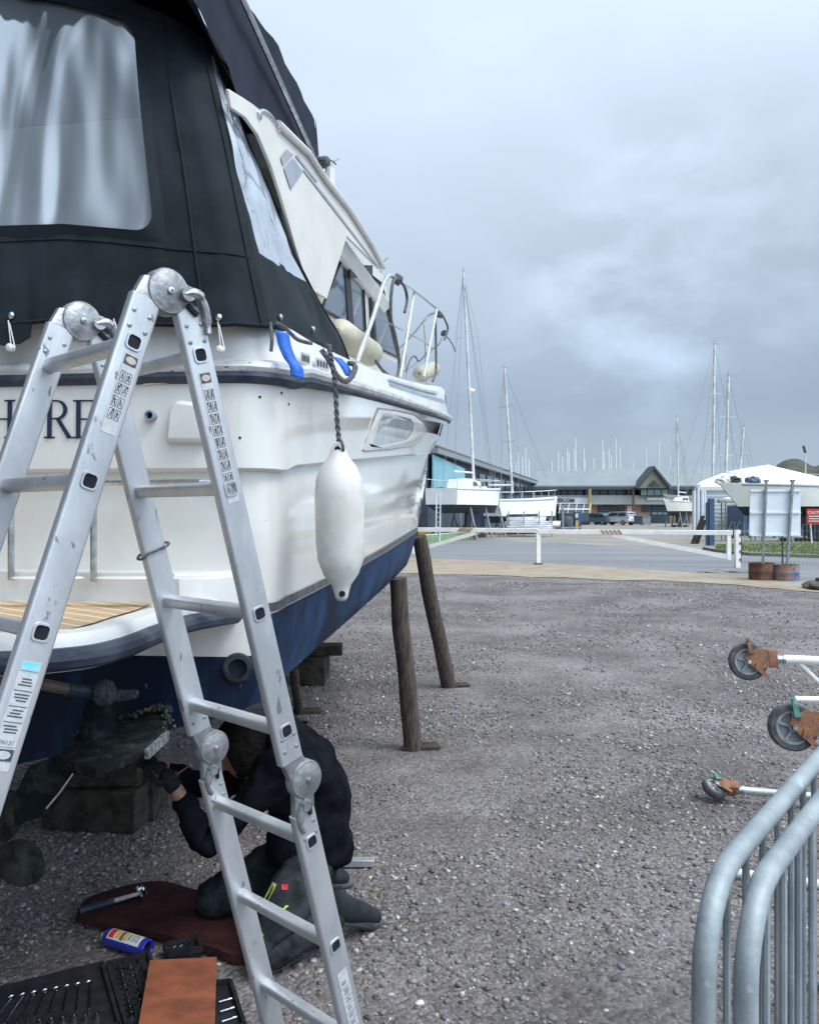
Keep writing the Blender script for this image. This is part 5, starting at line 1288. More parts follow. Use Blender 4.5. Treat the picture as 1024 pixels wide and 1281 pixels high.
# tool case with sockets and spanners
def case(label, corner_px, nrows, ncols, kinds, seed):
    P = [gp(x, y, .03) for x, y in corner_px]      # near-left, far-left, far-right, near-right
    z = V((0, 0, 1)); t = thing('tool_case', label, 'tool case', V((P[0].x, P[0].y, 0)))
    cen = sum(P, V())/4
    mb = MB(); mb.prism([p-z*.028 for p in P], z*.035); tr_ = obj('tray', mb, M_['case'], t, bevel=.004)
    for a, b in zip(P, P[1:]+P[:1]): mb = MB(); mb.bar(a+z*.012, b+z*.012, .012, .022); obj('rim', mb, M_['case'], t)
    rr = random.Random(seed)
    def q(u, v): return P[0].lerp(P[3], u).lerp(P[1].lerp(P[2], u), v)+z*.013
    for kind, u0, v0, du, dv, n, ln in kinds:
        for k in range(n):
            u, v = u0+du*k, v0+dv*k
            if kind == 'socket': mb = MB(); r_ = .007+.0035*rr.random(); mb.lathe(q(u, v)-z*.006, z, [(0, r_), (.018, r_), (.018, r_*.7), (.008, r_*.65)], 12); obj('socket', mb, M_['chrome'], t)
            else:
                a, b = q(u, v), q(u+ln[0], v+ln[1]); mb = MB(); mb.tube([a, b], .0035, 6); d = (b-a).normalized(); n_ = V((-d.y, d.x, 0)); c = b+d*.008; r_ = .009
                mb.tube([c+(d*math.cos(x)+n_*math.sin(x))*r_ for x in np.linspace(PI*.75, -PI*.75, 9)] if kind == 'spanner' else [b, b+d*.012], .003, 5); obj('spanner' if kind == 'spanner' else 'driver', mb, M_['chrome'], t)
case('open black tool case of spanners and sockets at the left by the camera', [(-60, 1310), (2, 1243), (128, 1212), (150, 1290)], 4, 6,
     [('spanner', .16, .30, .095, .0, 8, (.02, .42)), ('socket', .12, .17, .075, 0, 11, 0)], 4)
case('narrow socket tray of chrome sockets beside the orange board', [(158, 1290), (134, 1212), (185, 1199), (212, 1270)], 4, 6,
     [('socket', .18, .12, .01, .085, 10, 0), ('socket', .42, .15, .01, .10, 8, 0), ('driver', .70, .2, .0, .22, 4, (.03, .16))], 6)
case('flat dark plastic tray poking out from under the orange board', [(268, 1300), (262, 1237), (288, 1234), (306, 1290)], 2, 2, [('driver', .3, .2, .0, .2, 3, (.4, .02))], 8)
case('small black case lid by the spray can and the maroon mat', [(210, 1198), (205, 1188), (246, 1180), (252, 1192)], 2, 2, [('driver', .2, .5, .2, 0, 3, (.1, .2))], 9)
P = [gp(x, y, .075) for x, y in ((168, 1312), (187, 1203), (271, 1199), (268, 1300))]
mb = MB(); mb.prism([p-V((0, 0, .008)) for p in P], V((0, 0, .012))); o = obj('board', mb, M_['ply'], bevel=.002); tag(o, 'orange brown plywood board lying across the tool trays', 'board')
a, b = gp(418, 1079, .025), gp(468, 1079, .025); mb = MB(); mb.bar(a, b, .045, .03); tag(obj('metal_offcut', mb, M_['alu'], bevel=.002), 'short pale metal box section on the gravel behind the boot', 'metal bar')

# ================================================================== CROWD BARRIERS
def barrier(label, p0, p1, zt_, name='crowd_barrier'):
    """p0: near end on the ground, p1: far end"""
    p0, p1 = V(p0), V(p1); d = (p1-p0).normalized(); t = thing(name, label, 'barrier', p0, group='crowd control barriers'); z = V((0, 0, 1)); r_ = .0175; L_ = (p1-p0).length; rad = .13
    pts = [p0+z*.16, p0+z*(zt_-rad)]
    for k in range(1, 7): a = k/6*PI/2; pts.append(p0+d*(rad-rad*math.cos(a))+z*(zt_-rad+rad*math.sin(a)))
    for k in range(0, 7): a = k/6*PI/2; pts.append(p1-d*(rad-rad*math.sin(a))+z*(zt_-rad+rad*math.cos(a)))
    pts += [p1+z*.16]
    mb = MB(); mb.tube(pts, r_, 16, closed=True); obj('frame', mb, M_['galv'], t, smooth=60)
    n = int((L_-.1)/.105)
    for k in range(n):
        q = p0+d*(.11+k*.105)
        zz = zt_-(rad-math.sqrt(max(0, rad*rad-max(0, rad-(.11+k*.105))**2)) if .11+k*.105 < rad else 0)
        mb = MB(); mb.tube([q+z*.165, q+z*(zz-.005)], .0065, 8); obj('bar', mb, M_['galv'], t)
    for q in (p0+d*.35, p1-d*.35):
        s_ = V((-d.y, d.x, 0)); mb = MB(); mb.tube(crom([q-s_*.27+z*.012, q-s_*.16+z*.05, q+z*.16, q+s_*.16+z*.05, q+s_*.27+z*.012], 4), .012, 8); obj('foot', mb, M_['galv'], t)
bd_ = V((.455, .60, 0)).normalized()
bA = at(884, 1110, 1.20); bB = at(940, 1125, 1.13)
barrier('galvanised crowd barrier at the right edge, the left one of the leaning pair', V((.427, 1.16, 0)), V((.427, 1.16, 0))+V((.615, .789, 0))*2.2, 1.10)
barrier('galvanised crowd barrier at the right edge, the right one of the pair nearest the camera', V((.482, 1.147, 0)), V((.482, 1.147, 0))+V((.618, .786, 0))*2.2, 1.09)

# ================================================================== SCAFFOLD FRAMES WITH CASTORS
def castor(par, c, axd, r_, flat=False, lever=None, wn=V((-.15, -1, .12))):
    """c wheel centre; axd points from the wheel to the leg tube"""
    wn = wn.normalized(); axd = V(axd).normalized(); up = wn.cross(axd).normalized()
    if up.z < 0: up = -up
    cs = obj('castor', (lambda m: (m.lathe(c-wn*.022, wn, [(0, r_*.93), (.006, r_), (.038, r_), (.044, r_*.93), (.044, r_*.74), (.036, r_*.72), (.008, r_*.72), (0, r_*.74)], 28), m)[1])(MB()), M_['rubber'], par, smooth=40)
    mb = MB(); mb.lathe(c-wn*.018, wn, [(0, r_*.72), (.036, r_*.72), (.036, r_*.62), (.022, r_*.58), (.022, r_*.25), (.04, r_*.2), (.04, .001)], 24); obj('hub', mb, M_['greyplastic'], cs, smooth=40)
    for k in range(5): a = k*2*PI/5+.3; dv = axd*math.cos(a)+up*math.sin(a); mb = MB(); mb.bar(c+wn*.012+dv*r_*.2, c+wn*.012+dv*r_*.64, .008, .012, wn); obj('spoke', mb, M_['greyplastic'], cs)
    for s in (-1, 1):
        o_ = wn*(.030*s); mb = MB(); mb.prism([c+o_+axd*a+up*b for a, b in ((-r_*.22, .02), (-r_*.05, r_*.5), (r_*.55, r_*.75), (r_*1.15, r_*.55), (r_*1.15, -r_*.25), (r_*.55, -r_*.45), (r_*.15, -r_*.30))], wn*.005*s); obj('fork', mb, M_['rustor'], cs, bevel=.002)
    mb = MB(); mb.lathe(c-wn*.04, wn, [(0, .010), (.08, .010)], 10); obj('axle', mb, M_['steel'], cs)
    mb = MB(); mb.loft([[c+axd*r_*1.05+wn*a+up*(b+r_*.15) for a, b in rrpoly(.075, r_*.95, .01, 2)], [c+axd*(r_*1.05+.045)+wn*a+up*(b+r_*.15) for a, b in rrpoly(.075, r_*.95, .01, 2)]]); obj('swivel_housing', mb, M_['rustor'], cs)
    lv = lever or 'rustor'
    mb = MB(); b0 = c+wn*.034+up*r_*.45+axd*r_*.1; mb.prism([b0-axd*.012, b0+axd*.02, b0+axd*-.002+up*r_*.55, b0-axd*.018+up*r_*.6], wn*.012); mb.tube([b0+up*r_*.5-axd*.008, b0+up*r_*.8-axd*.012], .009, 8); obj('brake_lever', mb, M_[lv], cs)
    mb = MB(); b1 = c+wn*.034+axd*r_*.25-up*r_*.25; mb.prism([b1-up*.01, b1+up*.02+axd*.01, b1+axd*r_*.75-up*r_*.55, b1+axd*r_*.7-up*r_*.75], wn*.008); obj('release_lever', mb, M_['rustor'], cs)
    return cs
dirR = V((.985, -.17, .0))
sc1 = thing('scaffold_frame', 'white scaffold frame on its side, one castor in the air and one on the gravel', 'scaffold frame', V((2.5, 4.4, 0)), group='scaffold frames lying on their sides')
w1 = at(935, 828, 4.35); castor(sc1, w1, (1, -.05, .02), .100)
j = w1+V((.155, 0, .012)); e1 = at(1130, 832, 4.2)
mb = MB(); mb.lathe(j, e1-j, [(0, .027), (.01, .027), (.012, .022), (.03, .022), (.032, .027), (.045, .027)], 14); obj('collar', mb, M_['steel'], sc1)
mb = MB(); mb.tube([j+V((.04, 0, 0)), e1], .024, 14); obj('leg_tube', mb, M_['whitemetal'], sc1)
w3 = gp(893, 1003, 0)+V((0, 0, .06)); w3 = V((w3.x, w3.y, .075))
castor(sc1, w3, (1, -.25, 0), .070, lever='green', wn=V((.35, -.45, .9)))
e3 = V((w3.x+1.4, w3.y-.36, .07)); mb = MB(); mb.tube([w3+V((.12, -.03, 0)), e3], .022, 12); obj('leg_tube', mb, M_['alu'], sc1)
mb = MB(); mb.lathe(w3+V((.11, -.0275, 0)), (1, -.25, 0), [(0, .028), (.012, .028), (.014, .023), (.03, .023), (.032, .028), (.045, .028)], 12); obj('collar', mb, M_['steel'], sc1)
mb = MB(); mb.tube([at(995, 826, 4.33), at(1060, 890, 4.3)], .014, 10); obj('brace', mb, M_['whitemetal'], sc1)
for t_ in (.55, 1.0): mb = MB(); mb.tube([j.lerp(e1, t_)-V((0, 0, .01)), V((w3.x, w3.y, .07)).lerp(e3, .3+t_*.6)], .018, 10); obj('cross_tube', mb, M_['whitemetal'], sc1)
sc2 = thing('scaffold_frame', 'scaffold frame behind the crowd barriers with a large rusty castor and green brake clip', 'scaffold frame', V((2.0, 3.4, 0)), group='scaffold frames lying on their sides')
w2 = at(991, 910, 3.35); castor(sc2, w2, (1, -.05, .02), .098, lever='green')
j = w2+V((.15, 0, .015)); e2 = at(1180, 905, 3.2); mb = MB(); mb.tube([j, e2], .024, 14); obj('leg_tube', mb, M_['whitemetal'], sc2)
mb = MB(); mb.tube([at(994, 875, 3.55), at(1150, 878, 3.5)], .013, 10); obj('rail_tube', mb, M_['whitemetal'], sc2)
mb = MB(); mb.tube([e2, V((e2.x, e2.y+.15, .03))], .018, 10); mb.tube([at(1150, 878, 3.5), e2], .013, 8); obj('cross_tube', mb, M_['whitemetal'], sc2)
mb = MB(); mb.tube([V((e2.x, e2.y+.15, .03)), V((e2.x-.7, e2.y+.4, .03))], .018, 10); obj('leg_tube', mb, M_['whitemetal'], sc2)

# ================================================================== THE YARD BEHIND
UP = V((0, 0, 1))
# ---- swing barriers across the road
GL = 'white swing barriers across the road'
pr = gp(922, 711); plp = gp(673, 707)
def gate(name, lab, hinge, free, zt_, diag_from, diag_to, endv=True):
    t = thing(name, lab, 'gate', (hinge.x, hinge.y, 0), group=GL)
    a = V((hinge.x, hinge.y, zt_)); b = V((free.x, free.y, zt_+.0)); d = b-a
    mb = MB(); mb.bar(a, b, .13, .14); obj('top_rail', mb, M_['whitemetal'], t, bevel=.01)
    mb = MB(); mb.bar(a+d*.018+UP*-.72, a+d*diag_to+UP*-.09, .11, .12); obj('diagonal_brace', mb, M_['whitemetal'], t)
    mb = MB(); mb.bar(a+d*.018-UP*.0, a+d*.018-UP*.80, .11, .11); obj('end_upright', mb, M_['whitemetal'], t)
    mb = MB()
    for k in range(5):
        p = a+d*(diag_from+.022*k); n_ = d.normalized(); mb.add([p-n_*.05+V((0, -.075, -.066)), p+n_*.03+V((0, -.075, -.066)), p+n_*.13+V((0, -.075, .066)), p+n_*.05+V((0, -.075, .066))], [(0, 1, 2, 3)])
    obj('hazard_stripes', mb, mat('faded stripe', (.33, .17, .10), .6, c2=(.42, .3, .2), scale=5), t, smooth=0)
zt_ = EYE-(667-641)/1000*pr.y
fr = at(672, 667, plp.y)
gate('swing_barrier', 'long white swing barrier closing the right half of the road, hinged beside the rusty drums', pr-V((.15, 0, 0)), fr, zt_, .56, .60)
hl = at(515, 662, plp.y+1.6); 
gate('swing_barrier', 'white swing barrier closing the left half of the road behind the bow', V((hl.x, hl.y, 0)), plp, zt_+.03, .38, .52)
mb = MB(); mb.box((pr.x, pr.y, .55), (.15, .13, 1.12)); t = thing('gate_post', 'white gate post at the right end of the swing barriers, with rusty hinge marks', 'post', pr); obj('post', mb, M_['whitemetal'], t, bevel=.01)
for k in range(4): mb = MB(); mb.box((pr.x+.06, pr.y-.075, .25+k*.24), (.05, .03, .07)); obj('hinge', mb, M_['rust'], t)
t = thing('gate_post', 'slim white post in the middle of the road where the two barriers meet', 'post', plp)
mb = MB(); mb.box((plp.x, plp.y, .5), (.13, .13, 1.0)); obj('post', mb, M_['whitemetal'], t, bevel=.01); mb = MB(); mb.box((plp.x, plp.y, .03), (.24, .24, .05)); obj('base_plate', mb, M_['rust'], t)
# ---- drums with the sign standing in them
def drum(px0, px1, yb_, yt, m, lab):
    b = gp((px0+px1)/2, yb_); r_ = (px1-px0)/2000*b.y; h = (yb_-yt)/1000*b.y*.97
    t = thing('steel_drum', lab, 'drum', b, group='cut down steel drums by the gate')
    mb = MB(); mb.lathe(b, UP, [(0, r_), (.03, r_*1.015), (.06, r_), (h*.5, r_), (h*.53, r_*1.02), (h*.56, r_), (h-.03, r_), (h, r_*1.02), (h, r_*.96), (h-.08, r_*.95)], 26); obj('shell', mb, m, t)
    mb = MB(); mb.lathe(b+UP*(h-.09), UP, [(0, r_*.95), (.02, r_*.9)], 20); obj('rubble_fill', mb, M_['concrete'], t); return b, h
d1, hh = drum(937, 968, 726, 704, M_['rust'], 'rusty brown cut down drum holding the left sign post')
d2, hh2 = drum(968, 998.5, 727, 706, M_['drumpaint'], 'cut down drum with peeling blue and orange paint holding the right sign post')
sg = thing('roadside_sign', 'large pale sign board seen from behind on two posts set in drums', 'sign', V(((d1.x+d2.x)/2, d1.y, 0)))
ds = d1.y
for b, xb, xt in ((d1, 953.5, 958), (d2, 984, 991)):
    mb = MB(); mb.bar(at(xb, 712, ds), at(xt, 602, ds-.02), .085, .05); obj('post', mb, M_['galv'], sg)
    mb = MB(); mb.box(at(xt, 602, ds-.02), (.1, .06, .04)); obj('cap', mb, M_['navy'], sg)
q = [at(937, 671, ds+.05), at(1001, 672, ds+.05), at(1001, 613, ds+.05), at(938, 613, ds+.05)]
mb = MB(); mb.prism(q, V((0, .03, 0))); obj('panel', mb, M_['signback'], sg)
for y in (614.5, 642, 670): mb = MB(); mb.bar(at(938, y, ds+.03), at(1001, y, ds+.03), .04, .04); obj('rib', mb, M_['tent'], sg)
# rocks and spoil near the drums
for i, (px, py, s_, lab) in enumerate(((908, 717, .16, 'low mound of pale stony spoil at the foot of the white gate post'), (1040, 738, .42, 'heap of dark rocks at the right edge beyond the gravel'))):
    c = gp(px, py); mb = MB(); bm = bmesh.new(); bmesh.ops.create_icosphere(bm, subdivisions=4, radius=1)
    for v in bm.verts:
        p = v.co; k = 1+.35*noise.noise(p*2.1+V((i, 0, 0)))+.14*noise.noise(p*6); v.co = V((p.x*s_*(4.5 if i == 0 else 1.15)*k, p.y*s_*1.2*k, max(p.z, -.1)*s_*(.55 if i == 0 else .75)*k))
    mb.v = [c+v.co for v in bm.verts]; mb.f = [tuple(v.index for v in f.verts) for f in bm.faces]; bm.free()
    o = obj('rock_heap', mb, M_['concrete'] if i == 0 else M_['rock']); tag(o, lab, 'rocks')
# ---- wire mesh fence right of the gate
fa, fb = gp(931, 706), gp(1100, 711); fa.y += .3; fb.y += .3
t = thing('mesh_fence', 'thin grey wire mesh fence running right from the white gate post', 'fence', fa)
mb = MB(); d = fb-fa; L_ = d.length; n = int(L_/.11)
for k in range(n+1): p = fa+d*(k/n); mb.add([p+V((-.005, 0, .04)), p+V((.005, 0, .04)), p+V((.005, 0, 1.25)), p+V((-.005, 0, 1.25))], [(0, 1, 2, 3)])
for k in range(7): z = .06+k*.2; mb.add([fa+UP*z, fb+UP*z, fb+UP*(z+.009), fa+UP*(z+.009)], [(0, 1, 2, 3)])
obj('wire_panel', mb, M_['wire'], t, smooth=0, fixn=False)
for k in (0, .33, .66, 1): p = fa+d*k; mb = MB(); mb.tube([p, p+UP*1.3], .03, 8); obj('post', mb, M_['bdark'], t)
# ---- red caution sign
b = gp(1015, 681); t = thing('caution_sign', 'small red caution sign on a white post on the turf', 'sign', b); dd = b.y
mb = MB(); mb.bar(b, at(1012, 640, dd), .09, .05); obj('post', mb, M_['whitemetal'], t)
q = [at(1008.5, 656, dd-.05), at(1042, 656, dd-.05), at(1042, 637, dd-.05), at(1008.5, 637, dd-.05)]; mb = MB(); mb.prism(q, V((0, .03, 0))); pn = obj('panel', mb, M_['red'], t)
mb = text_mesh('CAUTION', .21, frame(at(1010, 643.5, dd-.07), (1, 0, 0), (0, 0, 1)), bold=.006); obj('caution_text', mb, M_['white'], pn, smooth=0, fixn=False)
for i, s_ in enumerate(('BOAT LIFT', 'IN USE')): pass
for k, (x1, y1) in enumerate(((1030, 647), (1034, 650), (1028, 653))): mb = MB(); mb.poly([at(1011, y1, dd-.07), at(x1, y1, dd-.07), at(x1, y1-1.2, dd-.07), at(1011, y1-1.2, dd-.07)]); obj('text_line', mb, M_['white'], pn, smooth=0)

# ---- marina building
BD = 115
def bq(x0, y0, x1, y1, d, m, name, par, th=.3):
    mb = MB(); mb.prism([at(x0, y1, d), at(x1, y1, d), at(x1, y0, d), at(x0, y0, d)], V((0, th, 0))); return obj(name, mb, m, par, smooth=0)
mbld = thing('marina_building', 'long two storey marina building with grey pitched roof, tan brick ground floor and central gable', 'building', at(780, 655, BD)*1.0)
mbld.location.z = 0
zg = 641+EYE*1000/BD
bq(655, 612, 955, zg, BD+1.2, M_['brick'], 'ground_floor', mbld, 9)
bq(655, 611, 955, 622.5, BD+.9, M_['bdark'], 'upper_wall', mbld, .3)
bq(655, 620, 955, 631.5, BD-.2, M_['clad'], 'cladding_band', mbld, 1.2)
# windows of the upper floor
x = 664
rr = random.Random(2)
while x < 948:
    w_ = rr.choice((7, 8, 9)); g_ = 797 <= x <= 832
    o = bq(x, 613.0, x+w_, 621.6, BD+.75, M_['bwing'] if g_ or rr.random() < .12 else M_['bwin'], 'window', mbld, .1)
    x += w_+1.4
# roof: eaves to ridge, with the eaves overhanging
def roofseg(x0, x1, ye, yr0, yr1, name='roof'):
    mb = MB(); mb.prism([at(x0, ye, BD-1), at(x1, ye, BD-1), at(x1, yr1, BD+7), at(x0+9, yr0, BD+7)], V((0, 0, .25))); return obj(name, mb, M_['roof'], mbld, smooth=0)
roofseg(664, 957, 610, 592, 584.2)
bq(663, 609.5, 957, 613, BD-1.15, M_['bdark'], 'fascia', mbld, .3)
mb = MB(); mb.prism([at(690, 592, BD+7), at(957, 584.2, BD+7), at(957, 583.4, BD+7), at(690, 591, BD+7)], V((0, .4, 0))); obj('ridge_cap', mb, M_['bdark'], mbld)
# gable
gx = 818
mb = MB(); mb.prism([at(gx-20, 611, BD-1.6), at(gx+20, 611, BD-1.6), at(gx, 585.5, BD-1.6)], V((0, .4, 0))); obj('gable_wall', mb, mat('gable boarding', (.30, .29, .20), .8, c2=(.24, .24, .18), scale=1), mbld)
for s in (-1, 1):
    mb = MB(); mb.prism([at(gx+s*23, 610.5, BD-2.2), at(gx+s*0, 583, BD-2.2), at(gx, 586.6, BD-2.2), at(gx+s*19.5, 611.5, BD-2.2)], V((0, 3, 0))); obj('gable_verge', mb, M_['bdark'], mbld)
mb = MB(); mb.prism([at(gx-8, 608.5, BD-1.9), at(gx+8, 608.5, BD-1.9), at(gx, 601, BD-1.9)], V((0, .3, 0))); obj('gable_window', mb, M_['bwin'], mbld)
bq(gx-17, 609, gx+17, 620.8, BD-.9, M_['bdark'], 'bay_frame', mbld, .5)
for x0, x1 in ((-16.5, -9.5), (-8, -.5), (.5, 8), (9.5, 16.5)): bq(gx+x0, 611, gx+x1, 620, BD-1.0, M_['bwing'], 'window', mbld, .1)
# ground floor openings and doors
for x0, x1, m, nm2 in ((676, 694, 'bwin', 'window'), (698, 722, 'bwin', 'window'), (748, 772, 'bdark', 'roller_door'), (773, 781, 'bwin', 'window'), (814, 837, 'bdark', 'roller_door'), (803, 812, 'bwin', 'window'), (846, 862, 'bdark', 'roller_door'), (784, 790, 'white', 'door'), (725, 731, 'bwin', 'door')):
    o = bq(x0, 633, x1, zg-.1 if 'door' in nm2 else 641, BD+1.0, M_[m], nm2, mbld, .15)
    if nm2 == 'roller_door':
        for r_ in range(3):
            for k in range(3): bq(x0+1.5+k*(x1-x0-2)/3, 634.5+r_*3.6, x0+.3+(k+1)*(x1-x0-2)/3, 636.6+r_*3.6, BD+.9, M_['bwin'] if r_ < 2 else M_['turq'], 'panel_light', o, .05)
for x0, x1, m in ((736, 739.5, 'yellow'), (791.2, 793.4, 'rust')): bq(x0, 612, x1, zg, BD-1.3, mat('yellow column', (.42, .32, .12), .7, c2=(.3, .22, .1), scale=2) if m == 'yellow' else M_[m], 'column', mbld, .3)
o = bq(680, 623, 736, 631, BD-.45, M_['tent'], 'name_board', mbld, .1)
mb = text_mesh('ESCOM', .75, frame(at(697, 628.6, BD-.6), (1, 0, 0), (0, 0, 1)), bold=.03); obj('board_text', mb, M_['ink'], o, smooth=0, fixn=False)
o = bq(809, 622.8, 831, 626.2, BD-.45, M_['white'], 'name_board', mbld, .1)
# left wing: flank wall running towards the camera
wl0 = at(535, 641, 55); wl1 = at(667, 641, 117)
wing_b = thing('boat_hall', 'dark sided boat hall with long sloping grey roof edge behind the yachts on the left', 'building', (wl0.x, wl0.y, 0))
zE = 5.75
A0 = V((wl0.x, wl0.y, 0)); A1 = V((wl1.x, wl1.y, 0)); nx = V((-(A1-A0).y, (A1-A0).x, 0)).normalized()
mb = MB(); mb.prism([A0, A1, A1+UP*zE, A0+UP*zE], nx*14); obj('wall', mb, M_['bdark'], wing_b)
mb = MB(); dE = (A1-A0).normalized(); o_ = -nx*.7; mb.prism([A0+o_+UP*(zE-.05), A1+o_+UP*(zE-.05), A1+o_+UP*(zE+.45), A0+o_+UP*(zE+.45)], nx*.5); obj('eaves', mb, M_['roof'], wing_b)
mb = MB(); mb.prism([A0+o_+UP*(zE+.3), A1+o_+UP*(zE+.3), A1+nx*7+UP*(zE+.9), A0+nx*7+UP*(zE+.9)], UP*.2); obj('roof', mb, M_['roof'], wing_b)
for k in range(11): p = A0.lerp(A1, .30+k*.065)-nx*.12; mb = MB(); mb.prism([p+UP*3.2, p+dE*3.2+UP*3.2, p+dE*3.2+UP*5.2, p+UP*5.2], nx*.05); obj('window', mb, M_['bwin'], wing_b, smooth=0)
p = A0-nx*.4; mb = MB(); mb.prism([p+UP*3.1, p+dE*11+UP*3.1, p+dE*11+UP*5.2, p+UP*5.6], nx*.1); obj('turquoise_sheet', mb, M_['turq'], wing_b, smooth=0)
p = A0.lerp(A1, .62)-nx*.3; mb = MB(); mb.prism([p+UP*1.9, p+dE*14+UP*1.9, p+dE*14+UP*2.8, p+UP*2.8], nx*.1); obj('wall_panel', mb, M_['turq'], wing_b, smooth=0)

# ---- marquee
MD = 58
t = thing('marquee', 'large white marquee with rounded peaked roof behind the boat on the right', 'marquee', at(960, 655, MD)); t.location.z = 0
def eave(x, d): return at(x, 612.5, d)
ap = at(960, 582, MD+3)
left = [at(866, 614, MD+1), at(872, 606, MD+2), at(885, 599, MD+3), at(905, 591.5, MD+3), at(932, 586, MD+3), ap]
mb = MB(); rows = []
fr_ = [at(866, 616, MD+1), at(874, 613.5, MD), at(890, 612.3, MD), at(912, 612, MD), at(935, 612, MD), at(960, 612, MD)]
for k in range(7):
    s = k/6; rows.append([a.lerp(b, s)+V((0, -.5*math.sin(PI*s), .35*math.sin(PI*s))) for a, b in zip(fr_, left)])
mb.grid(rows)
rt = [ap, at(990, 589, MD+3), at(1024, 597, MD+3), at(1080, 612, MD+3)]; fr2 = [at(960, 612, MD), at(990, 612, MD), at(1024, 612, MD), at(1080, 613, MD)]
mb.grid([[a.lerp(b, k/6)+V((0, 0, .15*math.sin(PI*k/6))) for a, b in zip(fr2, rt)] for k in range(7)])
obj('roof', mb, M_['tent'], t, smooth=50)
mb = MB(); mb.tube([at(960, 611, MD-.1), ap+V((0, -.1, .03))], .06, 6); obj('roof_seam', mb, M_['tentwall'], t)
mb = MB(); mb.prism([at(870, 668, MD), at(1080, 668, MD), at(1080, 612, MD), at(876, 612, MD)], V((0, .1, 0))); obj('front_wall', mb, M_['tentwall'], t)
mb = MB(); mb.prism([at(866, 666, MD+1.0), at(874, 667, MD), at(876, 613, MD), at(866, 615, MD+1.0)], V((0, .1, 0))); obj('end_wall', mb, M_['tent'], t)
mb = MB(); mb.bar(at(872, 611.5, MD-.1), at(1080, 611.5, MD-.1), .1, .28); obj('valance', mb, M_['white'], t)
for x in (868, 873, 878, 881): mb = MB(); mb.tube([at(x, 614, MD-.1), at(x, 668, MD-.1)], .10, 8); obj('fold', mb, M_['tent'], t)
for k in range(9): y = 616+k*5; mb = MB(); mb.bar(at(884, y, MD-.05), at(1080, y, MD-.05), .03, .05); obj('wall_rib', mb, M_['tent'], t)

# ---- hill and lamp post
mb = MB(); rows = []
for j in range(14):
    row = []
    for i in range(60):
        px = 900+i*6; yt_ = interp(px, [(900, 640), (935, 610), (960, 596), (972, 582), (982, 576.5), (993, 574.5), (1004, 577), (1018, 584), (1028, 581), (1045, 573), (1080, 569), (1150, 580), (1260, 600)])+1.2*noise.noise(V((px*.08, 0, 0))); prof = 24*math.exp(-((px-992)/26)**2)+20*math.exp(-((px-1052)/30)**2)+6*math.exp(-((px-960)/40)**2)
        h_ = math.sin(min(1, j/12)*PI/2)
        y = 641-(641-yt_)*h_*(1+.06*noise.noise(V((px*.05, j*.4, 0))))
        row.append(at(px, y, 420+j*9))
    rows.append(row)
mb.grid(rows); obj('hill', mb, M_['hill'], smooth=80, kind='structure')
b = at(1007, 641, 70); b.z = 0; t = thing('street_lamp', 'tall grey street lamp rising behind the marquee in front of the hill', 'street lamp', b)
mb = MB(); mb.tube([b, at(1007, 570, 70)], [.09, .06], 8); obj('post', mb, M_['mast'], t); mb = MB(); mb.bar(at(1007, 567, 70), at(1004.5, 558, 70), .2, .14); obj('lamp_head', mb, M_['bdark'], t)

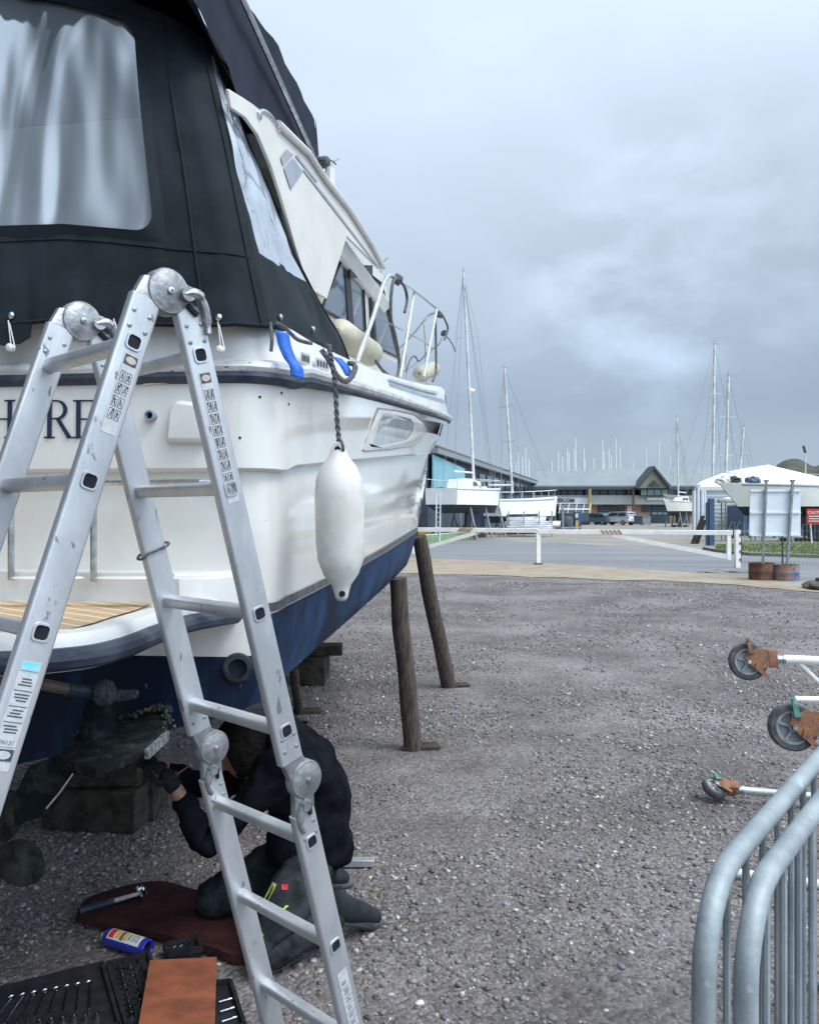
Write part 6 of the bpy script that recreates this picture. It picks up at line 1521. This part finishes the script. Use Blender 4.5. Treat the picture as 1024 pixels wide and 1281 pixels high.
# ---- yachts on the hard
def yacht(lab, c, heading, L_, z0, free, beam, draft, mast=None, cabin=True, grp='yachts propped up on the hard', cradle=True, rake=.9, mcol='hullw', canopy=False, stripe=True, keelz=None):
    """c: point under the boat's middle; heading: direction of the bow; z0: height of waterline; free: freeboard"""
    t = thing('yacht', lab, 'yacht', (c[0], c[1], 0), math.atan2(heading[1], heading[0]), grp)
    n = 13; rows = []; low = []
    def hb(s): return beam/2*(max(0, math.sin(PI*(.13+.87*s)*.93)) ** .62 if s < .97 else .04)
    for i in range(n+1):
        s = i/n; x = (s-.5)*L_; hbm = beam/2*max(.03, (1-abs((s-.38)/.62)**2.3) if s > .38 else (1-.28*((.38-s)/.38)**2)); zt2 = z0+free*(1+.22*s*s); xr = x+rake*(s**4)
        ring = []
        for k in range(11):
            a = -1+k/5; q_ = abs(a); ring.append(V((x+(xr-x)*(1-abs(0)), hbm*math.copysign(min(1, q_*1.0), a) if False else 0, 0)))
        pts = [(1.0, zt2), (.995, z0+free*.5), (.965, z0), (.5, z0-.32), (.05, z0-.5)]
        ring = [V((x+rake*(s**4)*((z-(z0-.5))/(free+.5)), -hbm*w_, z)) for w_, z in pts]+[V((x+rake*(s**4)*((z-(z0-.5))/(free+.5)), hbm*w_, z)) for w_, z in reversed(pts)]
        rows.append(ring)
    top = MB(); top.grid([r[0:3] for r in rows]); top.grid([r[7:10] for r in rows]); top.add([rows[0][0], rows[0][1], rows[0][2], rows[0][7], rows[0][8], rows[0][9]], [(0, 1, 2, 3, 4, 5)])
    obj('hull', top, M_[mcol], t, local=True, smooth=50)
    bot = MB(); bot.grid([r[2:8] for r in rows]); bot.add([rows[0][k] for k in range(2, 8)], [tuple(range(6))]); obj('antifouled_bottom', bot, M_['hullb'], t, local=True)
    dk = MB(); dk.grid([[r[0]-V((0, 0, .06)), (r[0]+r[9])/2+V((0, 0, .05)), r[9]-V((0, 0, .06))] for r in rows]); obj('deck', dk, M_['hullw'], t, local=True)
    zt2 = z0+free
    if stripe:
        sm_ = MB(); 
        for sgn in (0, 9): sm_.grid([[(r[sgn]*.9+r[sgn+(1 if sgn == 0 else -1)]*.1)+V((0, -.015 if sgn == 0 else .015, 0)), (r[sgn]*.78+r[sgn+(1 if sgn == 0 else -1)]*.22)+V((0, -.02 if sgn == 0 else .02, 0))] for r in rows[:-1]])
        obj('hull_stripe', sm_, M_['stripe'], t, local=True)
    if cabin:
        cb = MB(); w_ = beam*.30
        cb.loft([[V((x_, s*w_*k_, z)) for x_, s, k_, z in ((-L_*.22, -1, 1, zt2), (L_*.22, -1, .6, zt2+.1), (L_*.22, 1, .6, zt2+.1), (-L_*.22, 1, 1, zt2))], [V((x_, s*w_*k_, z)) for x_, s, k_, z in ((-L_*.20, -1, .85, zt2+.62), (L_*.08, -1, .6, zt2+.50), (L_*.08, 1, .6, zt2+.50), (-L_*.20, 1, .85, zt2+.62))]])
        co_ = obj('coachroof', cb, M_['hullw'], t, local=True, bevel=.04)
        for s in (-1, 1):
            for k in range(2):
                x0 = -L_*.16+k*L_*.13; g_ = MB(); g_.add([V((x0, s*(w_*.97+.015), zt2+.20)), V((x0+L_*.10, s*(w_*.86+.02), zt2+.22)), V((x0+L_*.08, s*(w_*.83+.015), zt2+.44)), V((x0, s*(w_*.92+.005), zt2+.50))], [(0, 1, 2, 3)]); obj('window', g_, M_['bwin'], co_, local=True, smooth=0)
    # rails
    rl_ = MB()
    for s in (-1, 1):
        pts = [V((r[0 if s < 0 else 9].x, r[0 if s < 0 else 9].y*.96, r[0].z+.55)) for r in rows]; rl_.tube(pts, .016, 5)
        for r in rows[::2]: q = r[0 if s < 0 else 9]; rl_.tube([q, V((q.x, q.y*.96, q.z+.55))], .014, 5)
    obj('guard_rail', rl_, M_['mast'], t, local=True)
    kz = .25 if keelz is None else keelz
    if draft:
        k_ = MB(); k_.loft([[V((x_, y_, z0-.45)) for x_, y_ in ((-L_*.08, -.09), (L_*.16, -.09), (L_*.16, .09), (-L_*.08, .09))], [V((x_, y_, kz)) for x_, y_ in ((-L_*.10, -.07), (L_*.08, -.07), (L_*.08, .07), (-L_*.10, .07))]]); obj('keel', k_, M_['hullb'], t, local=True, bevel=.02)
    if cradle:
        for sx in (-.28, 0, .28):
            for s in (-1, 1):
                cr_ = MB(); x_ = sx*L_; cr_.tube([V((x_, s*beam*.36, z0-.15)), V((x_, s*beam*.52, 0))], .06, 6); cr_.tube([V((x_, s*beam*.40, z0-.6)), V((x_+.5, s*beam*.30, 0))], .04, 5); obj('shore_leg', cr_, M_['galv'], t, local=True)
        cb_ = MB(); cb_.box((0, 0, .12), (L_*.5, .5, .22)); obj('keel_block', cb_, M_['woodh'], t, local=True)
    if mast:
        mx, mh, lean = mast
        ms = MB(); b0 = V((mx, 0, zt2+.5)); tp = V((mx+lean, 0, mh)); ms.tube([b0, b0.lerp(tp, .5), tp], [.095, .09, .075], 8); mo = obj('mast', ms, M_['mast'], t, local=True)
        for f in (.42, .70): sp = MB(); q = b0.lerp(tp, f); sp.bar(q+V((0, -.75, 0)), q+V((0, .75, 0)), .05, .03); obj('spreader', sp, M_['mast'], mo, local=True)
        rg = MB()
        for e in (V((L_*.5, 0, zt2+.2)), V((-L_*.48, 0, zt2+.1)), V((mx-.2, beam*.46, zt2)), V((mx-.2, -beam*.46, zt2))): rg.tube([tp-V((0, 0, .1)), e], .013, 3)
        for s in (-1, 1): rg.tube([b0.lerp(tp, .7)+V((0, .75*s, 0)), V((mx, beam*.46*s, zt2))], .010, 3); rg.tube([tp, b0.lerp(tp, .7)+V((0, .75*s, 0))], .010, 3)
        obj('rigging', rg, M_['wire'], mo, local=True)
        tpx = MB(); tpx.tube([tp, tp+V((0, 0, .35))], .02, 4); tpx.bar(tp+V((-.25, 0, .1)), tp+V((.3, 0, .12)), .03, .03); obj('masthead_gear', tpx, M_['wire'], mo, local=True)
        bm2 = MB(); bm2.tube([b0+V((-.1, 0, .6)), b0+V((-L_*.36, 0, .55))], .06, 6); obj('boom', bm2, M_['mast'], mo, local=True)
        if canopy: rad = MB(); q = b0.lerp(tp, .44)+V((.3, 0, 0)); rad.lathe(q, UP, [(0, .1), (.08, .25), (.2, .22), (.26, .05)], 12); obj('radar_dome', rad, M_['hullw'], mo, local=True)
    return t
c1_ = at(590, 641, 50)
yacht('white yacht with arched cabin windows and the tallest mast, beyond the motor boat bow', (c1_.x-.1, c1_.y), (.44, .90), 9.0, 2.08, .95, 2.8, 1.5, mast=(.6, 16.3, -1.75), canopy=True)
c2_ = at(655, 641, 60)
yacht('white yacht with a plain upright bow, between the tallest mast and the marina building', (c2_.x, c2_.y), (.80, .60), 6.6, 1.35, 1.20, 2.4, 1.2, mast=(-1.2, 12.2, -.8), cabin=False, rake=.25)
c3_ = at(507, 641, 54)
yacht('white yacht with turquoise boot stripe, mostly hidden by the bow at far left', (c3_.x-.9, c3_.y+1), (.75, .66), 7.0, 1.9, 1.3, 2.7, 1.2, cabin=True)
c4_ = at(850, 641, 88)
yacht('small beige yacht propped in front of the marina building, left of the marquee', (c4_.x, c4_.y), (-.75, -.66), 4.6, 1.75, 1.0, 2.0, 1.1, mast=(.3, 12.0, .3), mcol='gel2')
c5_ = at(985, 641, 44)
yacht('large white boat at the right with raked bow pointing left, in front of the marquee', (c5_.x+1.75, c5_.y), (-.998, -.05), 8.4, 1.95, 1.08, 3.0, 1.2, cabin=False, rake=1.3, keelz=.25)
# gear piled on the big boat's foredeck
gxr = random.Random(8)
for k, (px, m, lab) in enumerate(((905, 'white', 'white folded sail bundle on the bow of the large boat'), (917, 'black', 'dark anchor windlass and chain heap on the bow of the large boat'), (941, 'post', 'small dark blue cover bundle on the deck of the large boat'))):
    p = at(px, 602, 44); mb = MB(); bm = bmesh.new(); bmesh.ops.create_icosphere(bm, subdivisions=3, radius=1)
    for v in bm.verts: q = v.co; kk = 1+.5*noise.noise(q*2.2+V((k*5, 0, 0))); v.co = V((q.x*.42*kk, q.y*.35*kk, q.z*.24*kk))
    mb.v = [p+v.co for v in bm.verts]; mb.f = [tuple(v.index for v in f.verts) for f in bm.faces]; bm.free(); tag(obj('deck_bundle', mb, M_[m]), lab, 'bundle')
# ---- masts of boats afloat beyond the buildings
def mast(lab, xt, yt, xb, yb_, d, r_, grp, m='mast', spr=True):
    b = at(xb, yb_, d); tp = at(xt, yt, d); b0 = b.lerp(tp, -(b.z-1.0)/(tp.z-b.z)) if b.z > 1 else b
    t = thing('yacht_mast', lab, 'mast', V((b0.x, b0.y, 0)), group=grp)
    mb = MB(); mb.tube([b0, b0.lerp(tp, .5), tp], [r_, r_, r_*.8], 6); obj('spar', mb, M_[m], t)
    if spr:
        for f in (.45, .72): q = b0.lerp(tp, f); mb = MB(); mb.bar(q-V((.7, 0, 0)), q+V((.7, 0, 0)), .05, .05); obj('spreader', mb, M_[m], t)
        mb = MB()
        for ex in (-3.6, 3.2, -1.1, 1.1): mb.tube([tp, V((b0.x+ex, b0.y+.4, 2.5))], .014, 3)
        obj('stays', mb, M_['wire'], t)
        mb = MB(); mb.tube([tp, tp+UP*.5], .03, 4); mb.bar(tp+V((-.3, 0, .1)), tp+V((.4, 0, .1)), .04, .04); obj('masthead_gear', mb, M_['wire'], t)
GM = 'masts rising behind the marquee'
mast('tallest of the three masts rising behind the marquee, leftmost', 893.5, 432, 891, 597, 75, .12, GM)
mast('middle one of the three masts rising behind the marquee, with a small radar', 911, 472, 907.5, 590, 72, .12, GM)
mast('shortest of the three masts rising behind the marquee, rightmost', 930, 535, 925, 588, 90, .13, GM)
rr = random.Random(12); xs = []
spots = [(648, 566), (653, 572), (657, 560), (661, 575), (698, 565), (703, 572), (709, 560), (711, 567), (718, 562), (719.5, 549), (730, 562), (731, 575), (753, 551), (755, 565), (761, 562), (764, 570), (770, 548), (791, 578), (808, 562), (824, 554), (645, 578), (690, 577), (742, 574), (775, 560), (838, 570)]
for px, py in spots:
    b = at(px+rr.uniform(.5, 1.8), 600, 150); tp = at(px, py, 150); b0 = V((b.x, b.y, 0))
    mb = MB(); mb.tube([b0, tp], [.15, .11], 5); mb.bar(b0.lerp(tp, .62)-V((.6, 0, 0)), b0.lerp(tp, .62)+V((.6, 0, 0)), .06, .05)
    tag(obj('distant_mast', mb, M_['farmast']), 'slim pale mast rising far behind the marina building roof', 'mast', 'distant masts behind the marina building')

# ---- vehicles
def car(lab, c, heading, L_, W_, H_, paint, kind='van'):
    t = thing('parked_car', lab, 'car', (c[0], c[1], 0), math.atan2(heading[1], heading[0]), 'cars parked by the marina building')
    if kind == 'van': pr_ = [(-.5, .25), (-.5, .75), (-.47, .96), (-.30, 1.0), (.14, .98), (.32, .62), (.47, .52), (.5, .25)]
    else: pr_ = [(-.5, .25), (-.49, .60), (-.42, .68), (-.30, .98), (.05, 1.0), (.24, .66), (.46, .54), (.5, .25)]
    def R_(s, w_): return [V((x*L_, s*w_*(1 if z < .65 else .86), z*H_)) for x, z in pr_]
    mb = MB(); mb.loft([R_(-1, W_/2*.93), R_(-1, W_/2*.98) if 0 else R_(-1, W_/2), R_(1, W_/2), R_(1, W_/2*.93)]); bdy = obj('body', mb, M_[paint], t, local=True, smooth=30, bevel=.03)
    gl = [(-.44, .68), (-.40, .92), (.10, .92), (.24, .66)] if kind == 'van' else [(-.36, .70), (-.27, .92), (.03, .93), (.18, .68)]
    for s in (-1, 1):
        for a, b in ((0, .45), (.5, 1)):
            q = [V((gl[0][0]*(1-a)+gl[3][0]*a, 0, gl[0][1])), V((gl[0][0]*(1-b)+gl[3][0]*b, 0, gl[3][1])), V((gl[1][0]*(1-b)+gl[2][0]*b, 0, gl[2][1])), V((gl[1][0]*(1-a)+gl[2][0]*a, 0, gl[1][1]))]
            mb = MB(); mb.add([V((p.x*L_, s*(W_/2*(.985 if p.z < .8 else .875)+.01), p.z*H_)) for p in q], [(0, 1, 2, 3)]); obj('side_window', mb, M_['carglass'], t, local=True, smooth=0)
        for x in (-.32, .32):
            mb = MB(); mb.lathe((x*L_, s*(W_/2-.16), .31), (0, s, 0), [(0, .31), (.18, .31), (.19, .26)], 18); wh = obj('wheel', mb, M_['rubber'], t, local=True); mb = MB(); mb.lathe((x*L_, s*(W_/2+.02), .31), (0, s, 0), [(0, .19), (.015, .17), (.02, .03)], 14); obj('rim', mb, M_['greyplastic'], wh, local=True)
        mb = MB(); mb.box((-.502*L_, s*W_*.42, .55*H_), (.05, .14, .28)); obj('tail_light', mb, M_['red'], t, local=True)
        mb = MB(); mb.box((.495*L_, s*W_*.36, .46*H_), (.08, .30, .14)); obj('headlight', mb, M_['white'], t, local=True)
    zz = (.68, .92)
    mb = MB(); mb.add([V((-.503*L_ if kind == 'van' else -.44*L_, -W_*.38, zz[0]*H_)), V((-.503*L_ if kind == 'van' else -.44*L_, W_*.38, zz[0]*H_)), V((-.485*L_ if kind == 'van' else -.335*L_, W_*.36, zz[1]*H_)), V((-.485*L_ if kind == 'van' else -.335*L_, -W_*.36, zz[1]*H_))], [(0, 1, 2, 3)]); obj('rear_window', mb, M_['carglass'], t, local=True, smooth=0)
    mb = MB(); a_, b_ = (.155, .305) if kind == 'van' else (.075, .225); mb.add([V((b_*L_+.02, -W_*.42, .67*H_)), V((b_*L_+.02, W_*.42, .67*H_)), V((a_*L_+.02, W_*.37, .95*H_)), V((a_*L_+.02, -W_*.37, .95*H_))], [(0, 1, 2, 3)]); obj('windscreen', mb, M_['carglass'], t, local=True, smooth=0)
    mb = MB(); mb.box((-.506*L_, 0, .42*H_), (.02, .5, .11)); obj('number_plate', mb, M_['yellow'], t, local=True)
    mb = MB(); mb.box((-.50*L_, 0, .26*H_), (.10, W_*.92, .16)); obj('bumper', mb, M_['rubber'], t, local=True)
c = gp(775, 657.5); car('white people carrier parked in front of the marina building', (c.x, c.y+1), (-.62, .78), 4.3, 1.75, 1.72, 'carwhite')
c = gp(757, 657.5); car('teal estate car parked directly left of the white people carrier', (c.x, c.y+3), (-.5, .86), 4.2, 1.7, 1.45, 'carteal', 'hatch')
c = gp(740, 657); car('dark blue hatchback parked leftmost in the row', (c.x, c.y+1.5), (-.80, .60), 4.1, 1.7, 1.5, 'carblue', 'hatch')
# ---- skips and bins by the building
for px, w_, h_, m, lab in ((795, 1.5, 1.15, 'container', 'dark wheeled bin just right of the white people carrier'), (807, 1.1, 1.0, 'stripe', 'small grey bin right of the dark wheeled bin')):
    b = gp(px, 657.5); t = thing('wheeled_bin', lab, 'bin', b, group='bins by the marina building'); mb = MB(); mb.loft([[b+V((x*w_*.42, y*.4, .12)) for x, y in ((-1, -1), (1, -1), (1, 1), (-1, 1))], [b+V((x*w_*.5, y*.5, h_)) for x, y in ((-1, -1), (1, -1), (1, 1), (-1, 1))]]); obj('body', mb, M_[m], t, bevel=.03)
    mb = MB(); mb.loft([[b+V((x*w_*.53, y*.53, h_+.01)) for x, y in ((-1, -1), (1, -1), (1, 1), (-1, 1))], [b+V((x*w_*.45, y*.4, h_+.14)) for x, y in ((-1, -1), (1, -1), (1, 1), (-1, 1))]]); obj('lid', mb, M_['bdark'], t)
    for sx in (-1, 1): mb = MB(); mb.lathe(b+V((sx*w_*.35, -.35, .09)), (0, 1, 0), [(0, .09), (.06, .09)], 10); obj('wheel', mb, M_['rubber'], t)
# ---- notice shelter by the road
b = gp(610, 669); dN = b.y
t = thing('notice_shelter', 'dark framed notice board shelter with a blue and white poster beside the yachts', 'notice board', b)
for x in (597.5, 612, 633): mb = MB(); mb.bar(at(x, 668.8, dN), at(x, 628, dN), .12, .12); obj('post', mb, M_['bdark'], t)
mb = MB(); mb.prism([at(599, 668, dN+.1), at(606, 668, dN+.1), at(606, 629, dN+.1), at(599, 629, dN+.1)], V((0, .1, 0))); obj('side_panel', mb, M_['post'], t)
mb = MB(); mb.bar(at(597, 628.5, dN), at(634, 628.5, dN), .15, .12); obj('top_beam', mb, M_['bdark'], t)
mb = MB(); mb.prism([at(613.5, 649.5, dN-.1), at(625.5, 649.5, dN-.1), at(625.5, 631, dN-.1), at(613.5, 631, dN-.1)], V((0, .08, 0))); bp_ = obj('poster', mb, M_['signback'], t)
for x0, x1, y0, y1 in ((614.5, 619, 632, 636), (615, 618, 637, 640), (614.5, 619, 641, 644), (620.5, 624, 634, 635), (620.5, 624, 638, 639), (620.5, 624, 642, 643)):
    mb = MB(); mb.poly([at(x0, y1, dN-.12), at(x1, y1, dN-.12), at(x1, y0, dN-.12), at(x0, y0, dN-.12)]); obj('poster_print', mb, M_['carblue'], bp_, smooth=0)
b = gp(577, 669.5); t = thing('warning_sign', 'small pale yellow warning sign on a grey post left of the notice shelter', 'sign', b); mb = MB(); mb.bar(b, at(575.5, 630, b.y), .09, .09); obj('post', mb, M_['galv'], t)
mb = MB(); mb.prism([at(578, 635.5, b.y-.1), at(583.6, 635.5, b.y-.1), at(583.6, 628.5, b.y-.1), at(578, 628.5, b.y-.1)], V((0, .05, 0))); pn = obj('panel', mb, mat('pale yellow', (.60, .58, .32), .5, c2=(.55, .52, .3), scale=2), t); mb = MB(); mb.poly([at(580, 634, b.y-.12), at(581.8, 634, b.y-.12), at(581.8, 630, b.y-.12), at(580, 630, b.y-.12)]); obj('symbol', mb, M_['ink'], pn, smooth=0)
# ---- racked small boats and rowing hulls between the yachts and the bins
k = 0
for (x0, x1, y, d, m, lab) in ((634, 672, 645.5, 56, 'bdark', 'dark boat hull on the top of the rack, right of the notice shelter'), (634, 682, 650, 55, 'hullw', 'white slim hull on the second level of the rack'), (632, 700, 655.5, 54, 'hullw', 'white long hull on the third level of the rack'), (634, 690, 661, 53, 'tentwall', 'greyish hull on the lowest level of the rack')):
    a, b = at(x0, y, d), at(x1, y, d); t = thing('racked_dinghy', lab, 'dinghy', V((a.x, a.y, 0)), group='boats stacked on the rack'); dv = (b-a); L_ = dv.length; rows = []
    for i in range(9):
        s = i/8; w_ = .42*math.sin(PI*(.08+.84*s))**.6; c = a+dv*s; rows.append([c+V((0, -w_, .10+.05*s)), c+V((0, -w_*.8, -.12)), c+V((0, 0, -.2)), c+V((0, w_*.8, -.12)), c+V((0, w_, .10+.05*s))])
    mb = MB(); mb.grid(rows); obj('hull', mb, M_[m], t, solid=.03); mb = MB(); mb.tube([r[0] for r in rows], .03, 5); mb.tube([r[4] for r in rows], .03, 5); obj('gunwale', mb, M_['mast'], t)
t = thing('boat_rack', 'open grey steel rack holding the stacked hulls', 'rack', at(640, 668, 55)); t.location.z = 0
for x in (636, 655, 674, 690):
    for d in (53.2, 56.2): mb = MB(); q = at(x, 641, d); mb.bar(V((q.x, q.y, 0)), at(x, 640, d), .07, .07); obj('upright', mb, M_['galv'], t)
    for y in (648.5, 653.5, 659.5): mb = MB(); mb.bar(at(x, y, 53.2), at(x, y, 53.2)+V((0, 3, 0)), .05, .05); obj('arm', mb, M_['galv'], t)
# trailers, oars and clutter shapes
rr = random.Random(31)
def trailer(lab, px, py, w_, hd_, hull=True):
    b = gp(px, py); ca, sa = hd_; X_ = V((ca, sa, 0)); Y_ = V((-sa, ca, 0)); t = thing('boat_trailer', lab, 'trailer', b, group='trailers and dollies in the compound')
    for s in (-1, 1): mb = MB(); mb.bar(b+X_*(-w_/2)+Y_*s*.6+UP*.45, b+X_*(w_*.3)+Y_*s*.5+UP*.45, .08, .1); mb.bar(b+X_*(w_*.3)+Y_*s*.5+UP*.45, b+X_*(w_*.6)+UP*.45, .08, .1); obj('frame_rail', mb, M_['galv'], t)
    for s in (-1, 1): mb = MB(); mb.lathe(b+Y_*s*.75-X_*w_*.15+UP*.28, Y_, [(-.08, .26), (-.05, .29), (.05, .29), (.08, .26)], 16); obj('wheel', mb, M_['rubber'], t)
    for f in (-.4, -.1, .2): mb = MB(); mb.bar(b+X_*w_*f-Y_*.62+UP*.48, b+X_*w_*f+Y_*.62+UP*.48, .06, .06); obj('cross_member', mb, M_['galv'], t); mb = MB(); mb.bar(b+X_*w_*f-Y_*.5+UP*.5, b+X_*w_*f-Y_*.75+UP*(1.0), .05, .05); obj('support_arm', mb, M_['galv'], t)
trailer('galvanised trailer behind the blue posts, leftmost in the right hand compound', 905, 672, 3, (.8, .6)); trailer('galvanised trailer below the bow of the large boat', 925, 674, 3, (.9, -.4)); trailer('galvanised trailer partly behind the pale sign board', 955, 673, 3.4, (.6, .8)); trailer('empty trailer on the left beside the racked boats', 700, 668, 3.2, (.95, .3)); trailer('small trailer standing in the row between racks and yachts', 648, 668, 2.6, (.9, -.4)); trailer('trailer under the yacht with arched cabin windows', 560, 670, 3, (.85, .5))
# a long white dinghy upside down on a trailer beside the marquee
a = at(898, 627, 46); mb = MB(); rows = []
for i in range(11):
    s = i/10; w_ = .6*math.sin(PI*(.05+.9*s))**.7; c = a+V((s*2.3, .2*s, 0)); rows.append([c+V((0, -w_, -.12)), c+V((0, -w_*.8, .12)), c+V((0, 0, .22*math.sin(PI*s)+.05)), c+V((0, w_*.8, .12)), c+V((0, w_, -.12))])
t = thing('dinghy', 'upturned white dinghy on stands below the bow of the large boat', 'dinghy', V((a.x, a.y, 0))); mb.grid(rows); obj('hull', mb, M_['hullw'], t, solid=.03)
for s in (.3, 2.0): mb = MB(); mb.bar(V((a.x+s, a.y-.3, 0)), V((a.x+s, a.y-.3, a.z)), .06, .06); mb.bar(V((a.x+s, a.y+.3, 0)), V((a.x+s, a.y+.3, a.z)), .06, .06); mb.bar(V((a.x+s, a.y-.3, a.z-.1)), V((a.x+s, a.y+.3, a.z-.1)), .06, .06); obj('stand', mb, M_['galv'], t)
# blue posts, planks, store panel under the big boat
for px, top, w_, lab in ((884, 629, .12, 'thinner left one of the two dark blue posts at the marquee corner'), (889, 624, .26, 'wider right one of the two dark blue posts at the marquee corner')):
    b = gp(px, 683); mb = MB(); mb.box((b.x, b.y, (EYE+(641-top)/1000*b.y)/2), (w_, w_, EYE+(641-top)/1000*b.y)); tag(obj('blue_post', mb, M_['post'], bevel=.01), lab, 'post', 'blue posts by the marquee')
for k, (xb, xt, yt, lab) in enumerate(((866, 879, 646, 'brown plank leaning left of the blue posts, outermost'), (871, 881, 651, 'brown plank leaning left of the blue posts, nearest them'))):
    b = gp(xb, 681); mb = MB(); mb.bar(b, at(xt, yt, b.y+.6), .22, .05); tag(obj('leaning_plank', mb, M_['woodh']), lab, 'plank', 'planks leaning by the blue posts')
for x in (895, 897): pass
b = gp(1030, 676); t = thing('storage_container', 'dark blue storage container under the large boat at the right edge', 'container', V((b.x+1, b.y+6, 0)))
c = V((b.x+1.6, b.y+9, 1.05)); mb = MB(); mb.box(c, (6.5, 2.4, 2.1)); obj('body', mb, M_['post'], t)
for k in range(16): mb = MB(); mb.box(c+V((-3.1+k*.4, -1.23, 0)), (.12, .05, 1.9)); obj('rib', mb, M_['bdark'], t)
# bins and fuel pump right of the rack
b = gp(722, 665.5); t = thing('fuel_cabinet', 'dark blue cabinet with a yellow and white label, at the end of the racked boats', 'cabinet', b); mb = MB(); mb.box((b.x, b.y, .85), (.55, .5, 1.7)); obj('body', mb, M_['post'], t, bevel=.04)
mb = MB(); mb.box((b.x-.1, b.y-.27, .55), (.24, .03, .75)); obj('yellow_label', mb, M_['yellow'], t); mb = MB(); mb.box((b.x-.12, b.y-.27, 1.35), (.22, .03, .35)); obj('white_label', mb, M_['white'], t)
b = gp(708, 665.5); t = thing('water_tank', 'squat dark tank beside the labelled blue cabinet', 'tank', b); mb = MB(); mb.lathe(b, UP, [(0, .55), (.1, .6), (1.1, .6), (1.25, .5), (1.3, .15)], 20); obj('body', mb, M_['container'], t); mb = MB(); mb.lathe(b+UP*1.28, UP, [(0, .18), (.08, .18), (.1, .05)], 12); obj('lid', mb, M_['navy'], t)
b = gp(703.5, 667); mb = MB(); mb.tube([b, b+UP*1.9], .09, 10); mb.lathe(b+UP*1.9, UP, [(0, .12), (.08, .12), (.12, .02)], 10); tag(obj('bollard_post', mb, M_['galv']), 'tall pale grey post in front of the squat dark tank', 'post')
# dark awning frame of a parked rigid boat
b = gp(715, 661); t = thing('covered_boat', 'dark covered motor launch with white rail, left of the parked cars', 'launch', b)
L0, L1 = at(697, 655, 72), at(735, 656, 74)
mb = MB(); rows = []; dv = L1-L0
for i in range(9):
    s = i/8; w_ = 1.1*math.sin(PI*(.12+.80*s))**.5; c = L0+dv*s; c.z = 1.3; rows.append([c+V((0, -w_, .25)), c+V((0, -w_*.8, -.5)), c+V((0, 0, -.85)), c+V((0, w_*.8, -.5)), c+V((0, w_, .25))])
mb.grid(rows); obj('hull', mb, M_['bdark'], t); mb = MB(); mb.grid([[r[0]+UP*.02, r[0].lerp(r[4], .3)+UP*.75, r[0].lerp(r[4], .7)+UP*.75, r[4]+UP*.02] for r in rows]); obj('cover', mb, M_['container'], t)
mb = MB(); mb.tube([r[0]+UP*.35 for r in rows], .05, 5)
for r in rows[::2]: mb.tube([r[0], r[0]+UP*.9+V((.2, .2, 0))], .04, 5)
obj('rail', mb, M_['whitemetal'], t)
mb = MB(); 
for s in (.3, .7): c = L0+dv*s; mb = MB(); mb.bar(V((c.x, c.y-.6, 0)), V((c.x, c.y-.6, .9)), .1, .1); mb.bar(V((c.x, c.y+.6, 0)), V((c.x, c.y+.6, .9)), .1, .1); mb.bar(V((c.x, c.y-.6, .5)), V((c.x, c.y+.6, .5)), .1, .1); obj('trestle', mb, M_['galv'], t)
# long green upturned hull and yellow kayak just beyond the left barrier
a, b = gp(531, 680), gp(600, 673); mb = MB(); rows = []
for i in range(13):
    s = i/12; w_ = .55*math.sin(PI*(.04+.92*s))**.6; c = a.lerp(b, s); rows.append([c+V((0, -w_, 0)), c+V((0, -w_*.8, .28)), c+V((0, 0, .40)), c+V((0, w_*.8, .28)), c+V((0, w_, 0))])
t = thing('upturned_boat', 'long green upturned boat beyond the left swing barrier', 'boat', a); mb.grid(rows); obj('hull', mb, M_['dinghygreen'], t, smooth=60); mb = MB(); mb.tube([r[2]+UP*.02 for r in rows], .03, 6); obj('keel_strip', mb, M_['white'], t)
a, b = gp(522, 675), gp(543, 675); mb = MB(); ax = (b-a).normalized(); L_ = (b-a).length; mb.lathe(a+UP*.3, ax, [(0, .03), (L_*.15, .2), (L_*.5, .27), (L_*.85, .2), (L_, .03)], 14); t = thing('kayak', 'yellow kayak lying beyond the left swing barrier under the bow', 'kayak', a); obj('hull', mb, M_['yellow'], t); mb = MB(); mb.lathe(a.lerp(b, .5)+V((0, -.05, .50)), UP, [(0, .2), (.05, .22), (.06, .14)], 14); obj('cockpit_rim', mb, M_['black'], t)
# orange-topped bollard by the green boat
b = gp(594, 676); mb = MB(); mb.lathe(b, UP, [(0, .11), (.5, .1), (.8, .09), (.85, .03)], 10); tag(obj('marker_bollard', mb, M_['rustor']), 'short orange brown bollard at the end of the green upturned boat', 'bollard')
# stack of timber balks beneath the left yachts
for k in range(14):
    b = gp(552+k*2.6, 667+rr.uniform(-1.5, 1.0)); z = rr.choice((.1, .3, .5, .7)); mb = MB(); mb.box((b.x, b.y, z), (rr.uniform(.8, 1.5), .25, .18), rz=rr.uniform(-.5, .5)); tag(obj('timber_balk', mb, M_['woodh']), 'rough timber balk in the loose stack under the left yacht', 'timber', 'timber balks stacked under the yacht')
# ladder propped at the yacht's stern
b0, b1 = gp(546, 668), gp(550, 668); t = thing('access_ladder', 'light metal ladder standing at the stern of the yacht with arched windows', 'ladder', b0)
for x in (545, 550): mb = MB(); mb.bar(V((at(x, 641, 44).x, 44, 0)), at(x+1, 617, 45), .06, .05); obj('stile', mb, M_['alu'], t)
for k in range(9): f = (k+1)/10; p, q = V((at(545, 641, 44).x, 44, 0)).lerp(at(546, 617, 45), f), V((at(550, 641, 44).x, 44, 0)).lerp(at(551, 617, 45), f); mb = MB(); mb.bar(p, q, .04, .04); obj('rung', mb, M_['alu'], t)
